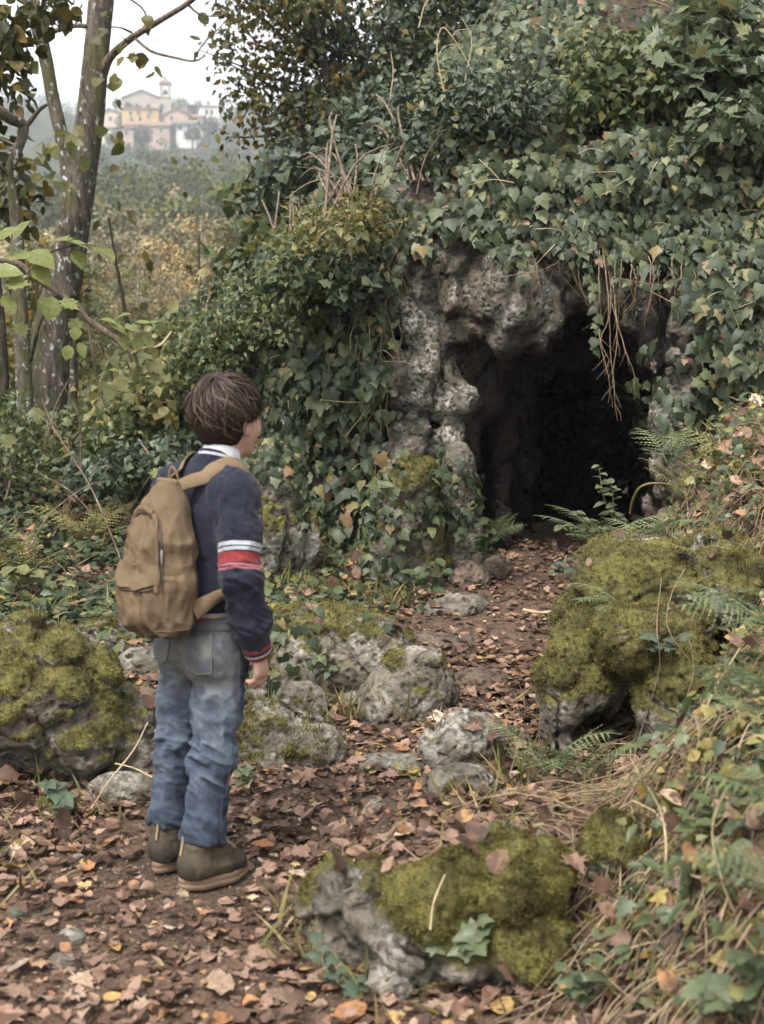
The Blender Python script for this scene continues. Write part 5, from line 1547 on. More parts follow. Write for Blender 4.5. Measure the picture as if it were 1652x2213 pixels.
# ------------------------------------------------------------------ shrubs and bushes
def shrub(label, centers, rad, n, size, mat, tpl, base, stems=8, seed=0, name='shrub', droop=.4, up=.6, stem_mat='twig', group='shrubs on the bank', flat=.8):
    rng = np.random.default_rng(seed + 300)
    C_ = np.array(centers, float); b = np.array(base, float)
    _bu, _bv, _ = project(b); _ys = ysurf(_bu, _bv, 99)
    if _ys < b[1]: b = at(_bu, _bv, _ys + .05)
    t = thing(name, label, 'shrub', b, group)
    acc = Acc()
    for i in range(stems):
        c = C_[rng.integers(0, len(C_))]
        o = b + np.array((rng.normal(0, .08), rng.normal(0, .08), 0)); m_ = (o + c) / 2 + np.array((rng.normal(0, .06), rng.normal(0, .06), .12 * np.linalg.norm(c - o)))
        tube(acc, curve_pts([o, m_, c, c + (c - m_) * .35], 12), np.linspace(.010, .002, 12), 5, cap=False)
    tag(link('stem', acc.mesh('stem', M[stem_mat]), None, t), kind='stuff')
    tag(link('leaf_mass', leaf_spray('leaf_mass', n, C_, rad, size, tpl, M[mat], rng, up, droop, flat), None, t), kind='stuff')
    return t
def pxs(boxes, n, y0, y1, seed=0):
    g = np.random.default_rng(seed)
    out = []
    for a, b, c, d in boxes:
        for _ in range(n):
            u, v, yy = g.uniform(a, c), g.uniform(b, d), g.uniform(y0, y1)
            ys = ysurf(u, v, 99)
            out.append(at(u, v, yy if ys > 90 else min(yy, ys - g.uniform(.10, .62))))
    return out
shrub('bluish green bush with broad pointed leaves on the bank crest left of the ivy', pxs([(700, 230, 900, 330), (620, 320, 800, 400), (560, 360, 700, 430)], 10, 8.8, 9.6, 1), .17, 1700, .095, 'shrub_blue', OVAL_LO + IVY_LO[:2], at(760, 480, 9.0), 16, 1)
shrub('leafy bush with small glossy leaves above the bank, centre', pxs([(820, 190, 1060, 280), (760, 260, 960, 340)], 12, 9.2, 10.0, 2), .20, 2600, .065, 'shrub_dark', OVAL_LO, at(900, 400, 9.2), 14, 2)
shrub('bluish small-leaved bush beneath the dark trunks', pxs([(980, 130, 1180, 260), (900, 180, 1040, 260)], 12, 9.4, 10.2, 3), .2, 2600, .06, 'shrub_blue', OVAL_LO, at(1060, 330, 9.4), 14, 3)
shrub('tall dark shrub at the slope top, right of the dark trunks', pxs([(1200, 80, 1420, 190), (1250, 160, 1480, 240)], 12, 8.9, 9.8, 4), .2, 2600, .07, 'shrub_mid', OVAL_LO, at(1330, 260, 9.0), 14, 4)
shrub('light green maple-leaved sapling spreading at the upper right', pxs([(1390, 60, 1560, 130), (1440, 20, 1600, 80), (1500, 100, 1660, 160), (1420, 120, 1500, 180)], 8, 7.7, 8.5, 5), .14, 620, .13, 'ivy_light', MAPLE[:3], at(1500, 260, 8.3), 14, 5, name='maple_sapling', up=1.1)
shrub('grey green bush at the right edge above the ivy', pxs([(1560, 120, 1720, 260), (1500, 200, 1700, 330)], 12, 7.4, 8.0, 6), .17, 1500, .08, 'ivy_light', IVY_LO + OVAL_LO, at(1650, 380, 7.6), 12, 6)
shrub('yellowing bush on the crest edge above the valley', pxs([(640, 430, 760, 500), (600, 480, 700, 540)], 10, 9.0, 9.8, 7), .16, 1200, .06, 'yellow', OVAL_LO, at(690, 560, 9.2), 10, 7)
shrub('straw-yellow tangle of dry growth on the mossy crest above the rock face', pxs([(640, 500, 820, 560), (740, 440, 860, 500)], 10, 8.0, 8.7, 8), .13, 1500, .045, 'olive', NARROW, at(760, 580, 8.1), 16, 8, stem_mat='twig_pale')
shrub('broad green leafy branches overhanging the valley left of the bank', pxs([(500, 370, 640, 440), (470, 500, 640, 560), (540, 440, 660, 520)], 9, 9.2, 10.2, 9), .16, 900, .12, 'shrub_mid', OVAL_LO + BROAD[2:], at(640, 640, 9.6), 16, 9)
shrub('dense small-leaved green bush covering the lower bank behind the boy', pxs([(430, 600, 620, 720), (400, 680, 560, 800), (560, 560, 720, 660)], 14, 8.7, 9.5, 10), .18, 3400, .048, 'shrub_mid', OVAL_LO, at(500, 860, 9.0), 18, 10)
shrub('glossy green bush at the foot of the bank, left of the boy\'s head', pxs([(370, 700, 480, 800), (390, 760, 520, 840)], 12, 8.6, 9.3, 11), .16, 2200, .055, 'shrub_mid', OVAL_LO, at(420, 880, 8.9), 12, 11)
shrub('dim bush on the shaded shelf above the hollow', pxs([(620, 560, 800, 620)], 14, 7.7, 8.1, 12), .13, 1100, .06, 'shrub_dark', OVAL_LO + IVY_LO[:2], at(700, 640, 7.9), 10, 12)
shrub('yellow green hazel thicket between the trunks and the bank', pxs([(170, 760, 380, 860), (200, 840, 380, 900), (300, 700, 400, 800)], 12, 10.2, 11.6, 13), .26, 2300, .085, 'yellow', OVAL_LO + BROAD[2:], at(290, 960, 10.8), 14, 13)
shrub('olive thicket behind the left tree trunks', pxs([(-40, 640, 140, 800), (0, 760, 180, 880), (60, 560, 160, 660)], 12, 11, 12.5, 14), .3, 2600, .09, 'olive', OVAL_LO, at(60, 940, 11.5), 14, 14)
shrub('green bush at the base of the forked tree', pxs([(60, 900, 260, 990), (0, 860, 120, 960), (200, 880, 330, 960)], 12, 9.0, 10.4, 15), .2, 2600, .065, 'shrub_mid', OVAL_LO + IVY_LO[:1], at(150, 1010, 9.6), 14, 15)
shrub('grey green undergrowth at the left edge below the thin tree', pxs([(-40, 940, 100, 1040), (-40, 880, 60, 960)], 12, 7.4, 8.4, 16), .17, 1700, .05, 'shrub_mid', OVAL_LO, at(10, 1080, 7.8), 12, 16)
shrub('low ivy-leaved bush on the bank behind the boy\'s left shoulder', pxs([(260, 960, 420, 1040), (180, 1010, 360, 1090)], 12, 7.3, 8.3, 17), .13, 2000, .055, 'shrub_blue', IVY_LO + OVAL_LO, at(300, 1120, 7.6), 12, 17)

# arching bare canes on the bank
_zr = np.full((170, 220), 99.0)
for _V, _Q, _N in ROCKS.values():
    _cu, _cv, _cd2 = project(_V)
    _iu, _iv = ((_cu + 200) / 12).astype(int), ((_cv + 200) / 12).astype(int)
    _ok = (_iu >= 0) & (_iu < 170) & (_iv >= 0) & (_iv < 220)
    np.minimum.at(_zr, (_iu[_ok], _iv[_ok]), _V[_ok, 1])
def drape(u, v, y):
    i, j = int((u + 200) / 12), int((v + 200) / 12)
    w = _zr[max(i - 1, 0):i + 2, max(j - 1, 0):j + 2].min()
    return w - .015 if w < 90 else y
def canes(name, label, lst, mat, cat='canes', group='dry canes', base=None, on_rock=False):
    t = thing(name, label, cat, at(lst[0][0][0], lst[0][0][1], lst[0][0][2]), group)
    for c in lst:
        if c[0][2] >= 8: c = [(a, b, min(c[0][2], min(ysurf(p_[0], p_[1], 99) for p_ in c) - .12), w * .8) for a, b, yy, w in c]
        if on_rock: c = [(a, b, drape(a, b, yy), w * .55) for a, b, yy, w in c]
        P_, r_ = px_path([(a, b, yy, w * .62) for a, b, yy, w in c], 20)
        acc = Acc(); tube(acc, P_, r_, 6, .1)
        link('cane', acc.mesh('cane', M[mat]), None, t)
    return t
canes('dry_canes', 'tall pale dry stalks arching up from the bank crest', [[(980, 290, 8.6, 6), (965, 220, 8.5, 5), (945, 120, 8.5, 5), (955, 60, 8.5, 5), (985, 90, 8.5, 4), (1020, 150, 8.5, 3)], [(1000, 290, 8.6, 5), (1005, 180, 8.5, 4), (1020, 90, 8.5, 4), (1000, 40, 8.5, 3)], [(840, 230, 8.8, 6), (850, 160, 8.8, 5), (845, 110, 8.8, 3)],
      [(1310, 140, 8.6, 6), (1295, 100, 8.6, 5), (1270, 60, 8.6, 3)], [(905, 60, 8.8, 6), (925, 0, 8.8, 5), (980, -30, 8.8, 4)]], 'twig_pale')
canes('dry_canes', 'bare brown twigs leaning out of the bushes over the bank edge', [[(880, 440, 8.4, 6), (830, 400, 8.5, 5), (770, 400, 8.6, 5), (700, 370, 8.7, 4), (640, 360, 8.8, 3)], [(900, 420, 8.4, 6), (920, 340, 8.5, 5), (960, 280, 8.5, 4)], [(760, 470, 8.7, 5), (800, 400, 8.7, 4), (840, 300, 8.7, 3)]], 'twig')
canes('dry_canes', 'thin bare stems standing in the undergrowth below the left trees', [[(90, 1000, 7.6, 6), (120, 880, 7.6, 5), (150, 820, 7.6, 3)], [(175, 1010, 7.5, 6), (170, 900, 7.5, 5), (130, 820, 7.5, 3)], [(60, 1190, 6.4, 8), (110, 1110, 6.5, 6), (190, 1050, 6.7, 5), (240, 1040, 6.8, 3)], [(200, 1110, 6.8, 6), (150, 1060, 6.9, 5), (80, 1020, 7, 3)],
      [(270, 1230, 5.9, 6), (200, 1060, 6.1, 7), (120, 930, 6.4, 6), (90, 860, 6.6, 4)], [(300, 950, 7.8, 9), (325, 985, 7.6, 9), (345, 1010, 7.4, 6), (370, 1030, 7.3, 4)]], 'twig')
canes('dry_canes', 'pale fallen branch lying at the cave threshold', [[(1130, 1318, 5.95, 14), (1170, 1324, 5.95, 13), (1210, 1318, 5.95, 10), (1240, 1305, 5.95, 6)]], 'twig_pale', 'branch')
canes('dry_canes', 'dry stems trailing down over the big right boulder', [[(1430, 1250, 4.2, 6), (1420, 1350, 4.1, 6), (1425, 1450, 4.05, 6), (1380, 1600, 3.98, 5), (1360, 1700, 3.9, 3)], [(1480, 1230, 4.3, 7), (1450, 1290, 4.2, 7), (1445, 1360, 4.15, 5), (1500, 1440, 4.1, 4)], [(1490, 1380, 4.0, 6), (1500, 1450, 3.9, 6), (1480, 1520, 3.9, 5)], [(1560, 1230, 4.2, 7), (1500, 1260, 4.2, 7), (1440, 1270, 4.25, 5)]], 'root', on_rock=True)
canes('dry_canes', 'straw stems sprawling over the near right bank', [[(1480, 1740, 3.2, 10), (1500, 1620, 3.1, 9), (1540, 1500, 3.1, 7), (1600, 1400, 3.1, 5)], [(1400, 1740, 3.3, 14), (1450, 1690, 3.25, 13), (1520, 1630, 3.2, 9), (1580, 1590, 3.2, 6)], [(1470, 1800, 3, 8), (1475, 1700, 2.9, 8), (1510, 1600, 2.9, 6), (1500, 1540, 2.9, 4)], [(1330, 1990, 2.7, 10), (1390, 1900, 2.7, 9), (1430, 1850, 2.7, 7), (1470, 1830, 2.7, 5)],
      [(1420, 1960, 2.6, 10), (1440, 1850, 2.55, 10), (1430, 1760, 2.6, 8), (1400, 1700, 2.6, 5)], [(1600, 2000, 2.3, 12), (1560, 1900, 2.3, 11), (1540, 1790, 2.3, 8), (1570, 1700, 2.3, 5)], [(1260, 2060, 2.6, 9), (1350, 2010, 2.6, 9), (1450, 2000, 2.5, 7), (1560, 1960, 2.4, 5)]], 'twig_pale')
canes('dry_canes', 'thin twig poking up from the top of the foreground boulder', [[(765, 1860, 2.78, 4), (780, 1810, 2.76, 4), (805, 1780, 2.76, 2)], [(930, 2010, 2.66, 4), (938, 1950, 2.66, 4), (962, 1890, 2.68, 2)]], 'twig_pale', on_rock=True)
canes('dry_canes', 'bent dry stems by the boy\'s left boot', [[(200, 1745, 3.6, 7), (235, 1690, 3.6, 7), (290, 1620, 3.65, 6), (320, 1560, 3.7, 4)], [(250, 1650, 3.7, 6), (290, 1660, 3.65, 5), (330, 1680, 3.6, 4)]], 'twig_pale')
canes('arching_stem', 'single light green stem arching in a hook before the cave', [[(1362, 1110, 5.6, 9), (1368, 1080, 5.55, 9), (1385, 1052, 5.5, 8), (1420, 1044, 5.5, 7), (1460, 1052, 5.5, 6), (1490, 1080, 5.5, 4)]], 'grass', 'stem', None)

# ------------------------------------------------------------------ ferns
M_f, M_fy = M['fern'], M['fern_y']
def gp(u, v, y, lift=0.0):
    p = at(u, v, y)
    return (p[0], p[1], float(H(p[0], p[1])) + lift)
fern('blue green fern with drooping fronds under the big right boulder', gp(1180, 1700, 3.86, .05), 7, .30, M_f, .75, (0.9, 4.9), 'ab', seed=1)
fern('smaller fern right beside the drooping one, nearer the dark hollow', gp(1262, 1700, 3.82, .05), 6, .26, M_f, .8, (1.6, 4.9), 'ba', seed=2)
fern('pale feathery fern at the top of the right bank before the cave', tuple(at(1300, 1180, 5.35)), 7, .34, M_f, .7, (.8, 5.2), 'ab', seed=3)
fern('light fern clump over the mossy boulder top', tuple(at(1400, 1190, 4.95)), 6, .30, M_f, .55, (.6, 5.5), 'ba', seed=4)
fern('yellowing fern on the crest of the right bank', tuple(at(1500, 1080, 5.7)), 8, .34, M_fy, .8, (0, 6.28), 'ab', seed=5)
fern('pale fern at the right edge below the ivy', tuple(at(1600, 1040, 5.5)), 8, .36, M_fy, .8, (0, 6.28), 'ab', seed=6)
fern('greenish fern in the middle of the right bank crest', tuple(at(1450, 1000, 6.0)), 7, .30, M_f, .8, (0, 6.28), 'ba', seed=7)
fern('large blurred fern reaching in from the right edge, near the viewer', tuple(at(1720, 1560, 2.45)), 7, .30, M_f, .55, (1.1, 3.0), 'ab', seed=8)
fern('blurred fern low on the right edge, near the viewer', tuple(at(1760, 1780, 2.3)), 6, .28, M_f, .5, (1.1, 2.9), 'ba', seed=9)
fern('near blurred fern at the lower right edge, pale green', tuple(at(1740, 1950, 1.9)), 6, .24, M_f, .6, (1.0, 3.2), 'ba', seed=17)
fern('pale fern on the right bank just above the big boulder', tuple(at(1560, 1240, 4.4)), 7, .30, M_fy, .6, (.6, 4.2), 'ab', seed=18)
fern('fern with light fronds overhanging the right bank, half way up', tuple(at(1660, 1350, 3.3)), 7, .32, M_f, .45, (1.0, 3.2), 'ab', seed=10)
fern('pale green fern at the left edge of the clearing', gp(60, 1200, 6.6), 7, .38, M_fy, .7, (0, 6.28), 'ab', seed=11)
fern('yellow green fern left of the rucksack', gp(200, 1120, 7.2), 8, .42, M_fy, .75, (0, 6.28), 'ba', seed=12)
fern('fern on the bank above the boy\'s left shoulder', gp(250, 1000, 8.2), 8, .44, M_f, .8, (0, 6.28), 'ab', seed=13)
fern('small fern on the ground left, behind the boulder', gp(110, 1270, 5.9), 6, .26, M_fy, .6, (0, 6.28), 'ba', seed=14)
fern('dull green fern inside the cave entrance beside the slab', tuple(at(1070, 1165, 6.7)), 6, .24, M_f, .8, (2.2, 5.0), 'ab', seed=15)
fern('delicate fern on the left face of the big right boulder', tuple(at(1330, 1300, 4.2)), 4, .20, M_f, .2, (1.2, 2.6), 'ba', seed=16)

# small upright leafy plants
def herb(label, base, tops, leafsize, mat, tpl, n, cat='plant', name='leafy_plant', group='small leafy plants', seed=0, stem='vine'):
    rng = np.random.default_rng(seed + 900)
    t = thing(name, label, cat, base, group)
    b = np.array(base)
    ms = [mesh_np('leaf', V * leafsize, F, M[mat]) for V, F in tpl]
    for tp in tops:
        tp = np.array(tp)
        C_ = curve_pts([b, (b + tp) / 2 + rng.normal(0, .02, 3), tp], 16)
        acc = Acc(); tube(acc, C_, np.linspace(.004, .0015, 16), 5)
        link('stem', acc.mesh('stem', M[stem]), None, t)
        for i in range(n):
            k = int(np.clip(15 * ((i + 1) / n) ** .8, 2, 15))
            a = i * 2.4 + rng.normal(0, .3)
            tip = np.array((math.cos(a), math.sin(a) - .2, rng.uniform(-.3, .5))); nrm = np.array((rng.normal(0, .3), -.5, 1.0))
            o = link('leaf', ms[i % len(ms)], None, t)
            o.matrix_basis = Matrix.Translation(C_[k]) @ Matrix(frames(tip[None], nrm[None])[0].tolist()).to_4x4() @ Matrix.Scale(rng.uniform(.7, 1.2), 4)
herb('tall pale green sprig with small leaves standing out against the dark cave', at(1330, 1130, 5.5), [at(1295, 1005, 5.5), at(1320, 1040, 5.52)], .055, 'ivy_light', OVAL, 13, seed=1)
herb('feathery sprig leaning left in front of the cave floor', at(1330, 1160, 5.4), [at(1205, 1135, 5.35), at(1245, 1105, 5.38)], .05, 'ivy_light', NARROW + OVAL, 14, seed=2)
herb('bluish leafy shoot hanging over the edge of the right boulder', at(1225, 1200, 5.0), [at(1200, 1240, 4.95), at(1215, 1230, 4.9)], .055, 'shrub_blue', OVAL, 7, seed=3)
herb('leafy plant on the cave floor by the grey slab', at(1050, 1200, 6.6), [at(1040, 1130, 6.55), at(1075, 1150, 6.5), at(1055, 1120, 6.6)], .075, 'ivy', OVAL, 8, seed=4)
herb('dark leafy plant below the tall mossy boulder', at(940, 1270, 6.2), [at(925, 1215, 6.15), at(960, 1225, 6.2), at(900, 1240, 6.1)], .08, 'ivy', OVAL, 7, seed=5)
herb('three-leaved sprig on top of the tall mossy boulder', at(835, 1080, 6.25), [at(815, 1050, 6.2)], .075, 'ivy_light', IVY, 5, seed=6)
herb('small green plant by the boy\'s right knee', at(520, 1690, 3.85), [at(530, 1655, 3.85), at(510, 1660, 3.85)], .045, 'ivy_light', OVAL, 7, seed=7)
herb('broad pale leaf plant under the left boulder', at(120, 1740, 3.6), [at(105, 1690, 3.6), at(140, 1720, 3.55)], .055, 'shrub_blue', IVY, 6, seed=8)
herb('ivy sprig on the face of the long mossy boulder', at(690, 1440, 4.72), [at(675, 1425, 4.70), at(715, 1440, 4.70)], .05, 'ivy_light', IVY, 6, seed=9)
herb('broad-leaved ivy sprig in front of the foreground boulder', at(1000, 2080, 2.62), [at(1035, 1985, 2.6), at(1000, 2040, 2.58), at(930, 2040, 2.58)], .050, 'ivy_light', IVY, 6, seed=10)
herb('leafy sprig at the lower right of the foreground boulder', at(1230, 2150, 2.45), [at(1220, 2080, 2.42), at(1290, 2060, 2.42), at(1250, 2100, 2.4)], .045, 'ivy_light', IVY + OVAL, 8, seed=11)
herb('blurred leafy shoot in the bottom right corner', at(1640, 2260, 2.0), [at(1600, 2060, 2.0), at(1660, 2000, 2.0), at(1560, 2160, 2.0)], .055, 'ivy_light', OVAL + IVY, 8, seed=12)
herb('green leaf sprig on the left path edge near the viewer', at(40, 2010, 3.0), [at(30, 1960, 3.0), at(90, 1975, 3.0), at(10, 1985, 2.95)], .045, 'shrub_blue', IVY, 6, seed=13)
herb('yellow green rosette of long leaves left of the path', at(40, 1270, 6.0), [at(30, 1225, 6.0), at(65, 1235, 6.0)], .11, 'yellow', OVAL, 8, seed=14)
herb('small sprig at the bottom edge left of the foreground boulder', at(770, 2160, 2.6), [at(690, 2030, 2.65), at(720, 2080, 2.6), at(780, 2120, 2.55)], .036, 'shrub_blue', IVY, 7, seed=15)
herb('pale sprig by the flat stone on the path', at(860, 1700, 4.0), [at(860, 1665, 4.0), at(885, 1670, 4.0)], .045, 'fern_y', OVAL, 7, seed=16)
herb('bright green blades of a plant on the near right bank', at(1560, 1820, 2.6), [at(1530, 1740, 2.55), at(1580, 1700, 2.55), at(1490, 1770, 2.5)], .06, 'shrub_mid', OVAL, 7, seed=17)
herb('bluish leaf cluster above the dark hollow', at(1420, 1400, 4.0), [at(1400, 1370, 4.0), at(1470, 1375, 3.95), at(1440, 1400, 3.95)], .04, 'shrub_blue', IVY, 6, seed=18)
herb('drooping leafy plant right of the dark hollow', at(1500, 1600, 3.4), [at(1440, 1570, 3.4), at(1480, 1530, 3.4), at(1420, 1620, 3.4)], .05, 'shrub_blue', IVY + OVAL, 8, seed=19)

# ------------------------------------------------------------------ ground cover
def ground_pts(n, rng, x0, x1, y0, y1, dens):
    xx, yy = rng.uniform(x0, x1, n * 3), rng.uniform(y0, y1, n * 3)
    k = rng.random(n * 3) < dens(xx, yy)
    xx, yy = xx[k][:n], yy[k][:n]
    return np.c_[xx, yy, H(xx, yy)]

rng = np.random.default_rng(91)
def d_ivy(x, y):
    pd = path_d(x, y)
    left = sstep(.30, .8, pd) * (x < np.interp(y, PATH_Y, PATH_X)) * sstep(5.0, 5.9, y)
    right = sstep(.0, .4, x - np.interp(y, BK_Y, BK_X)) * .4
    return np.clip((left + right) * (.62 + .9 * fbm(x, y, 0 * x + 4, 1.4, 3)), 0, 1)
P = ground_pts(14000, rng, -2.6, 2.4, 2.0, 8.6, d_ivy)
n = len(P)
P[:, 2] += .02 + .06 * rng.random(n)
m = leaves('ground_ivy', IVY_LO + OVAL_LO[:1], P, frames(rand_unit(n, rng) * (1, 1, .3) + (0, -.4, -.1), rand_unit(n, rng) * .45 + (0, -.25, 1)), rng.uniform(.028, .07, n), M['ivy'], rng=rng)
tag(link('ground_ivy', m), 'low dark ivy covering the ground below the bank', 'ground cover', kind='stuff')
P = ground_pts(2600, rng, -2.4, 2.4, 2.0, 8.4, d_ivy)
n = len(P)
P[:, 2] += .03 + .07 * rng.random(n)
m = leaves('ground_leaves', IVY + OVAL, P, frames(rand_unit(n, rng) * (1, 1, .3) + (0, -.4, 0), rand_unit(n, rng) * .45 + (0, -.25, 1)), rng.uniform(.03, .07, n), M['shrub_mid'], rng=rng)
tag(link('ground_leaves', m), 'light green low leaves between the ivy on the ground', 'ground cover', kind='stuff')

# grass and dry stalks
M['stalk'] = leaf_mat('dry stalk', [(0.0, (.10, .068, .042)), (0.5, (.20, .145, .09)), (1.0, (.33, .26, .16))], 0.8, 0.2, 0.0)
BLADE = [(np.array([(-.035, 0, 0), (.035, 0, 0), (.028, .5, .10), (-.028, .5, .10), (0, 1, .42)], float), np.array([(0, 1, 2), (0, 2, 3), (3, 2, 4)])),
         (np.array([(-.022, 0, 0), (.022, 0, 0), (.02, .55, .04), (-.02, .55, .04), (0, 1, .16)], float), np.array([(0, 1, 2), (0, 2, 3), (3, 2, 4)]))]
def d_grass(x, y):
    pd = path_d(x, y)
    e = sstep(.28, .6, pd) * (.25 + .9 * np.clip(fbm(x, y, 0 * x + 9, 2.4, 3) + .1, 0, 1))
    return np.clip(e * np.where(x > np.interp(y, BK_Y, BK_X), 1.2, .6), 0, 1)
P = ground_pts(9000, rng, -2.6, 2.4, 2.0, 9.0, d_grass)
n = len(P)
tip = rand_unit(n, rng) * (1, 1, .15) * rng.uniform(.3, 1.3, n)[:, None] + (0, 0, .75)
m = leaves('grass', BLADE, P, frames(tip, rand_unit(n, rng)), rng.uniform(.05, .15, n), M['grass'], rng=rng)
tag(link('grass', m), 'thin straw and green grass blades at the edges of the path', 'grass', kind='stuff')
bank_in = lambda x, y: sstep(.06, .30, x - np.interp(y, BK_Y, BK_X)) * np.clip(.75 + .9 * fbm(x, y, 0 * x + 21, 2.6, 3), 0, 1)
for nm_, lab_, k_, tp_, mt_, s0, s1, hh in (('bank_ivy', 'ivy and small leafy shoots tangled over the near right bank', 2300, IVY + OVAL, 'ivy_light', .022, .052, .16), ('bank_leaves', 'small yellowing leaves between the stalks of the right bank', 1900, OVAL + IVY, 'fern_y', .018, .045, .13),
                                        ('bank_sprigs', 'fresh green narrow leaves on the right bank', 1900, NARROW, 'shrub_mid', .025, .07, .17)):
    P = ground_pts(k_, rng, .3, 2.3, 1.9, 6.2, bank_in)
    n = len(P); P[:, 2] += .01 + hh * rng.random(n) ** 1.3
    m = leaves(nm_, tp_, P, frames(rand_unit(n, rng) * (1, 1, .5) + (0, -.3, -.15), rand_unit(n, rng) * .6 + (0, -.35, .8)), rng.uniform(s0, s1, n), M[mt_], rng=rng)
    tag(link(nm_, m), lab_, 'ground cover', kind='stuff')
# dry stalk litter lying on the right bank
acc = Acc()
for i in range(2600):
    x_ = rng.uniform(.4, 2.0); y_ = rng.uniform(2.1, 6.4)
    if x_ < np.interp(y_, BK_Y, BK_X) + .02: continue
    L_ = rng.uniform(.06, .24); a = rng.uniform(0, 6.28)
    q = np.array([(x_ + math.cos(a) * L_ * t, y_ + math.sin(a) * L_ * t) for t in (0, .5, 1)])
    zz = H(q[:, 0], q[:, 1]) + .015 + np.array((0, rng.uniform(.0, .08), rng.uniform(-.0, .08)))
    tube(acc, curve_pts(np.c_[q, zz], 6), np.linspace(.0022, .001, 6) * rng.uniform(.7, 1.5), 4, cap=False)
for i in range(620):      # stems that trail down the face of the bank
    y_ = rng.uniform(2.1, 5.2); x_ = np.interp(y_, BK_Y, BK_X) + rng.uniform(.12, .65)
    L_ = rng.uniform(.15, .45)
    t_ = np.linspace(0, 1, 6)
    a_ = rng.normal(.35, .75); kk = rng.normal(0, .35)
    qx = x_ - L_ * math.cos(a_) * t_ + kk * L_ * np.sin(a_) * t_ ** 2; qy = y_ - L_ * math.sin(a_) * t_ + kk * L_ * t_ ** 2 + rng.normal(0, .012) * np.sin(t_ * 7)
    zz = H(qx, qy) + .02 + rng.uniform(.01, .09) * np.sin(t_ * 3.0)
    tube(acc, np.c_[qx, qy, zz], np.linspace(.0024, .001, 6) * rng.uniform(.7, 1.4), 4, cap=False)
tag(link('dry_stalks', acc.mesh('dry_stalks', M['stalk'])), 'tangle of dry straw stalks on the right bank', 'dry stalks', kind='stuff')
# fine dry bracken and small leaves that thatch the right bank
def d_bank(x, y): return sstep(.02, .25, x - np.interp(y, BK_Y, BK_X)) * (.5 + .7 * fbm(x, y, 0 * x + 14, 2.2, 3))
P = ground_pts(9000, rng, .3, 2.5, 2.0, 7.0, d_bank)
n = len(P); P[:, 2] += .01 + .07 * rng.random(n)
m = leaves('bank_thatch', OVAL_LO, P, frames(rand_unit(n, rng), rand_unit(n, rng) * .7 + (0, -.3, .8)), rng.uniform(.018, .045, n), M['olive'], rng=rng)
tag(link('bank_thatch', m), 'fine yellowing foliage thatching the right bank', 'ground cover', kind='stuff')
# grass tufts under the tall boulder and beside the long boulder
acc = Acc()
for u, v, y in ((870, 1230, 6.15), (800, 1215, 6.2), (730, 1230, 6.3), (640, 1200, 6.4), (620, 1510, 4.55), (680, 1520, 4.55), (740, 1530, 4.6), (880, 1600, 4.55), (1120, 1690, 3.95), (700, 1950, 2.95), (690, 2010, 2.85), (600, 1180, 6.5)):
    b = at(u, v, y); n = 45
    p = np.c_[b[0] + rng.normal(0, .07, n), b[1] + rng.normal(0, .05, n), np.zeros(n)]; p[:, 2] = H(p[:, 0], p[:, 1])
    tip = rand_unit(n, rng) * (1, 1, .1) * .7 + (0, 0, .9)
    leaves(acc, BLADE, p, frames(tip, rand_unit(n, rng)), rng.uniform(.06, .17, n), rng=rng)
tag(link('grass_tufts', acc.mesh('grass_tufts', M['grass'])), 'longer grass growing at the feet of the boulders', 'grass', kind='stuff')

# ------------------------------------------------------------------ the boy (own axes: +Y ahead of him, +X his right, Z up)
YAW = math.radians(40)
BX, BY = -.525, 3.20
BZ = float(H(BX, BY)) + .010
boy = thing('person', 'child with brown hair in navy striped sweater and jeans, standing on the path', 'person', (BX, BY, BZ), None, -YAW)

def skin_mat():
    m = Mat('skin')
    v = m.coord()
    m.col(m.ramp(m.noise(v, 22, 3), [(0.35, (.36, .205, .148)), (0.65, (.45, .275, .205))]))
    m.rough(0.5, 0.4)
    m.b.inputs['Subsurface Weight'].default_value = 0.15
    m.b.inputs['Subsurface Radius'].default_value = (.02, .008, .005)
    m.b.inputs['Subsurface Scale'].default_value = 0.3
    m.bump(m.noise(v, 260, 2), 0.12, 0.001)
    return m.m

def knit_mat(name, bands=None):
    m = Mat(name)
    v = m.coord()
    navy = m.ramp(m.noise(v, 40, 4, 0.7), [(0.3, (.008, .009, .017)), (0.7, (.019, .020, .033))])
    fl = m.noise(v, 320, 2, 0.6)
    c = m.mix(m.ramp(fl, [(0.60, 0.0), (0.74, 0.22)]), navy, (.16, .16, .18))
    if bands:
        for at_name, stops in bands:
            a = m.attrib(at_name)
            a = m.math('ADD', a, m.math('MULTIPLY', m.math('SUBTRACT', m.noise(v, 220, 2), 0.5), 0.006))
            cols = m.ramp(a, [(p, c_) for p, c_, _ in stops], 'CONSTANT')
            msk = m.ramp(a, [(p, float(k)) for p, _, k in stops], 'CONSTANT')
            wool = m.mix(1.0, cols, m.ramp(m.noise(v, 150, 3), [(0.3, 0.75), (0.7, 1.2)]), 'MULTIPLY')
            c = m.mix(msk, c, wool)
    m.col(c)
    m.rough(0.95, 0.15)
    m.b.inputs['Sheen Weight'].default_value = 0.08
    m.b.inputs['Sheen Roughness'].default_value = 0.5
    h = m.math('ADD', fl, m.math('MULTIPLY', m.voro(v, 420), 0.8))
    m.bump(h, 0.35, 0.003)
    return m.m

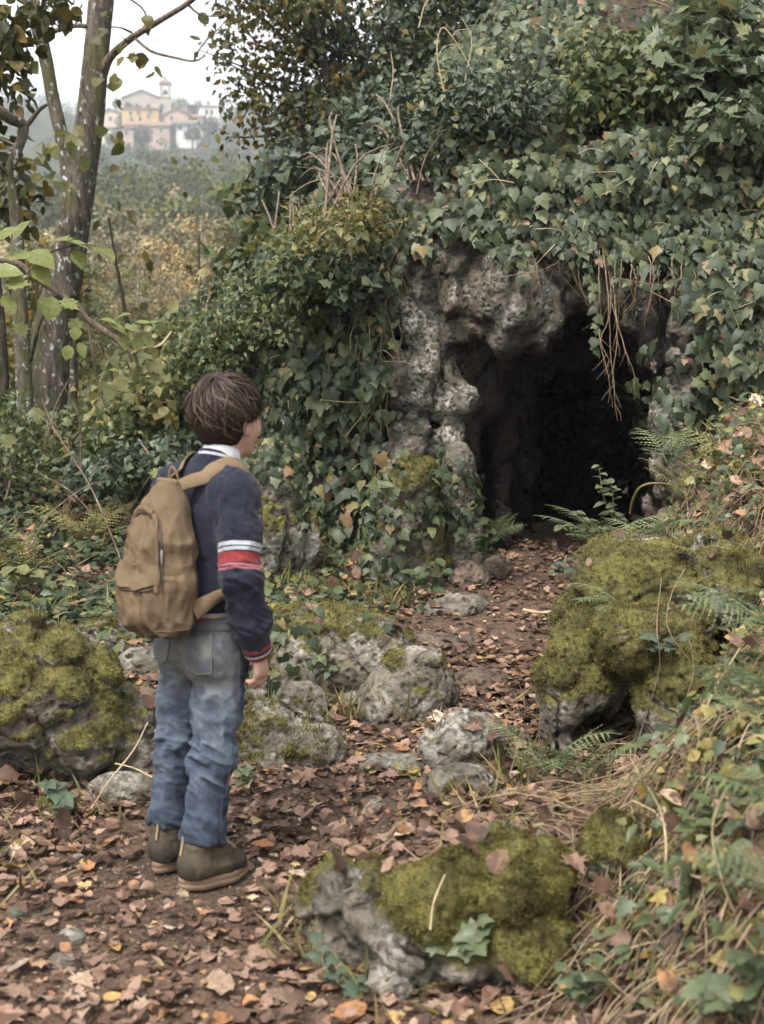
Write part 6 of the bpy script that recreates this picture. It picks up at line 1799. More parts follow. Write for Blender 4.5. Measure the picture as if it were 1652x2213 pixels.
def denim_mat():
    m = Mat('washed denim')
    v = m.coord()
    worn = m.attrib('worn')
    n = m.noise(v, 9, 5, 0.6, 0.5)
    f = m.math('ADD', worn, m.math('MULTIPLY', m.math('SUBTRACT', n, 0.5), 0.9))
    c = m.ramp(f, [(0.05, (.018, .023, .035)), (0.4, (.042, .054, .077)), (0.75, (.098, .117, .145)), (1.0, (.21, .222, .235))])
    dirt = m.math('MULTIPLY', m.attrib('dirt'), m.ramp(m.noise(v, 16, 4), [(0.35, 0.3), (0.6, 1.0)]))
    c = m.mix(dirt, c, (.15, .135, .105))
    tw = m.noise(m.coord(scale=(1, 1, .35)), 420, 2)
    c = m.mix(1.0, c, m.ramp(tw, [(0.3, 0.78), (0.7, 1.22)]), 'MULTIPLY')
    m.col(c)
    m.rough(0.9, 0.2)
    m.bump(tw, 0.25, 0.002)
    return m.m

def canvas_mat(name, a, b, dark=None):
    m = Mat(name)
    v = m.coord()
    n = m.noise(v, 7, 5, 0.6, 0.4)
    c = m.ramp(n, [(0.3, a), (0.7, b)])
    w = m.noise(m.coord(scale=(1, 1, .3)), 300, 2)
    c = m.mix(1.0, c, m.ramp(w, [(0.3, 0.85), (0.7, 1.15)]), 'MULTIPLY')
    if dark:
        c = m.mix(m.ramp(m.attrib('soil'), [(0.0, 0.0), (1.0, 0.85)]), c, dark)
    m.col(c)
    m.rough(0.85, 0.2)
    m.bump(w, 0.25, 0.002)
    return m.m

def hair_mat():
    m = Mat('brown hair')
    r = m.rand_island()
    m.col(m.ramp(r, [(0.0, (.012, .007, .005)), (0.55, (.032, .020, .0145)), (0.88, (.075, .048, .035)), (1.0, (.15, .10, .074))]))
    m.rough(0.5, 0.22)
    return m.m

RIB_C = [(0.0, (.30, .05, .045)), (0.0, (.30, .05, .045))]
M['skin'] = skin_mat()
NV, WHT, RED, PNK = (.014, .016, .03), (.33, .34, .365), (.17, .026, .028), (.26, .105, .112)
M['knit'] = knit_mat('navy knit', [('arm', [(0.0, NV, 0), (0.300, WHT, 1), (0.322, NV, 1), (0.332, WHT, 1), (0.350, NV, 1), (0.358, RED, 1), (0.422, NV, 1), (0.432, PNK, 1), (0.443, RED, 1), (0.452, PNK, 1), (0.463, NV, 0)]),
                                   ('hem', [(0.0, RED, 1), (0.35, (.30, .28, .27), 1), (0.62, NV, 0)]), ('collar', [(0.0, NV, 0), (0.5, WHT, 1), (0.68, NV, 0)])])
M['cuff'] = knit_mat('ribbed cuff', [('band', [(0.0, RED, 1), (0.28, NV, 1), (0.52, (.50, .42, .34), 1), (0.66, NV, 1), (0.74, RED, 1)])])
M['denim'] = denim_mat()
M['canvas'] = canvas_mat('tan canvas', (.092, .062, .036), (.138, .096, .057), (.09, .065, .04))
M['canvas_light'] = canvas_mat('tan webbing', (.128, .088, .052), (.175, .122, .075))
M['zip'] = plain('dark brown zip tape', (.055, .035, .028), 0.6, 0.3, 0.2, 60)
M['metal'] = plain('dull metal', (.35, .33, .30), 0.4, 0.5, 0.1, 60, metallic=0.8)
M['suede'] = canvas_mat('muddy brown suede', (.046, .036, .024), (.086, .068, .045), (.022, .019, .016))
M['sole'] = canvas_mat('tan crepe sole', (.15, .095, .062), (.22, .15, .10), (.07, .05, .035))
M['lace'] = plain('brown bootlace', (.22, .17, .11), 0.8, 0.2, 0.2, 60)
M['sock'] = plain('grey sock', (.30, .28, .26), 0.9, 0.2, 0.2, 60)
M['shirt'] = plain('white shirt cotton', (.55, .55, .56), 0.85, 0.2, 0.08, 40)
M['thread'] = plain('ochre stitching', (.16, .125, .08), 0.8, 0.2, 0.15, 60)
M['hair'] = hair_mat()
M['seam'] = plain('faded seam', (.085, .088, .10), 0.9, 0.2, 0.3, 80)
M['eye'] = plain('eye', (.10, .06, .04), 0.15, 0.5, 0.3, 40)

# joints
HIPR, HIPL = np.array((.068, .085, .60)), np.array((-.068, .085, .60))
KNR, KNL = np.array((.078, .040, .335)), np.array((-.078, .050, .335))
ANR, ANL = np.array((.080, -.005, .075)), np.array((-.088, .020, .075))
SHR, SHL = np.array((.142, .085, 1.020)), np.array((-.150, .090, 1.020))
ELR, ELL = np.array((.192, .032, .815)), np.array((-.222, .045, .815))
WRR, WRL = np.array((.184, .112, .618)), np.array((-.224, .125, .622))
HC = np.array((.010, .163, 1.203))          # middle of the head
HYAW = math.radians(3)
_c, _s = math.cos(HYAW), math.sin(HYAW)
HROT = np.array(((_c, -_s, 0), (_s, _c, 0), (0, 0, 1.0)))
def hd(x, y, z): return HC + HROT @ np.array((x, y, z))

# ---- body: one surface
f = Field((-.29, -.06, .0), (.29, .33, 1.36), .0048)
f.ell(hd(0, -.008, .020), (.068, .083, .075), rot=HROT)
f.ell(hd(0, .030, -.030), (.058, .060, .070), .03, rot=HROT)
f.ell(hd(0, .058, -.078), (.026, .024, .020), .03, rot=HROT)      # chin
f.ell(hd(0, .078, .020), (.050, .016, .022), .02, rot=HROT)       # brow
for s in (-1, 1):
    f.ell(hd(s * .034, .066, -.025), (.022, .020, .020), .02, rot=HROT)   # cheeks
    f.ell(hd(s * .028, .094, .000), (.015, .011, .009), .008, 's', rot=HROT)   # eye hollows
    f.ell(hd(s * .074, -.006, -.010), (.008, .018, .032), .006, rot=HROT)   # ears
    f.ell(hd(s * .082, -.002, -.008), (.006, .009, .017), .004, 's', rot=HROT)
    f.ell(hd(s * .072, .004, -.034), (.006, .009, .010), .005, rot=HROT)
f.rc(hd(0, .090, .004), hd(0, .104, -.024), .006, .010, .010)     # nose
for s in (-1, 1):
    f.ell(hd(s * .009, .096, -.028), (.007, .008, .006), .006, rot=HROT)
f.ell(hd(0, .088, -.049), (.020, .009, .006), .006, rot=HROT)     # lips
f.ell(hd(0, .086, -.058), (.017, .009, .006), .006, rot=HROT)
f.box(hd(0, .098, -.0535), (.019, .006, .0012), .001, .003, 's', rot=HROT)
NECK = np.array((.006, .128, 1.07))
f.rc(NECK, hd(0, -.020, -.055), .047, .045, .03)
f.rc((.0, .110, .98), NECK, .060, .046, .03)
for s, S, E, W in ((1, SHR, ELR, WRR), (-1, SHL, ELL, WRL)):
    f.rc((s * .02, .105, 1.01), S + (-s * .02, 0, -.01), .045, .036, .03)
    f.rc(S, E, .036, .030, .03)
    f.rc(E, W, .030, .020, .015)
    f.rc(W + (E - W) * .03, W, .0205, .0200, .01)
for a, b, ra, rb in (((0, .112, .95), (0, .094, .82), .070, .074), ((0, .09, .82), (0, .085, .64), .074, .080), ((-.03, .105, .93), (.03, .105, .93), .068, .068), ((-.045, .085, .62), (.045, .085, .62), .075, .075)):
    f.rc(a, b, ra, rb, .05)
for Hh, K, A in ((HIPR, KNR, ANR), (HIPL, KNL, ANL)):
    f.rc(Hh, K, .058, .037, .03); f.rc(K, A, .037, .028, .02); f.rc(A, A + (0, .06, -.035), .030, .022, .02)

def hand(fld, s, W, E):
    """relaxed hand hanging from wrist W, palm to the thigh"""
    d = W - E; d /= np.linalg.norm(d)
    d = d * .55 + np.array((s * -.02, .10, -.9)); d /= np.linalg.norm(d)
    n = np.array((-s * 1.0, -.18, -.05)); n -= d * (n @ d); n /= np.linalg.norm(n)      # palm side
    fw = np.cross(n, d) * (-s); fw /= np.linalg.norm(fw)
    if fw[1] < 0: fw = -fw
    wr = W - n * .002
    for off, kl, ls, b0 in ((.0225, .060, (.025, .018, .014), 22), (.0080, .063, (.028, .020, .015), 28), (-.0065, .060, (.026, .019, .014), 34), (-.0200, .054, (.021, .015, .012), 40)):
        k0 = wr + d * kl + fw * off
        fld.rc(wr + fw * off * .55 + d * .004, k0, .0125, .0098, .010, m=.02)
        p, ang, r = k0, math.radians(b0 * .7), .0082
        for j, L in enumerate(ls):
            q = p + (d * math.cos(ang) + n * math.sin(ang)) * L + fw * off * .05
            fld.rc(p, q, r, r * .9, .0022, m=.02)
            p, ang, r = q, ang + math.radians(b0 * (.95, .75, .5)[j]), r * .92
    t0 = wr + d * .012 + fw * .014 + n * .004
    t1 = t0 + d * .022 + fw * .016 + n * .006
    t2 = t1 + d * .020 + fw * .006 + n * .006
    t3 = t2 + d * .015 - fw * .001 + n * .005
    fld.rc(t0, t1, .0125, .0098, .008, m=.02); fld.rc(t1, t2, .0090, .0082, .003, m=.02); fld.rc(t2, t3, .0080, .0066, .002, m=.02)
hand(f, 1, WRR, ELR)
hand(f, -1, WRL, ELL)
V, Q = f.mesh()
V = relax(V, Q, 1, .35)
body = link('body', mesh_np('body', V, Q, M['skin']), None, boy, True)
for s in (-1, 1):
    bm_c = hd(s * .028, .080, .000)
    acc = Acc(); th = np.linspace(-1, 1, 9)
    tube(acc, [bm_c + HROT @ np.array((0, .0105 * q, 0)) for q in th], [.0105 * math.sqrt(max(1 - q * q, .001)) for q in th], 12, cap=False)
    link('eye', acc.mesh('eye', M['eye']), None, boy, True)

# ---- sweater
def sleeve_t(P, S, E, W):
    """0 at the shoulder, 1 at the wrist"""
    L1, L2 = np.linalg.norm(E - S), np.linalg.norm(W - E)
    def seg(a, b):
        d = b - a
        t = np.clip((P - a) @ d / (d @ d), 0, 1)
        return t, np.linalg.norm(P - a - t[:, None] * d, axis=1)
    t1, d1 = seg(S, E); t2, d2 = seg(E, W)
    return np.where(d1 < d2, t1 * L1, L1 + t2 * L2) / (L1 + L2), np.minimum(d1, d2)

f = Field((-.30, -.06, .60), (.30, .30, 1.16), .0042)
for a, b, ra, rb in (((-.045, .098, .98), (.045, .098, .98), .088, .088), ((-.04, .100, .90), (.04, .100, .90), .094, .094), ((-.038, .092, .80), (.038, .092, .80), .093, .093), ((-.038, .085, .735), (.038, .085, .735), .090, .090)):
    f.rc(a, b, ra, rb, .06)
for s, S, E, W in ((1, SHR, ELR, WRR), (-1, SHL, ELL, WRL)):
    f.rc((s * .035, .118, 1.060), S + (-s * .022, .0, .006), .040, .052, .05)
    f.rc(S + (-s * .012, 0, -.01), S + (E - S) * .5, .057, .052, .035)
    f.rc(S + (E - S) * .45, E, .053, .050, .03)
    f.rc(E, E + (W - E) * .62, .050, .049, .025)
    f.rc(E + (W - E) * .60, E + (W - E) * .80, .049, .043, .02)
f.rc((.004, .120, 1.040), (.006, .126, 1.085), .062, .054, .04)
f.box((0, .085, .630), (.3, .2, .062), .0, .0, 's')          # open at the hem
f.F[:, :, :] = f.F
f2 = (f.ax[2] < .700)
# keep the sleeves below the hem
sl_keep = Field((-.30, -.06, .60), (.30, .30, 1.16), .0042)
for s, S, E, W in ((1, SHR, ELR, WRR), (-1, SHL, ELL, WRL)):
    sl_keep.rc(E, E + (W - E) * .62, .050, .049, .025)
    sl_keep.rc(E + (W - E) * .60, E + (W - E) * .80, .049, .043, .02)
f.F = _smin(f.F, sl_keep.F, .008)
f.rc((.006, .130, 1.085), (.012, .142, 1.18), .046, .050, .006, 's')     # neck hole
V, Q = f.mesh()
V = relax(V, Q, 2, .5)
N = normals(V, Q)
tR, dR = sleeve_t(V, SHR, ELR, WRR)
tL, dL = sleeve_t(V, SHL, ELL, WRL)
onR = (V[:, 0] > .10) & (dR < .085) & ~((V[:, 2] > .7) & (V[:, 0] < .125))
onL = (V[:, 0] < -.10) & (dL < .085)
arm = np.where(onR, tR, np.where(onL, tL, 0.0))
slv = (onR | onL).astype(float)
# wrinkles: rings of slack cloth near the elbow and the wrist, pulls from the shoulder straps, drape on the back
wz = fbm(V[:, 0] * .6, V[:, 1] * .6, V[:, 2] + V[:, 1] * .5, 30, 2, ridge=True)
w2 = fbm(V[:, 0] + .4 * V[:, 2], V[:, 1], V[:, 2] * .35, 17, 2, ridge=True, seed=3)
amp = slv * (.004 + .010 * np.exp(-((arm - .52) / .12) ** 2) + .012 * np.exp(-((arm - .78) / .07) ** 2))
V = V + N * (amp * (wz - .1) + (1 - slv) * .006 * w2 + .0025 * fbm(V[:, 0], V[:, 1], V[:, 2], 60, 2))[:, None]
me = mesh_np('sweater', V, Q, M['knit'])
# stripe numbers run along the upper arm; the hem and the collar have their own
attr(me, 'arm', np.where(slv > 0, arm, 0))
attr(me, 'hem', np.where((slv < .5) & (V[:, 2] < .735), np.clip((V[:, 2] - .690) / .045, 0, 1), 1.0))
attr(me, 'collar', np.zeros(len(V)))
sweater = link('sweater', me, None, boy, True)
# ribbed cuffs
for S, E, W in ((SHR, ELR, WRR), (SHL, ELL, WRL)):
    d = (W - E) / np.linalg.norm(W - E)
    c0 = E + (W - E) * .88
    L = np.linalg.norm(W - c0) + .012
    acc = Acc()
    ts = np.linspace(0, 1, 12)
    tube(acc, [c0 + d * L * t for t in ts] + [W + d * .011, W + d * .0], [.041 + .003 * math.sin(t * 3.1) - .008 * t for t in ts] + [.026, .023], 40, cap=False)
    me = acc.mesh('cuff', M['cuff'])
    Vc = np.concatenate(acc.V)
    q = np.clip(((Vc - c0) @ d) / L, 0, 1)
    ang = np.arange(len(Vc)) % 40
    attr(me, 'band', q * .999)
    link('cuff', me, None, sweater, True)
# collar: a rolled navy band with a white line, shirt collar peeping over it on the right
def ring(c, rx, ry, tilt_x, tilt_y, n=40):
    th = np.linspace(0, 2 * math.pi, n + 1)
    return np.stack([c[0] + rx * np.cos(th), c[1] + ry * np.sin(th), c[2] + tilt_x * np.cos(th) * rx + tilt_y * np.sin(th) * ry], 1)
acc = Acc()
rows = [(.0645, -.012), (.0630, .002), (.0595, .016), (.0560, .026), (.0520, .028), (.0495, .020), (.050, .0)]
R_ = np.stack([ring((.007, .130, 1.086 + dz), r, r * 1.02, .05, -.32) for r, dz in rows])
n_ = R_.shape[1]
i, j = np.meshgrid(np.arange(len(rows) - 1), np.arange(n_ - 1), indexing='ij')
acc.add(R_.reshape(-1, 3), np.stack([i * n_ + j, i * n_ + j + 1, (i + 1) * n_ + j + 1, (i + 1) * n_ + j], -1).reshape(-1, 4))
me = acc.mesh('collar', M['knit'])
attr(me, 'collar', np.repeat([.0, .3, .62, .9, .95, 1, 1], n_) * .98)
attr(me, 'arm', np.zeros(len(rows) * n_)); attr(me, 'hem', np.ones(len(rows) * n_))
link('collar', me, None, sweater, True)
acc = Acc()
rows = [(.0545, .012), (.0535, .030), (.0510, .040), (.0480, .038), (.0475, .01)]
R_ = np.stack([ring((.012, .132, 1.085 + dz), r, r, .16, -.30) for r, dz in rows])
i, j = np.meshgrid(np.arange(len(rows) - 1), np.arange(n_ - 1), indexing='ij')
acc.add(R_.reshape(-1, 3), np.stack([i * n_ + j, i * n_ + j + 1, (i + 1) * n_ + j + 1, (i + 1) * n_ + j], -1).reshape(-1, 4))
link('shirt_collar', acc.mesh('shirt_collar', M['shirt']), None, boy, True)

# ---- jeans
f = Field((-.19, -.10, .04), (.19, .24, .73), .0042)
f.rc((-.040, .088, .690), (.040, .088, .690), .082, .082, .03)
f.rc((-.046, .085, .61), (.046, .085, .61), .089, .089, .05)
for s, Hh, K, A in ((1, HIPR, KNR, ANR), (-1, HIPL, KNL, ANL)):
    f.ell(Hh + (0, -.045, -.005), (.062, .052, .066), .05)
    f.rc(Hh + (0, 0, -.02), Hh + (K - Hh) * .55, .074, .065, .022)
    f.rc(Hh + (K - Hh) * .5, K, .065, .057, .03)
    f.rc(K, K + (A - K) * .8, .057, .056, .03)
    f.rc(K + (A - K) * .75, A + (0, .006, -.012), .057, .059, .02)
f.box((0, .09, .735), (.2, .2, .028), .0, .004, 's')
f.box((0, .06, .026), (.25, .25, .084), .0, .004, 's', rot=Matrix.Rotation(math.radians(-9), 3, 'X'))
f.rc((0, .075, .50), (0, .06, .05), .006, .022, .012, 's')
V, Q = f.mesh()
V = relax(V, Q, 2, .5)
N = normals(V, Q)
x, y, z = V.T
sd = np.sign(x)
wz = fbm(x * .55 + sd * 3, y * .55, z + .55 * y * 1 + 0.25 * np.abs(x), 34, 2, ridge=True, seed=1)
wd = fbm(x * .8 + sd * 2, y * .8 + z * .8, z * .8 - y * .8, 15, 2, ridge=True, seed=4)
kn = np.exp(-((z - .33) / .07) ** 2)
hm = np.exp(-((z - .09) / .06) ** 2)
bt = np.exp(-((z - .50) / .05) ** 2)
V = V + N * ((.0025 + .009 * kn + .012 * hm + .005 * bt) * (wz - .15) + .0065 * (1 - hm) * sstep(.62, .5, z) * (wd - .1) + .0015 * fbm(x, y, z, 70, 2))[:, None]
me = mesh_np('jeans', V, Q, M['denim'])
back = sstep(.03, -.05, y - np.interp(z, [.1, .33, .6], [0.0, .04, .085]))
worn = .22 + .36 * np.exp(-((z - .42) / .13) ** 2) * (.4 + .6 * back) + .22 * np.exp(-((z - .30) / .06) ** 2) * sstep(-.02, .05, y - .04) - .16 * sstep(.2, .08, z) - .18 * sstep(-.03, .05, -np.abs(x) + .035) + .22 * (wz - .2) + .16 * (wd - .1)
attr(me, 'worn', np.clip(worn, 0, 1))
attr(me, 'dirt', np.clip(.75 * np.exp(-((z - .60) / .085) ** 2) * back + .4 * np.exp(-((z - .31) / .05) ** 2) * sstep(.02, .08, y - .02) + .25 * sstep(.16, .06, z), 0, 1))
jeans = link('jeans', me, None, boy, True)
# waistband, back pockets, belt loop, outer seams: laid on the cloth by nearest surface
def stick(P, off, Vv=V, Nn=None):
    Nn = Nn if Nn is not None else NJ
    out = []
    for p in np.asarray(P, float):
        k = np.argsort(((Vv - p) ** 2).sum(1))[:6]
        nn = Nn[k].mean(0); nn /= np.linalg.norm(nn)
        c = Vv[k].mean(0)
        out.append(p + nn * ((c - p) @ nn) + nn * off)
    return np.array(out)
NJ = normals(V, Q)
for s in (1, -1):
    # a pocket: a patch of cloth sewn on
    us, vs = np.linspace(-1, 1, 13), np.linspace(0, 1, 13)
    P = []
    for vv in vs:
        for uu in us:
            wdt = .047 - .004 * vv
            zz = .672 - .105 * vv - .018 * (1 - abs(uu)) * sstep(.75, 1.0, vv)
            P.append((s * .074 + uu * wdt + .004 * vv * s, -.05 + .05 * max(0, s * uu), zz))
    P = np.array(P)
    S_ = stick(P, .004)
    i, j = np.meshgrid(np.arange(12), np.arange(12), indexing='ij')
    F_ = np.stack([i * 13 + j, i * 13 + j + 1, (i + 1) * 13 + j + 1, (i + 1) * 13 + j], -1).reshape(-1, 4)
    bd = [k for k in range(13)] + [k * 13 + 12 for k in range(1, 13)] + [156 + k for k in range(11, -1, -1)] + [k * 13 for k in range(11, 0, -1)]
    acc = Acc(); acc.add(S_, F_)
    rim = np.array([S_[k] for k in bd]); low = stick(P[bd], -.004)
    nb = len(bd)
    acc.add(np.concatenate([rim, low]), [(k, (k + 1) % nb, nb + (k + 1) % nb, nb + k) for k in range(nb)])
    me = acc.mesh('back_pocket', M['denim'])
    nV = len(me.vertices)
    attr(me, 'worn', np.full(nV, .46)); attr(me, 'dirt', np.full(nV, .62))
    po = link('back_pocket', me, None, jeans, True)
    acc = Acc()
    inn = np.array([k for k in bd if k >= 0])
    line = S_[[14 + k for k in range(11)] and [k for k in bd]] * .94 + S_.mean(0) * .06
    tube(acc, np.concatenate([line, line[:1]]) + NJ[((V - S_.mean(0)) ** 2).sum(1).argmin()] * .0012, .0011, 4, cap=False)
    link('stitching', acc.mesh('stitching', M['thread']), None, po, True)
    acc = Acc()
    zs = np.linspace(.66, .10, 26)
    xs = np.interp(zs, [.07, .33, .60, .7], [ANR[0], KNR[0], .068, .06]) * s + s * .2
    ys = np.interp(zs, [.07, .33, .60, .7], [.0, .04, .085, .088])
    L_ = stick(np.c_[xs, ys, zs], .0008)
    tube(acc, L_, .0009, 5)
    link('side_seam', acc.mesh('side_seam', M['seam']), None, jeans, True)
acc = Acc()
th = np.linspace(0, 2 * math.pi, 61)[:-1]
rows = []
for zz, off in ((.672, .0015), (.675, .005), (.706, .005), (.709, .001)):
    rows.append(stick(np.c_[.14 * np.cos(th), .088 + .10 * np.sin(th), np.full(60, zz)], off))
R_ = np.stack(rows)
i, j = np.meshgrid(np.arange(3), np.arange(60), indexing='ij')
acc.add(R_.reshape(-1, 3), np.stack([i * 60 + j, i * 60 + (j + 1) % 60, (i + 1) * 60 + (j + 1) % 60, (i + 1) * 60 + j], -1).reshape(-1, 4))
me = acc.mesh('waistband', M['denim'])
attr(me, 'worn', np.full(240, .45)); attr(me, 'dirt', np.full(240, .4))
link('waistband', me, None, jeans, True)

# ---- boots
def boot(A, toe_deg):
    a = math.radians(toe_deg)
    fw = np.array((math.sin(a), math.cos(a), 0)); sd = np.array((fw[1], -fw[0], 0)); up = np.array((0, 0, 1.0))
    rot = np.stack([sd, fw, up], 1)
    o = np.array((A[0], A[1], 0))
    def p(x, y, z): return o + sd * x + fw * y + up * z
    lo, hi = o - (.2, .2, .01), o + (.2, .2, .17)
    f = Field(lo, hi, .0038)
    f.rc(p(0, -.020, .070), p(0, -.012, .135), .046, .044, .02)
    f.rc(p(0, -.026, .048), p(0, .030, .052), .045, .042, .03)
    f.rc(p(0, .02, .064), p(0, .070, .048), .040, .035, .03)
    f.rc(p(.002, .070, .046), p(.004, .104, .042), .039, .033, .03)
    f.rc(p(0, -.005, .11), p(0, .05, .072), .032, .030, .03)
    f.box(p(0, .03, .0), (.1, .25, .030), 0, .003, 's', rot=rot)
    f.box(p(0, -.01, .158), (.1, .1, .012), 0, .004, 's', rot=rot)
    f.rc(p(0, -.012, .12), p(0, -.012, .16), .037, .038, .008, 's')
    V, Q = f.mesh(); V = relax(V, Q, 2, .5)
    N = normals(V, Q)
    lx, ly, lz = (V - o) @ sd, (V - o) @ fw, V[:, 2]
    w = fbm(lx, ly * .8 + lz * .5, lz, 34, 2, ridge=True, seed=int(toe_deg))
    V = V + N * (.003 * w * np.exp(-((ly - .05) / .05) ** 2) + .003 * w * np.exp(-((lz - .11) / .03) ** 2) + .001 * fbm(V[:, 0], V[:, 1], V[:, 2], 90, 2))[:, None]
    seam = .0015 * np.exp(-((ly - .085 + .4 * lz) / .003) ** 2) + .0015 * np.exp(-((ly + .012 - .1 * lz) / .003) ** 2)
    V = V + N * seam[:, None]
    bt = link('boot', mesh_np('boot', V, Q, M['suede']), None, boy, True)
    attr(bt.data, 'soil', np.clip(.6 * sstep(.065, .035, lz) + .8 * sstep(.060, .085, ly) + .8 * sstep(-.040, -.052, ly) * sstep(.10, .06, lz) + .35 * fbm(V[:, 0], V[:, 1], V[:, 2], 25, 3), 0, 1))
    # sole
    th = np.linspace(0, 2 * math.pi, 49)[:-1]
    ol = []
    for t in th:
        cx, cy = math.sin(t), -math.cos(t)
        wv = np.interp(cy, [-1, -.5, 0, .5, 1], [.040, .049, .043, .050, .040])
        ol.append((cx * wv + .003 * cy, .024 + .120 * cy * (1 if cy > 0 else .80) + (.0), 0))
    ol = np.array(ol)
    acc = Acc(); rows = []
    for zz, k in ((.000, .93), (.004, .99), (.015, 1.0), (.017, .970), (.0195, 1.0), (.030, 1.0), (.0345, .96), (.035, .80)):
        rise = .010 * sstep(.08, .165, ol[:, 1])
        c = np.array((0, .024, 0))
        q = c + (ol - c) * k
        rows.append(np.array([p(a_[0], a_[1], 0) for a_ in q]) + np.c_[np.zeros(48), np.zeros(48), zz + rise])
    R_ = np.stack(rows)
    i, j = np.meshgrid(np.arange(len(rows) - 1), np.arange(48), indexing='ij')
    acc.add(R_.reshape(-1, 3), np.stack([i * 48 + j, i * 48 + (j + 1) % 48, (i + 1) * 48 + (j + 1) % 48, (i + 1) * 48 + j], -1).reshape(-1, 4))
    for r_, fl in ((0, 1), (len(rows) - 1, 0)):
        c = np.concatenate([R_[r_], R_[r_].mean(0)[None]])
        acc.add(c, [((k + 1) % 48, k, 48) if fl else (k, (k + 1) % 48, 48) for k in range(48)])
    so = link('sole', acc.mesh('sole', M['sole']), None, bt, True)
    attr(so.data, 'soil', np.clip(1 - np.concatenate(acc.V)[:, 2] / .010, 0, 1) * .9)
    acc = Acc()
    for k in range(5):
        y_, z_ = .040 + .010 * k, .112 - .010 * k
        for s in (1, -1):
            L_ = stick([p(s * (.022 - .044 * q), y_ + .010 * q, z_ - .006 * q + .02) for q in np.linspace(0, 1, 6)], .0022, V, normals(V, Q))
            tube(acc, L_, .0026, 5)
    link('lace', acc.mesh('lace', M['lace']), None, bt, True)
    acc = Acc()
    tp = stick([p(0, -.09, z) for z in np.linspace(.10, .138, 5)], .003, V, normals(V, Q))
    tube(acc, np.concatenate([tp, [tp[-1] + (0, 0, .006), tp[-1] + fw * .006 + (0, 0, .002)]]), .0055, 8, flat=.3)
    link('pull_tab', acc.mesh('pull_tab', M['lace']), None, bt, True)
    acc = Acc()
    tube(acc, [p(0, -.016, .10), p(0, -.014, .14), p(0, -.008, .19)], [.035, .035, .034], 16)
    link('sock', acc.mesh('sock', M['sock']), None, boy, True)
boot(ANR + (0, .008, 0), 14)
boot(ANL + (0, .008, 0), -16)

# ---- hair: a close cap carrying a few thousand strands that sweep from the crown
HCc, HRr = hd(0, -.014, .026), np.array((.0810, .0930, .0820))
f = Field(HCc - .14, HCc + .14, .0045)
f.ell(HCc, HRr * .96, rot=HROT)
f.ell(HCc + HROT @ np.array((0, -.018, -.045)), (.064, .070, .060), .04, rot=HROT)
f.box(hd(0, .105, -.09), (.2, .105, .088), .0, .02, 's', rot=HROT)                # face side
f.box(hd(0, .10, .0), (.066, .06, .040), .0, .02, 's', rot=HROT)
for s in (-1, 1):
    f.ell(hd(s * .088, .006, -.026), (.028, .030, .036), .010, 's', rot=HROT)      # round the ears
f.box(hd(0, -.05, -.125), (.2, .2, .038), .0, .02, 's', rot=HROT)
V, Q = f.mesh(); V = relax(V, Q, 3, .5)
N = normals(V, Q)
V = V + N * (.004 * fbm(V[:, 0], V[:, 1], V[:, 2], 30, 2, ridge=True))[:, None]
M['hair_cap'] = plain('dark brown hair', (.012, .007, .005), 0.6, 0.2, 0.3, 90, 0.4, 0.002)
hair = link('hair', mesh_np('hair', V, Q, M['hair_cap']), None, boy, True)
rng = np.random.default_rng(21)
ns, npt = 9500, 8
pole = np.array((.02, -.42, .90)); pole /= np.linalg.norm(pole)
e1 = np.cross(pole, (0, 1, 0)); e1 /= np.linalg.norm(e1); e2 = np.cross(pole, e1)
VS = np.concatenate([V]); 
az = rng.uniform(0, 2 * math.pi, ns)
cl = np.floor(az * 9 + rng.normal(0, .4, ns))                                   # locks
th0 = np.abs(rng.normal(0, .03, ns)) + rng.random(ns) ** .8 * 2.25
fly = rng.random(ns) < .09
L = rng.uniform(.75, 1.25, ns) + .15 * np.sin(cl * 7.1)
lift = .007 * rng.random(ns) ** 1.6 + .004 * np.sin(cl * 3.3) + .003 + fly * rng.uniform(.002, .010, ns)
sw = .30 + .12 * np.sin(cl * 5.7)                                               # the whorl's turn
pts = np.zeros((ns, npt, 3)); keep = np.ones(ns, bool)
for k in range(npt):
    t = k / (npt - 1)
    th = th0 + L * t
    a = az + sw * t * (1.3 - .4 * th0) + .08 * np.sin(cl * 2.2 + 4 * t) + fly * .25 * np.sin(az * 37 + 3 * t)
    d = np.cos(th)[:, None] * pole + np.sin(th)[:, None] * (np.cos(a)[:, None] * e1 + np.sin(a)[:, None] * e2)
    r = 1 / np.sqrt(((d / HRr) ** 2).sum(1))
    q = d * (r + lift * math.sin(math.pi * min(1, .15 + t * .9)) * 1.5 + .001)[:, None]
    low = q[:, 2] < -.015
    q[:, :2] *= (1 - np.clip(-q[:, 2] - .015, 0, .1) * .55)[:, None]           # tucks in towards the nape
    pts[:, k] = q + np.array((0, -.014, .026))
hl = np.where(pts[:, :, 1] > .030, np.where(np.abs(pts[:, :, 0]) < .062, .036, .018), np.where(pts[:, :, 1] > -.030, .000, -.085))
hl = hl + rng.normal(0, .006, ns)[:, None]
for k in range(1, npt):
    bad = pts[:, k, 2] < hl[:, k]
    pts[bad, k] = pts[bad, k - 1] * .97 + pts[bad, k] * .03
keep = (pts[:, 0, 2] > hl[:, 0])
pts = pts[keep] @ HROT.T + HC
ns = len(pts)
T = np.gradient(pts, axis=1); T /= np.linalg.norm(T, axis=2, keepdims=True) + 1e-9
O = pts - (HC + (0, 0, -.01)); O /= np.linalg.norm(O, axis=2, keepdims=True)
B = np.cross(T, O); B /= np.linalg.norm(B, axis=2, keepdims=True) + 1e-9
wd_ = (.0008 * np.array([.6, 1, 1, 1, .9, .75, .5, .1]))[None, :, None] * rng.uniform(.6, 1.5, ns)[:, None, None]
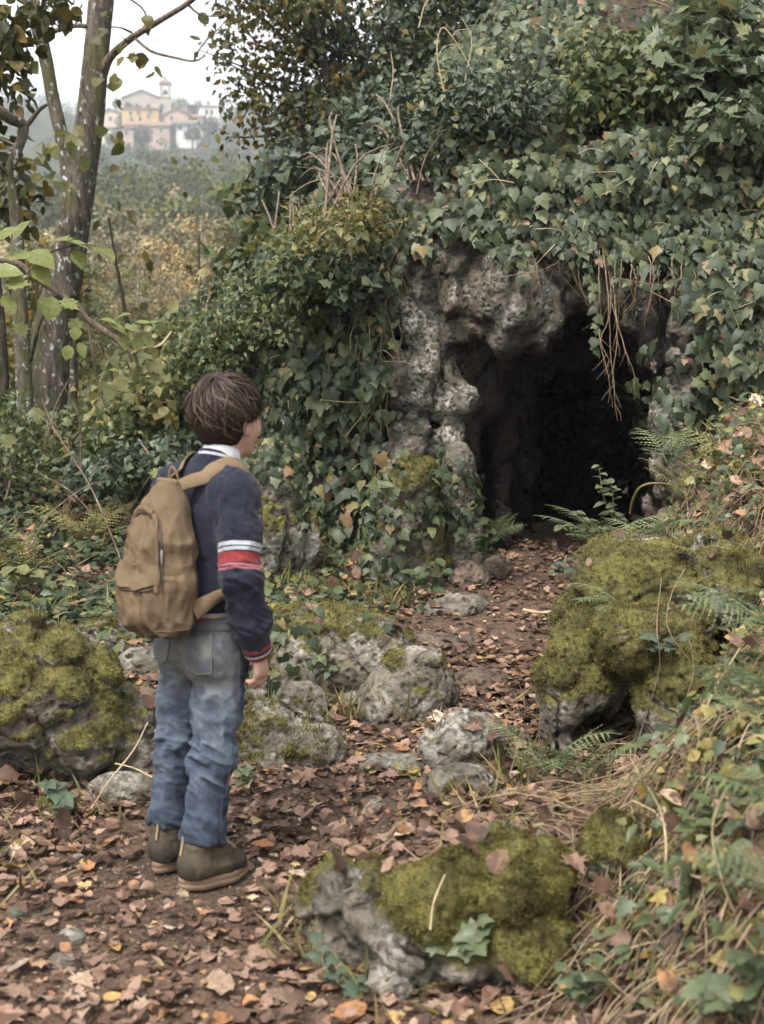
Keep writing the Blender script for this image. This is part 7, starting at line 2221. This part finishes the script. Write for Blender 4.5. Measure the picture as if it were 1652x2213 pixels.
Bt = B + O * rng.normal(0, .6, (ns, 1, 1)); Bt /= np.linalg.norm(Bt, axis=2, keepdims=True)
Vh = np.stack([pts - Bt * wd_, pts + Bt * wd_], 2).reshape(-1, 3)
i, k = np.meshgrid(np.arange(ns), np.arange(npt - 1), indexing='ij')
b0 = i * npt * 2 + k * 2
Qh = np.stack([b0, b0 + 1, b0 + 3, b0 + 2], -1).reshape(-1, 4)
tag(link('hair_strands', mesh_np('hair_strands', Vh, Qh, M['hair']), None, hair, True), kind='stuff')

# ------------------------------------------------------------------ rucksack on his back (a thing of its own)
bag = thing('backpack', 'worn tan canvas backpack carried on the boy\'s back', 'backpack', (BX, BY, BZ), None, -YAW)
_PRE = set(o.name for o in bpy.data.objects)
def bagp(z): return np.interp(z, [.65, .75, .9, 1.03], [-.085, -.090, -.075, -.040])      # middle of the bag at height z
f = Field((-.20, -.30, .60), (.20, .12, 1.10), .0042)
for z0, z1, w0, w1, d0, d1 in ((.700, .780, .062, .066, .066, .070), (.780, .880, .066, .058, .070, .064), (.880, .960, .058, .040, .064, .048), (.960, 1.000, .040, .026, .048, .034)):
    for s in (-1, 1):
        f.rc((s * (w0 - .014), bagp(z0), z0), (s * (w1 - .012), bagp(z1), z1), d0 * .84, d1 * .84, .05)
f.rc((-.045, -.088, .705), (.045, -.088, .705), .064, .064, .04)
f.box((0, -.10, .640), (.3, .3, .014), .0, .03, 's')
# lower front pocket bulges out, the main panel sits behind its flap
f.rc((-.042, -.140, .720), (.042, -.140, .720), .046, .046, .03)
f.rc((-.045, -.134, .770), (.045, -.134, .770), .036, .036, .03)
V, Q = f.mesh(); V = relax(V, Q, 2, .5)
N = normals(V, Q)
x, y, z = V.T
vf = fbm(x + .25 * z, y, z * .30, 26, 2, ridge=True, seed=6)
hf = fbm(x * .4, y * .4, z + .3 * x, 22, 2, ridge=True, seed=7)
sag = np.exp(-((z - .70) / .05) ** 2)
V = V + N * (.0125 * (vf - .1) * sstep(1.02, .9, z) + .0095 * (hf - .1) * np.exp(-((z - .84) / .06) ** 2) + .0015 * fbm(x, y, z, 60, 2) - .004 * np.exp(-((z - .815 + .25 * x * x) / .004) ** 2) * (y < -.10))[:, None]
me = mesh_np('bag_body', V, Q, M['canvas'])
attr(me, 'soil', np.clip(.75 * sstep(.70, .64, z) + .22 * sstep(.1, -.5, vf), 0, 1))
bb = link('bag_body', me, None, bag, True)
NB = normals(V, Q)
def on_bag(P, off):
    '''seed points are (angle round the bag in radians: 0 = straight back, + = his right; unused; height)'''
    out = []
    an = np.arctan2(V[:, 0], -(V[:, 1] - bagp(V[:, 2])))
    for a_, _, z_ in np.asarray(P, float):
        m_ = np.nonzero((np.abs(V[:, 2] - z_) < .007) & (np.abs(an - a_) < .16))[0]
        if len(m_) == 0:
            m_ = np.array([((V[:, 2] - z_) ** 2 + .01 * (an - a_) ** 2).argmin()])
        w_ = np.exp(-((V[m_, 2] - z_) / .004) ** 2 - ((an[m_] - a_) / .05) ** 2) + 1e-9
        c_ = (V[m_] * w_[:, None]).sum(0) / w_.sum()
        n_ = (NB[m_] * w_[:, None]).sum(0); n_ /= np.linalg.norm(n_)
        out.append(c_ + n_ * off)
    return np.array(out)
def patch_on(name, P, nu, nv, off, thick, mat, parent):
    S_ = on_bag(P, off)
    L_ = on_bag(P, off - thick)
    i, j = np.meshgrid(np.arange(nv - 1), np.arange(nu - 1), indexing='ij')
    F_ = np.stack([i * nu + j, i * nu + j + 1, (i + 1) * nu + j + 1, (i + 1) * nu + j], -1).reshape(-1, 4)
    bd = list(range(nu)) + [k * nu + nu - 1 for k in range(1, nv)] + [(nv - 1) * nu + k for k in range(nu - 2, -1, -1)] + [k * nu for k in range(nv - 2, 0, -1)]
    acc = Acc(); acc.add(S_, F_); nb = len(bd)
    acc.add(np.concatenate([S_[bd], L_[bd]]), [(k, (k + 1) % nb, nb + (k + 1) % nb, nb + k) for k in range(nb)])
    o = link(name, acc.mesh(name, mat), None, parent, True)
    attr(o.data, 'soil', np.zeros(len(o.data.vertices)))
    return o
# pocket flap: a curved lip of cloth
P = [(u_ * .92, 0, .835 - .040 * v_ - .020 * v_ * (1 - u_ * u_)) for v_ in np.linspace(0, 1, 6) for u_ in np.linspace(-1, 1, 25)]
fl_ = patch_on('pocket_flap', np.array(P), 25, 6, .0105, .012, M['canvas'], bag)
acc = Acc(); tube(acc, on_bag([(u_ * .90, 0, .772 + .012 * u_ * u_) for u_ in np.linspace(-1, 1, 30)], .0035), .0034, 6, flat=.7); link('pocket_zip', acc.mesh('pocket_zip', M['zip']), None, bag, True)
# main zip: an arc over the top and down the right side, with its covering lip
def soil0(o): attr(o.data, 'soil', np.zeros(len(o.data.vertices)))
arc = curve_pts([(-1.25, 0, .895), (-1.05, 0, .935), (-.6, 0, .955), (-.1, 0, .955), (.42, 0, .948)], 40)
acc = Acc(); tube(acc, on_bag(arc, .002), .0036, 6, flat=.7); link('top_zip', acc.mesh('top_zip', M['zip']), None, bag, True)
acc = Acc(); tube(acc, on_bag(arc + (0, 0, .009), .003), .0095, 8, flat=.6); soil0(link('zip_lip', acc.mesh('zip_lip', M['canvas']), None, bag, True))
side = curve_pts([(.55, 0, .955), (.78, 0, .935), (.92, 0, .895), (.98, 0, .84), (1.0, 0, .775)], 40)
acc = Acc(); tube(acc, on_bag(side, .002), .0040, 6, flat=.7); link('side_zip', acc.mesh('side_zip', M['zip']), None, bag, True)
acc = Acc(); tube(acc, on_bag(side + (-.13, 0, .0), .002), .0100, 8, flat=.6); soil0(link('zip_lip', acc.mesh('zip_lip', M['canvas']), None, bag, True))
q = on_bag([(.97, 0, .868)], .006)[0]
acc = Acc(); tube(acc, [q + (0, 0, .010), q, q + (.002, -.002, -.014), q + (.002, -.001, -.026)], [.0035, .0045, .0035, .0022], 8); link('zip_pull', acc.mesh('zip_pull', M['metal']), None, bag, True)
acc = Acc()
for a_ in (-.55, .55):
    tube(acc, on_bag([(a_ + .12 * math.sin(z_ * 14), 0, z_) for z_ in np.linspace(.668, .755, 16)], .0005), .0016, 5)
tube(acc, on_bag([(a_, 0, .676) for a_ in np.linspace(-1.5, 1.7, 50)], .0010), .0022, 5)
o = link('base_seam', acc.mesh('base_seam', M['canvas']), None, bag, True); attr(o.data, 'soil', np.ones(len(o.data.vertices)) * .8); o['kind'] = 'stuff'
# straps: webbing bands over the shoulders, tabs at the hips
def band(name, ctrl, width, n=40, thick=.004, mat='canvas_light', nrm=None):
    C_ = curve_pts(ctrl, n)
    T = np.gradient(C_, axis=0); T /= np.linalg.norm(T, axis=1)[:, None]
    cen = np.c_[np.zeros(n), np.full(n, .095), np.clip(C_[:, 2], 0, 1.0)]
    O = C_ - cen; O -= T * (O * T).sum(1)[:, None]; O /= np.linalg.norm(O, axis=1)[:, None]
    B = np.cross(T, O)
    w = np.broadcast_to(width, (n,))[:, None] if np.ndim(width) == 0 else np.interp(np.linspace(0, 1, n), np.linspace(0, 1, len(width)), width)[:, None]
    ring_ = np.stack([C_ - B * w, C_ - B * w * .9 + O * thick, C_ + O * thick * 1.2, C_ + B * w * .9 + O * thick, C_ + B * w, C_ - O * .001], 1)
    i, j = np.meshgrid(np.arange(n - 1), np.arange(6), indexing='ij')
    F_ = np.stack([i * 6 + j, i * 6 + (j + 1) % 6, (i + 1) * 6 + (j + 1) % 6, (i + 1) * 6 + j], -1).reshape(-1, 4)
    acc = Acc(); acc.add(ring_.reshape(-1, 3), F_)
    return link(name, acc.mesh(name, M[mat]), None, bag, True)
SV, SN = np.concatenate([np.array([v.co for v in sweater.data.vertices])]), None
def over_cloth(ctrl, off, n=26):
    """push a strap's path out of the sweater"""
    C_ = curve_pts(ctrl, n)
    out = []
    for p in C_:
        k = ((SV - p) ** 2).sum(1).argmin()
        nn = np.array(sweater.data.vertices[int(k)].normal)
        dd = (p - SV[k]) @ nn
        out.append(p + nn * max(off - dd, 0))
    return np.array(out)
for s in (1, -1):
    sx = .030 if s > 0 else -.030
    pth = [(sx, -.040, 1.040), (s * .042, -.005, 1.052), (s * .066, .060, 1.068), (s * .082, .110, 1.082), (s * .095, .160, 1.062), (s * .100, .200, 1.00), (s * .098, .205, .93), (s * .105, .19, .86), (s * .128, .13, .80), (s * .125, .05, .77), (s * .105, -.02, .75)]
    band('shoulder_strap', over_cloth(pth, .006), [.018, .021, .021, .020, .020, .018, .014, .012, .012, .012], n=60)
    tabp = over_cloth([(s * .128, .10, .80), (s * .130, .055, .782), (s * .118, -.01, .755), (s * .100, -.05, .735)], .007, 14)
    band('strap_tab', tabp, [.008, .012, .019, .027], n=20, mat='canvas_light')
# carrying loop and the yoke where the straps meet
loop = curve_pts([(-.020, -.030, 1.022), (-.016, -.034, 1.052), (.002, -.036, 1.066), (.018, -.034, 1.050), (.022, -.028, 1.022)], 20)
acc = Acc(); tube(acc, loop, .0052, 8, flat=.5); link('carry_loop', acc.mesh('carry_loop', M['canvas_light']), None, bag, True)
acc = Acc(); tube(acc, np.array(curve_pts([(-.040, -.052, 1.026), (-.015, -.066, 1.030), (.015, -.066, 1.030), (.040, -.050, 1.026)], 14)), .0125, 10, flat=.55); link('yoke', acc.mesh('yoke', M['canvas_light']), None, bag, True)

# the bag rides high: lift it to the shoulders, a little narrower than it was cut
for o in bpy.data.objects:
    if o.name not in _PRE and o.type == 'MESH' and o.name.split('.')[0] not in ('shoulder_strap', 'strap_tab'):
        n_ = len(o.data.vertices); c_ = np.empty(n_ * 3, np.float32); o.data.vertices.foreach_get('co', c_); c_ = c_.reshape(-1, 3)
        c_[:, 2] = .668 + (c_[:, 2] - .652) * 1.01
        c_[:, 0] *= .90
        o.data.vertices.foreach_set('co', c_.ravel()); o.data.update()

for o in (boy, bag):
    o.scale = (.925, .925, 1.0)
    o.rotation_euler = (-.028, 0, -YAW)

# ------------------------------------------------------------------ fallen leaves
rng = np.random.default_rng(123)
def d_lit(x, y):
    pd = path_d(x, y)
    base = .55 + .5 * fbm(x, y, 0 * x + 1, 1.6, 3)
    worn = 1 - .72 * sstep(.30, .08, pd) * sstep(.45, .6, .5 + .5 * fbm(x, y, 0 * x + 6, 2.6, 2))
    return np.clip(base * worn * (.35 + .65 * sstep(8.5, 5.0, y)), 0, 1)
def ontop(P):
    """lift points that fall on a boulder to its top"""
    return P
P = ground_pts(27000, rng, -2.1, 1.7, 1.9, 8.2, d_lit)
n = len(P)
for ax_, ay_, a_ in ((ANR[0], ANR[1], 14), (ANL[0], ANL[1], -16)):
    wx = BX + math.cos(YAW) * ax_ + math.sin(YAW) * (ay_ + .03); wy = BY - math.sin(YAW) * ax_ + math.cos(YAW) * (ay_ + .03)
    P = P[(P[:, 0] - wx) ** 2 + (P[:, 1] - wy) ** 2 > .125 ** 2]
n = len(P)
N_ = hn(P[:, 0], P[:, 1])
lay = rng.random(n)
P[:, 2] += .004 + .022 * lay
nrm = N_ + rand_unit(n, rng) * (.26 + .42 * rng.random(n))[:, None]
tip = rand_unit(n, rng) * (1, 1, .25)
big_ = rng.random(n) < .055
scl = np.where(big_, rng.uniform(.045, .078, n), rng.uniform(.017, .048, n))
Rt = frames(tip, nrm)
u_, v_, d_ = project(P)
seen = (u_ > 10) & (u_ < PW - 10) & (v_ > 0) & (v_ < PH - 10)
vis = np.where(seen, scl / d_, 0)
# not the ones under the boy or inside a boulder
for lab, (V, Q, Nr) in ROCKS.items():
    lo, hi = V.min(0), V.max(0)
    inb = (P[:, 0] > lo[0] + .05) & (P[:, 0] < hi[0] - .05) & (P[:, 1] > lo[1] + .05) & (P[:, 1] < hi[1] - .05)
    vis[inb] = 0
order = np.argsort(-vis)[:290]
single = np.zeros(n, bool); single[order] = True
tpls = MAPLE + DEAD
pick = np.where(rng.random(n) < np.where(big_, .6, .35), rng.integers(0, 6, n), rng.integers(6, len(tpls), n))
i = np.nonzero(~single)[0]
tag(link('leaf_litter', leaves('leaf_litter', tpls, P[i], Rt[i], scl[i], M['litter'], pick[i], rng)), 'brown leaf litter covering the forest path', 'leaf litter', kind='stuff')
cols = list(FALLEN)
cw = np.array([.34, .22, .16, .08, .10, .10])
shared = {}
for j in order:
    c = cols[rng.choice(len(cols), p=cw)]
    key = (int(pick[j]), c)
    if key not in shared:
        V, F = tpls[pick[j]]
        shared[key] = mesh_np('fallen_leaf', V, F, FALLEN[c])
    o = link('fallen_leaf', shared[key])
    o.matrix_world = Matrix.Translation(P[j]) @ Matrix(Rt[j].tolist()).to_4x4() @ Matrix.Scale(float(scl[j]), 4)
    shape = 'lobed' if pick[j] < 6 else 'oval'
    uu, vv = u_[j], v_[j]
    if vv > 1960: where = 'in the left foreground of the path' if uu < 330 else ('on the path in front of the boots' if uu < 700 else 'at the foot of the foreground boulder' if uu < 1300 else 'in the lower right corner')
    elif vv > 1740: where = 'left of the boots' if uu < 300 else ('on the path beside the boots' if uu < 720 else 'on top behind the foreground boulder' if uu < 1400 else 'on the near right bank')
    elif vv > 1500: where = 'by the left boulder' if uu < 340 else ('on the path behind the boy' if uu < 900 else 'beside the pale boulder' if uu < 1130 else 'below the huge mossy boulder')
    else: where = 'on the far stretch of path towards the cave' if uu > 560 else 'on the ground beyond the left boulder'
    sz = 'large' if scl[j] > .066 else ('medium' if scl[j] > .050 else 'small')
    tv, nz = Rt[j][:, 1], Rt[j][2, 2]
    way = ('tip right' if tv[0] > 0 else 'tip left') if abs(tv[0]) > abs(tv[1]) else ('tip away' if tv[1] > 0 else 'tip near')
    lie = 'tilted' if nz < .82 else 'flat'
    _lab = f'{sz} {c} {shape} leaf, {lie}, {way}, {where}'
    if len(_lab.split()) > 15: _lab = f'{sz} {c} {shape} leaf, {way}, {where}'
    tag(o, _lab.replace('in the left foreground of the path', 'in the left foreground'), 'leaf', 'fallen leaves')

# a few leaves lying on the boulders
for lab, k in (('broad foreground boulder with moss cushions and white lichen', 26), ('huge mossy boulder with a dark hollow beneath it, right of the path', 16), ('big dark mossy boulder at the left edge, undercut at its base', 10), ('long mossy boulder with white patches just right of the boy', 14), ('pale bare boulder on the right edge of the path', 7), ('pale-topped flat stone half sunk across the path below the cave', 4)):
    V, Q, Nr = ROCKS[lab]
    top = np.nonzero(Nr[:, 2] > .75)[0]
    q = rng.choice(top, k)
    sub = 0
    m = leaves('leaf_scatter', tpls, V[q] + Nr[q] * .006, frames(rand_unit(k, rng), Nr[q] + rand_unit(k, rng) * .3), rng.uniform(.03, .07, k), M['litter'], rng=rng)
    tag(link('leaf_scatter', m), 'dry leaves dropped on the ' + ' '.join(lab.split()[:4]), 'leaf litter', kind='stuff')
# leaves caught among the bank plants
P = ground_pts(1500, rng, -2.4, 2.4, 2.1, 8.6, lambda x, y: .7 * sstep(.4, .9, path_d(x, y)))
n = len(P); P[:, 2] += .03 + .05 * rng.random(n)
P2 = ground_pts(550, rng, .3, 2.2, 1.9, 6.0, lambda x, y: sstep(.1, .3, x - np.interp(y, BK_Y, BK_X)) * .8); P2[:, 2] += .04 + .10 * rng.random(len(P2)); P = np.concatenate([P, P2]); n = len(P)
m = leaves('caught_leaves', tpls, P, frames(rand_unit(n, rng), rand_unit(n, rng) * .7 + (0, -.3, .8)), rng.uniform(.03, .075, n), M['litter'], rng=rng)
tag(link('caught_leaves', m), 'dead leaves caught among the plants of the banks', 'leaf litter', kind='stuff')
# crumbs of soil, grit and leaf fragments
OCT = [(np.array([(-.5, 0, 0), (.45, .1, 0), (0, -.4, .05), (.05, .5, 0), (0, 0, .35)], float) * (1, 1, 1), np.array([(0, 2, 4), (2, 1, 4), (1, 3, 4), (3, 0, 4)])),
       (np.array([(-.5, -.2, 0), (.5, -.1, .08), (.3, .3, 0), (-.3, .35, .12)], float), np.array([(0, 1, 2), (0, 2, 3)]))]
P = ground_pts(24000, rng, -1.9, 1.3, 1.9, 6.5, lambda x, y: np.clip(1.25 - .22 * (y - 2), .12, 1) * (.5 + .5 * sstep(.7, .2, path_d(x, y))))
n = len(P); P[:, 2] += .003
m = leaves('soil_crumbs', OCT, P, frames(rand_unit(n, rng) * (1, 1, .15), rand_unit(n, rng) * .3 + (0, 0, 1)), rng.uniform(.004, .013, n), M['chip'], rng=rng)
tag(link('soil_crumbs', m), 'grit and leaf crumbs on the trodden path', 'soil', kind='stuff')

# ------------------------------------------------------------------ the valley air
HZ0, HZ1 = float(GZ.min()) - 1.0, float(GZ.max()) + 40.0
V, F = box_vf((-960, -330, HZ0), (960, 1010, HZ1))
hm = bpy.data.materials.new('haze')
hm.use_nodes = True
hm.node_tree.nodes.clear()
_pv = hm.node_tree.nodes.new('ShaderNodeVolumePrincipled')
_pv.inputs['Color'].default_value = (.88, .94, 1.0, 1)
_pv.inputs['Density'].default_value = 0.0008
_pv.inputs['Anisotropy'].default_value = 0.2
_ho = hm.node_tree.nodes.new('ShaderNodeOutputMaterial')
hm.node_tree.links.new(_pv.outputs['Volume'], _ho.inputs['Volume'])
tag(link('haze', mesh_np('haze', V, F, hm, False)), kind='stuff')

# ------------------------------------------------------------------ tell apart what still shares a label
def set_apart(objs, key, words):
    by = {}
    for o in objs:
        by.setdefault(o['label'], []).append(o)
    for lab, os_ in by.items():
        n = len(os_)
        if n < 2 or n > 5 or len(lab.split()) > 15:
            continue
        os_.sort(key=key)
        pick_ = {2: (0, 4), 3: (0, 2, 4), 4: (0, 1, 3, 4), 5: (0, 1, 2, 3, 4)}[n]
        for o, k in zip(os_, pick_):
            o['label'] = lab + ', ' + words[k]
set_apart(VAL, lambda o: o.location.x / o.location.y, ('leftmost', 'left-middle', 'middle', 'right-middle', 'rightmost'))
set_apart([o for o in bpy.data.objects if o.name.split('.')[0] == 'fallen_leaf'], lambda o: o.matrix_world.translation.y, ('nearest', 'nearer', 'middle', 'farther', 'farthest'))
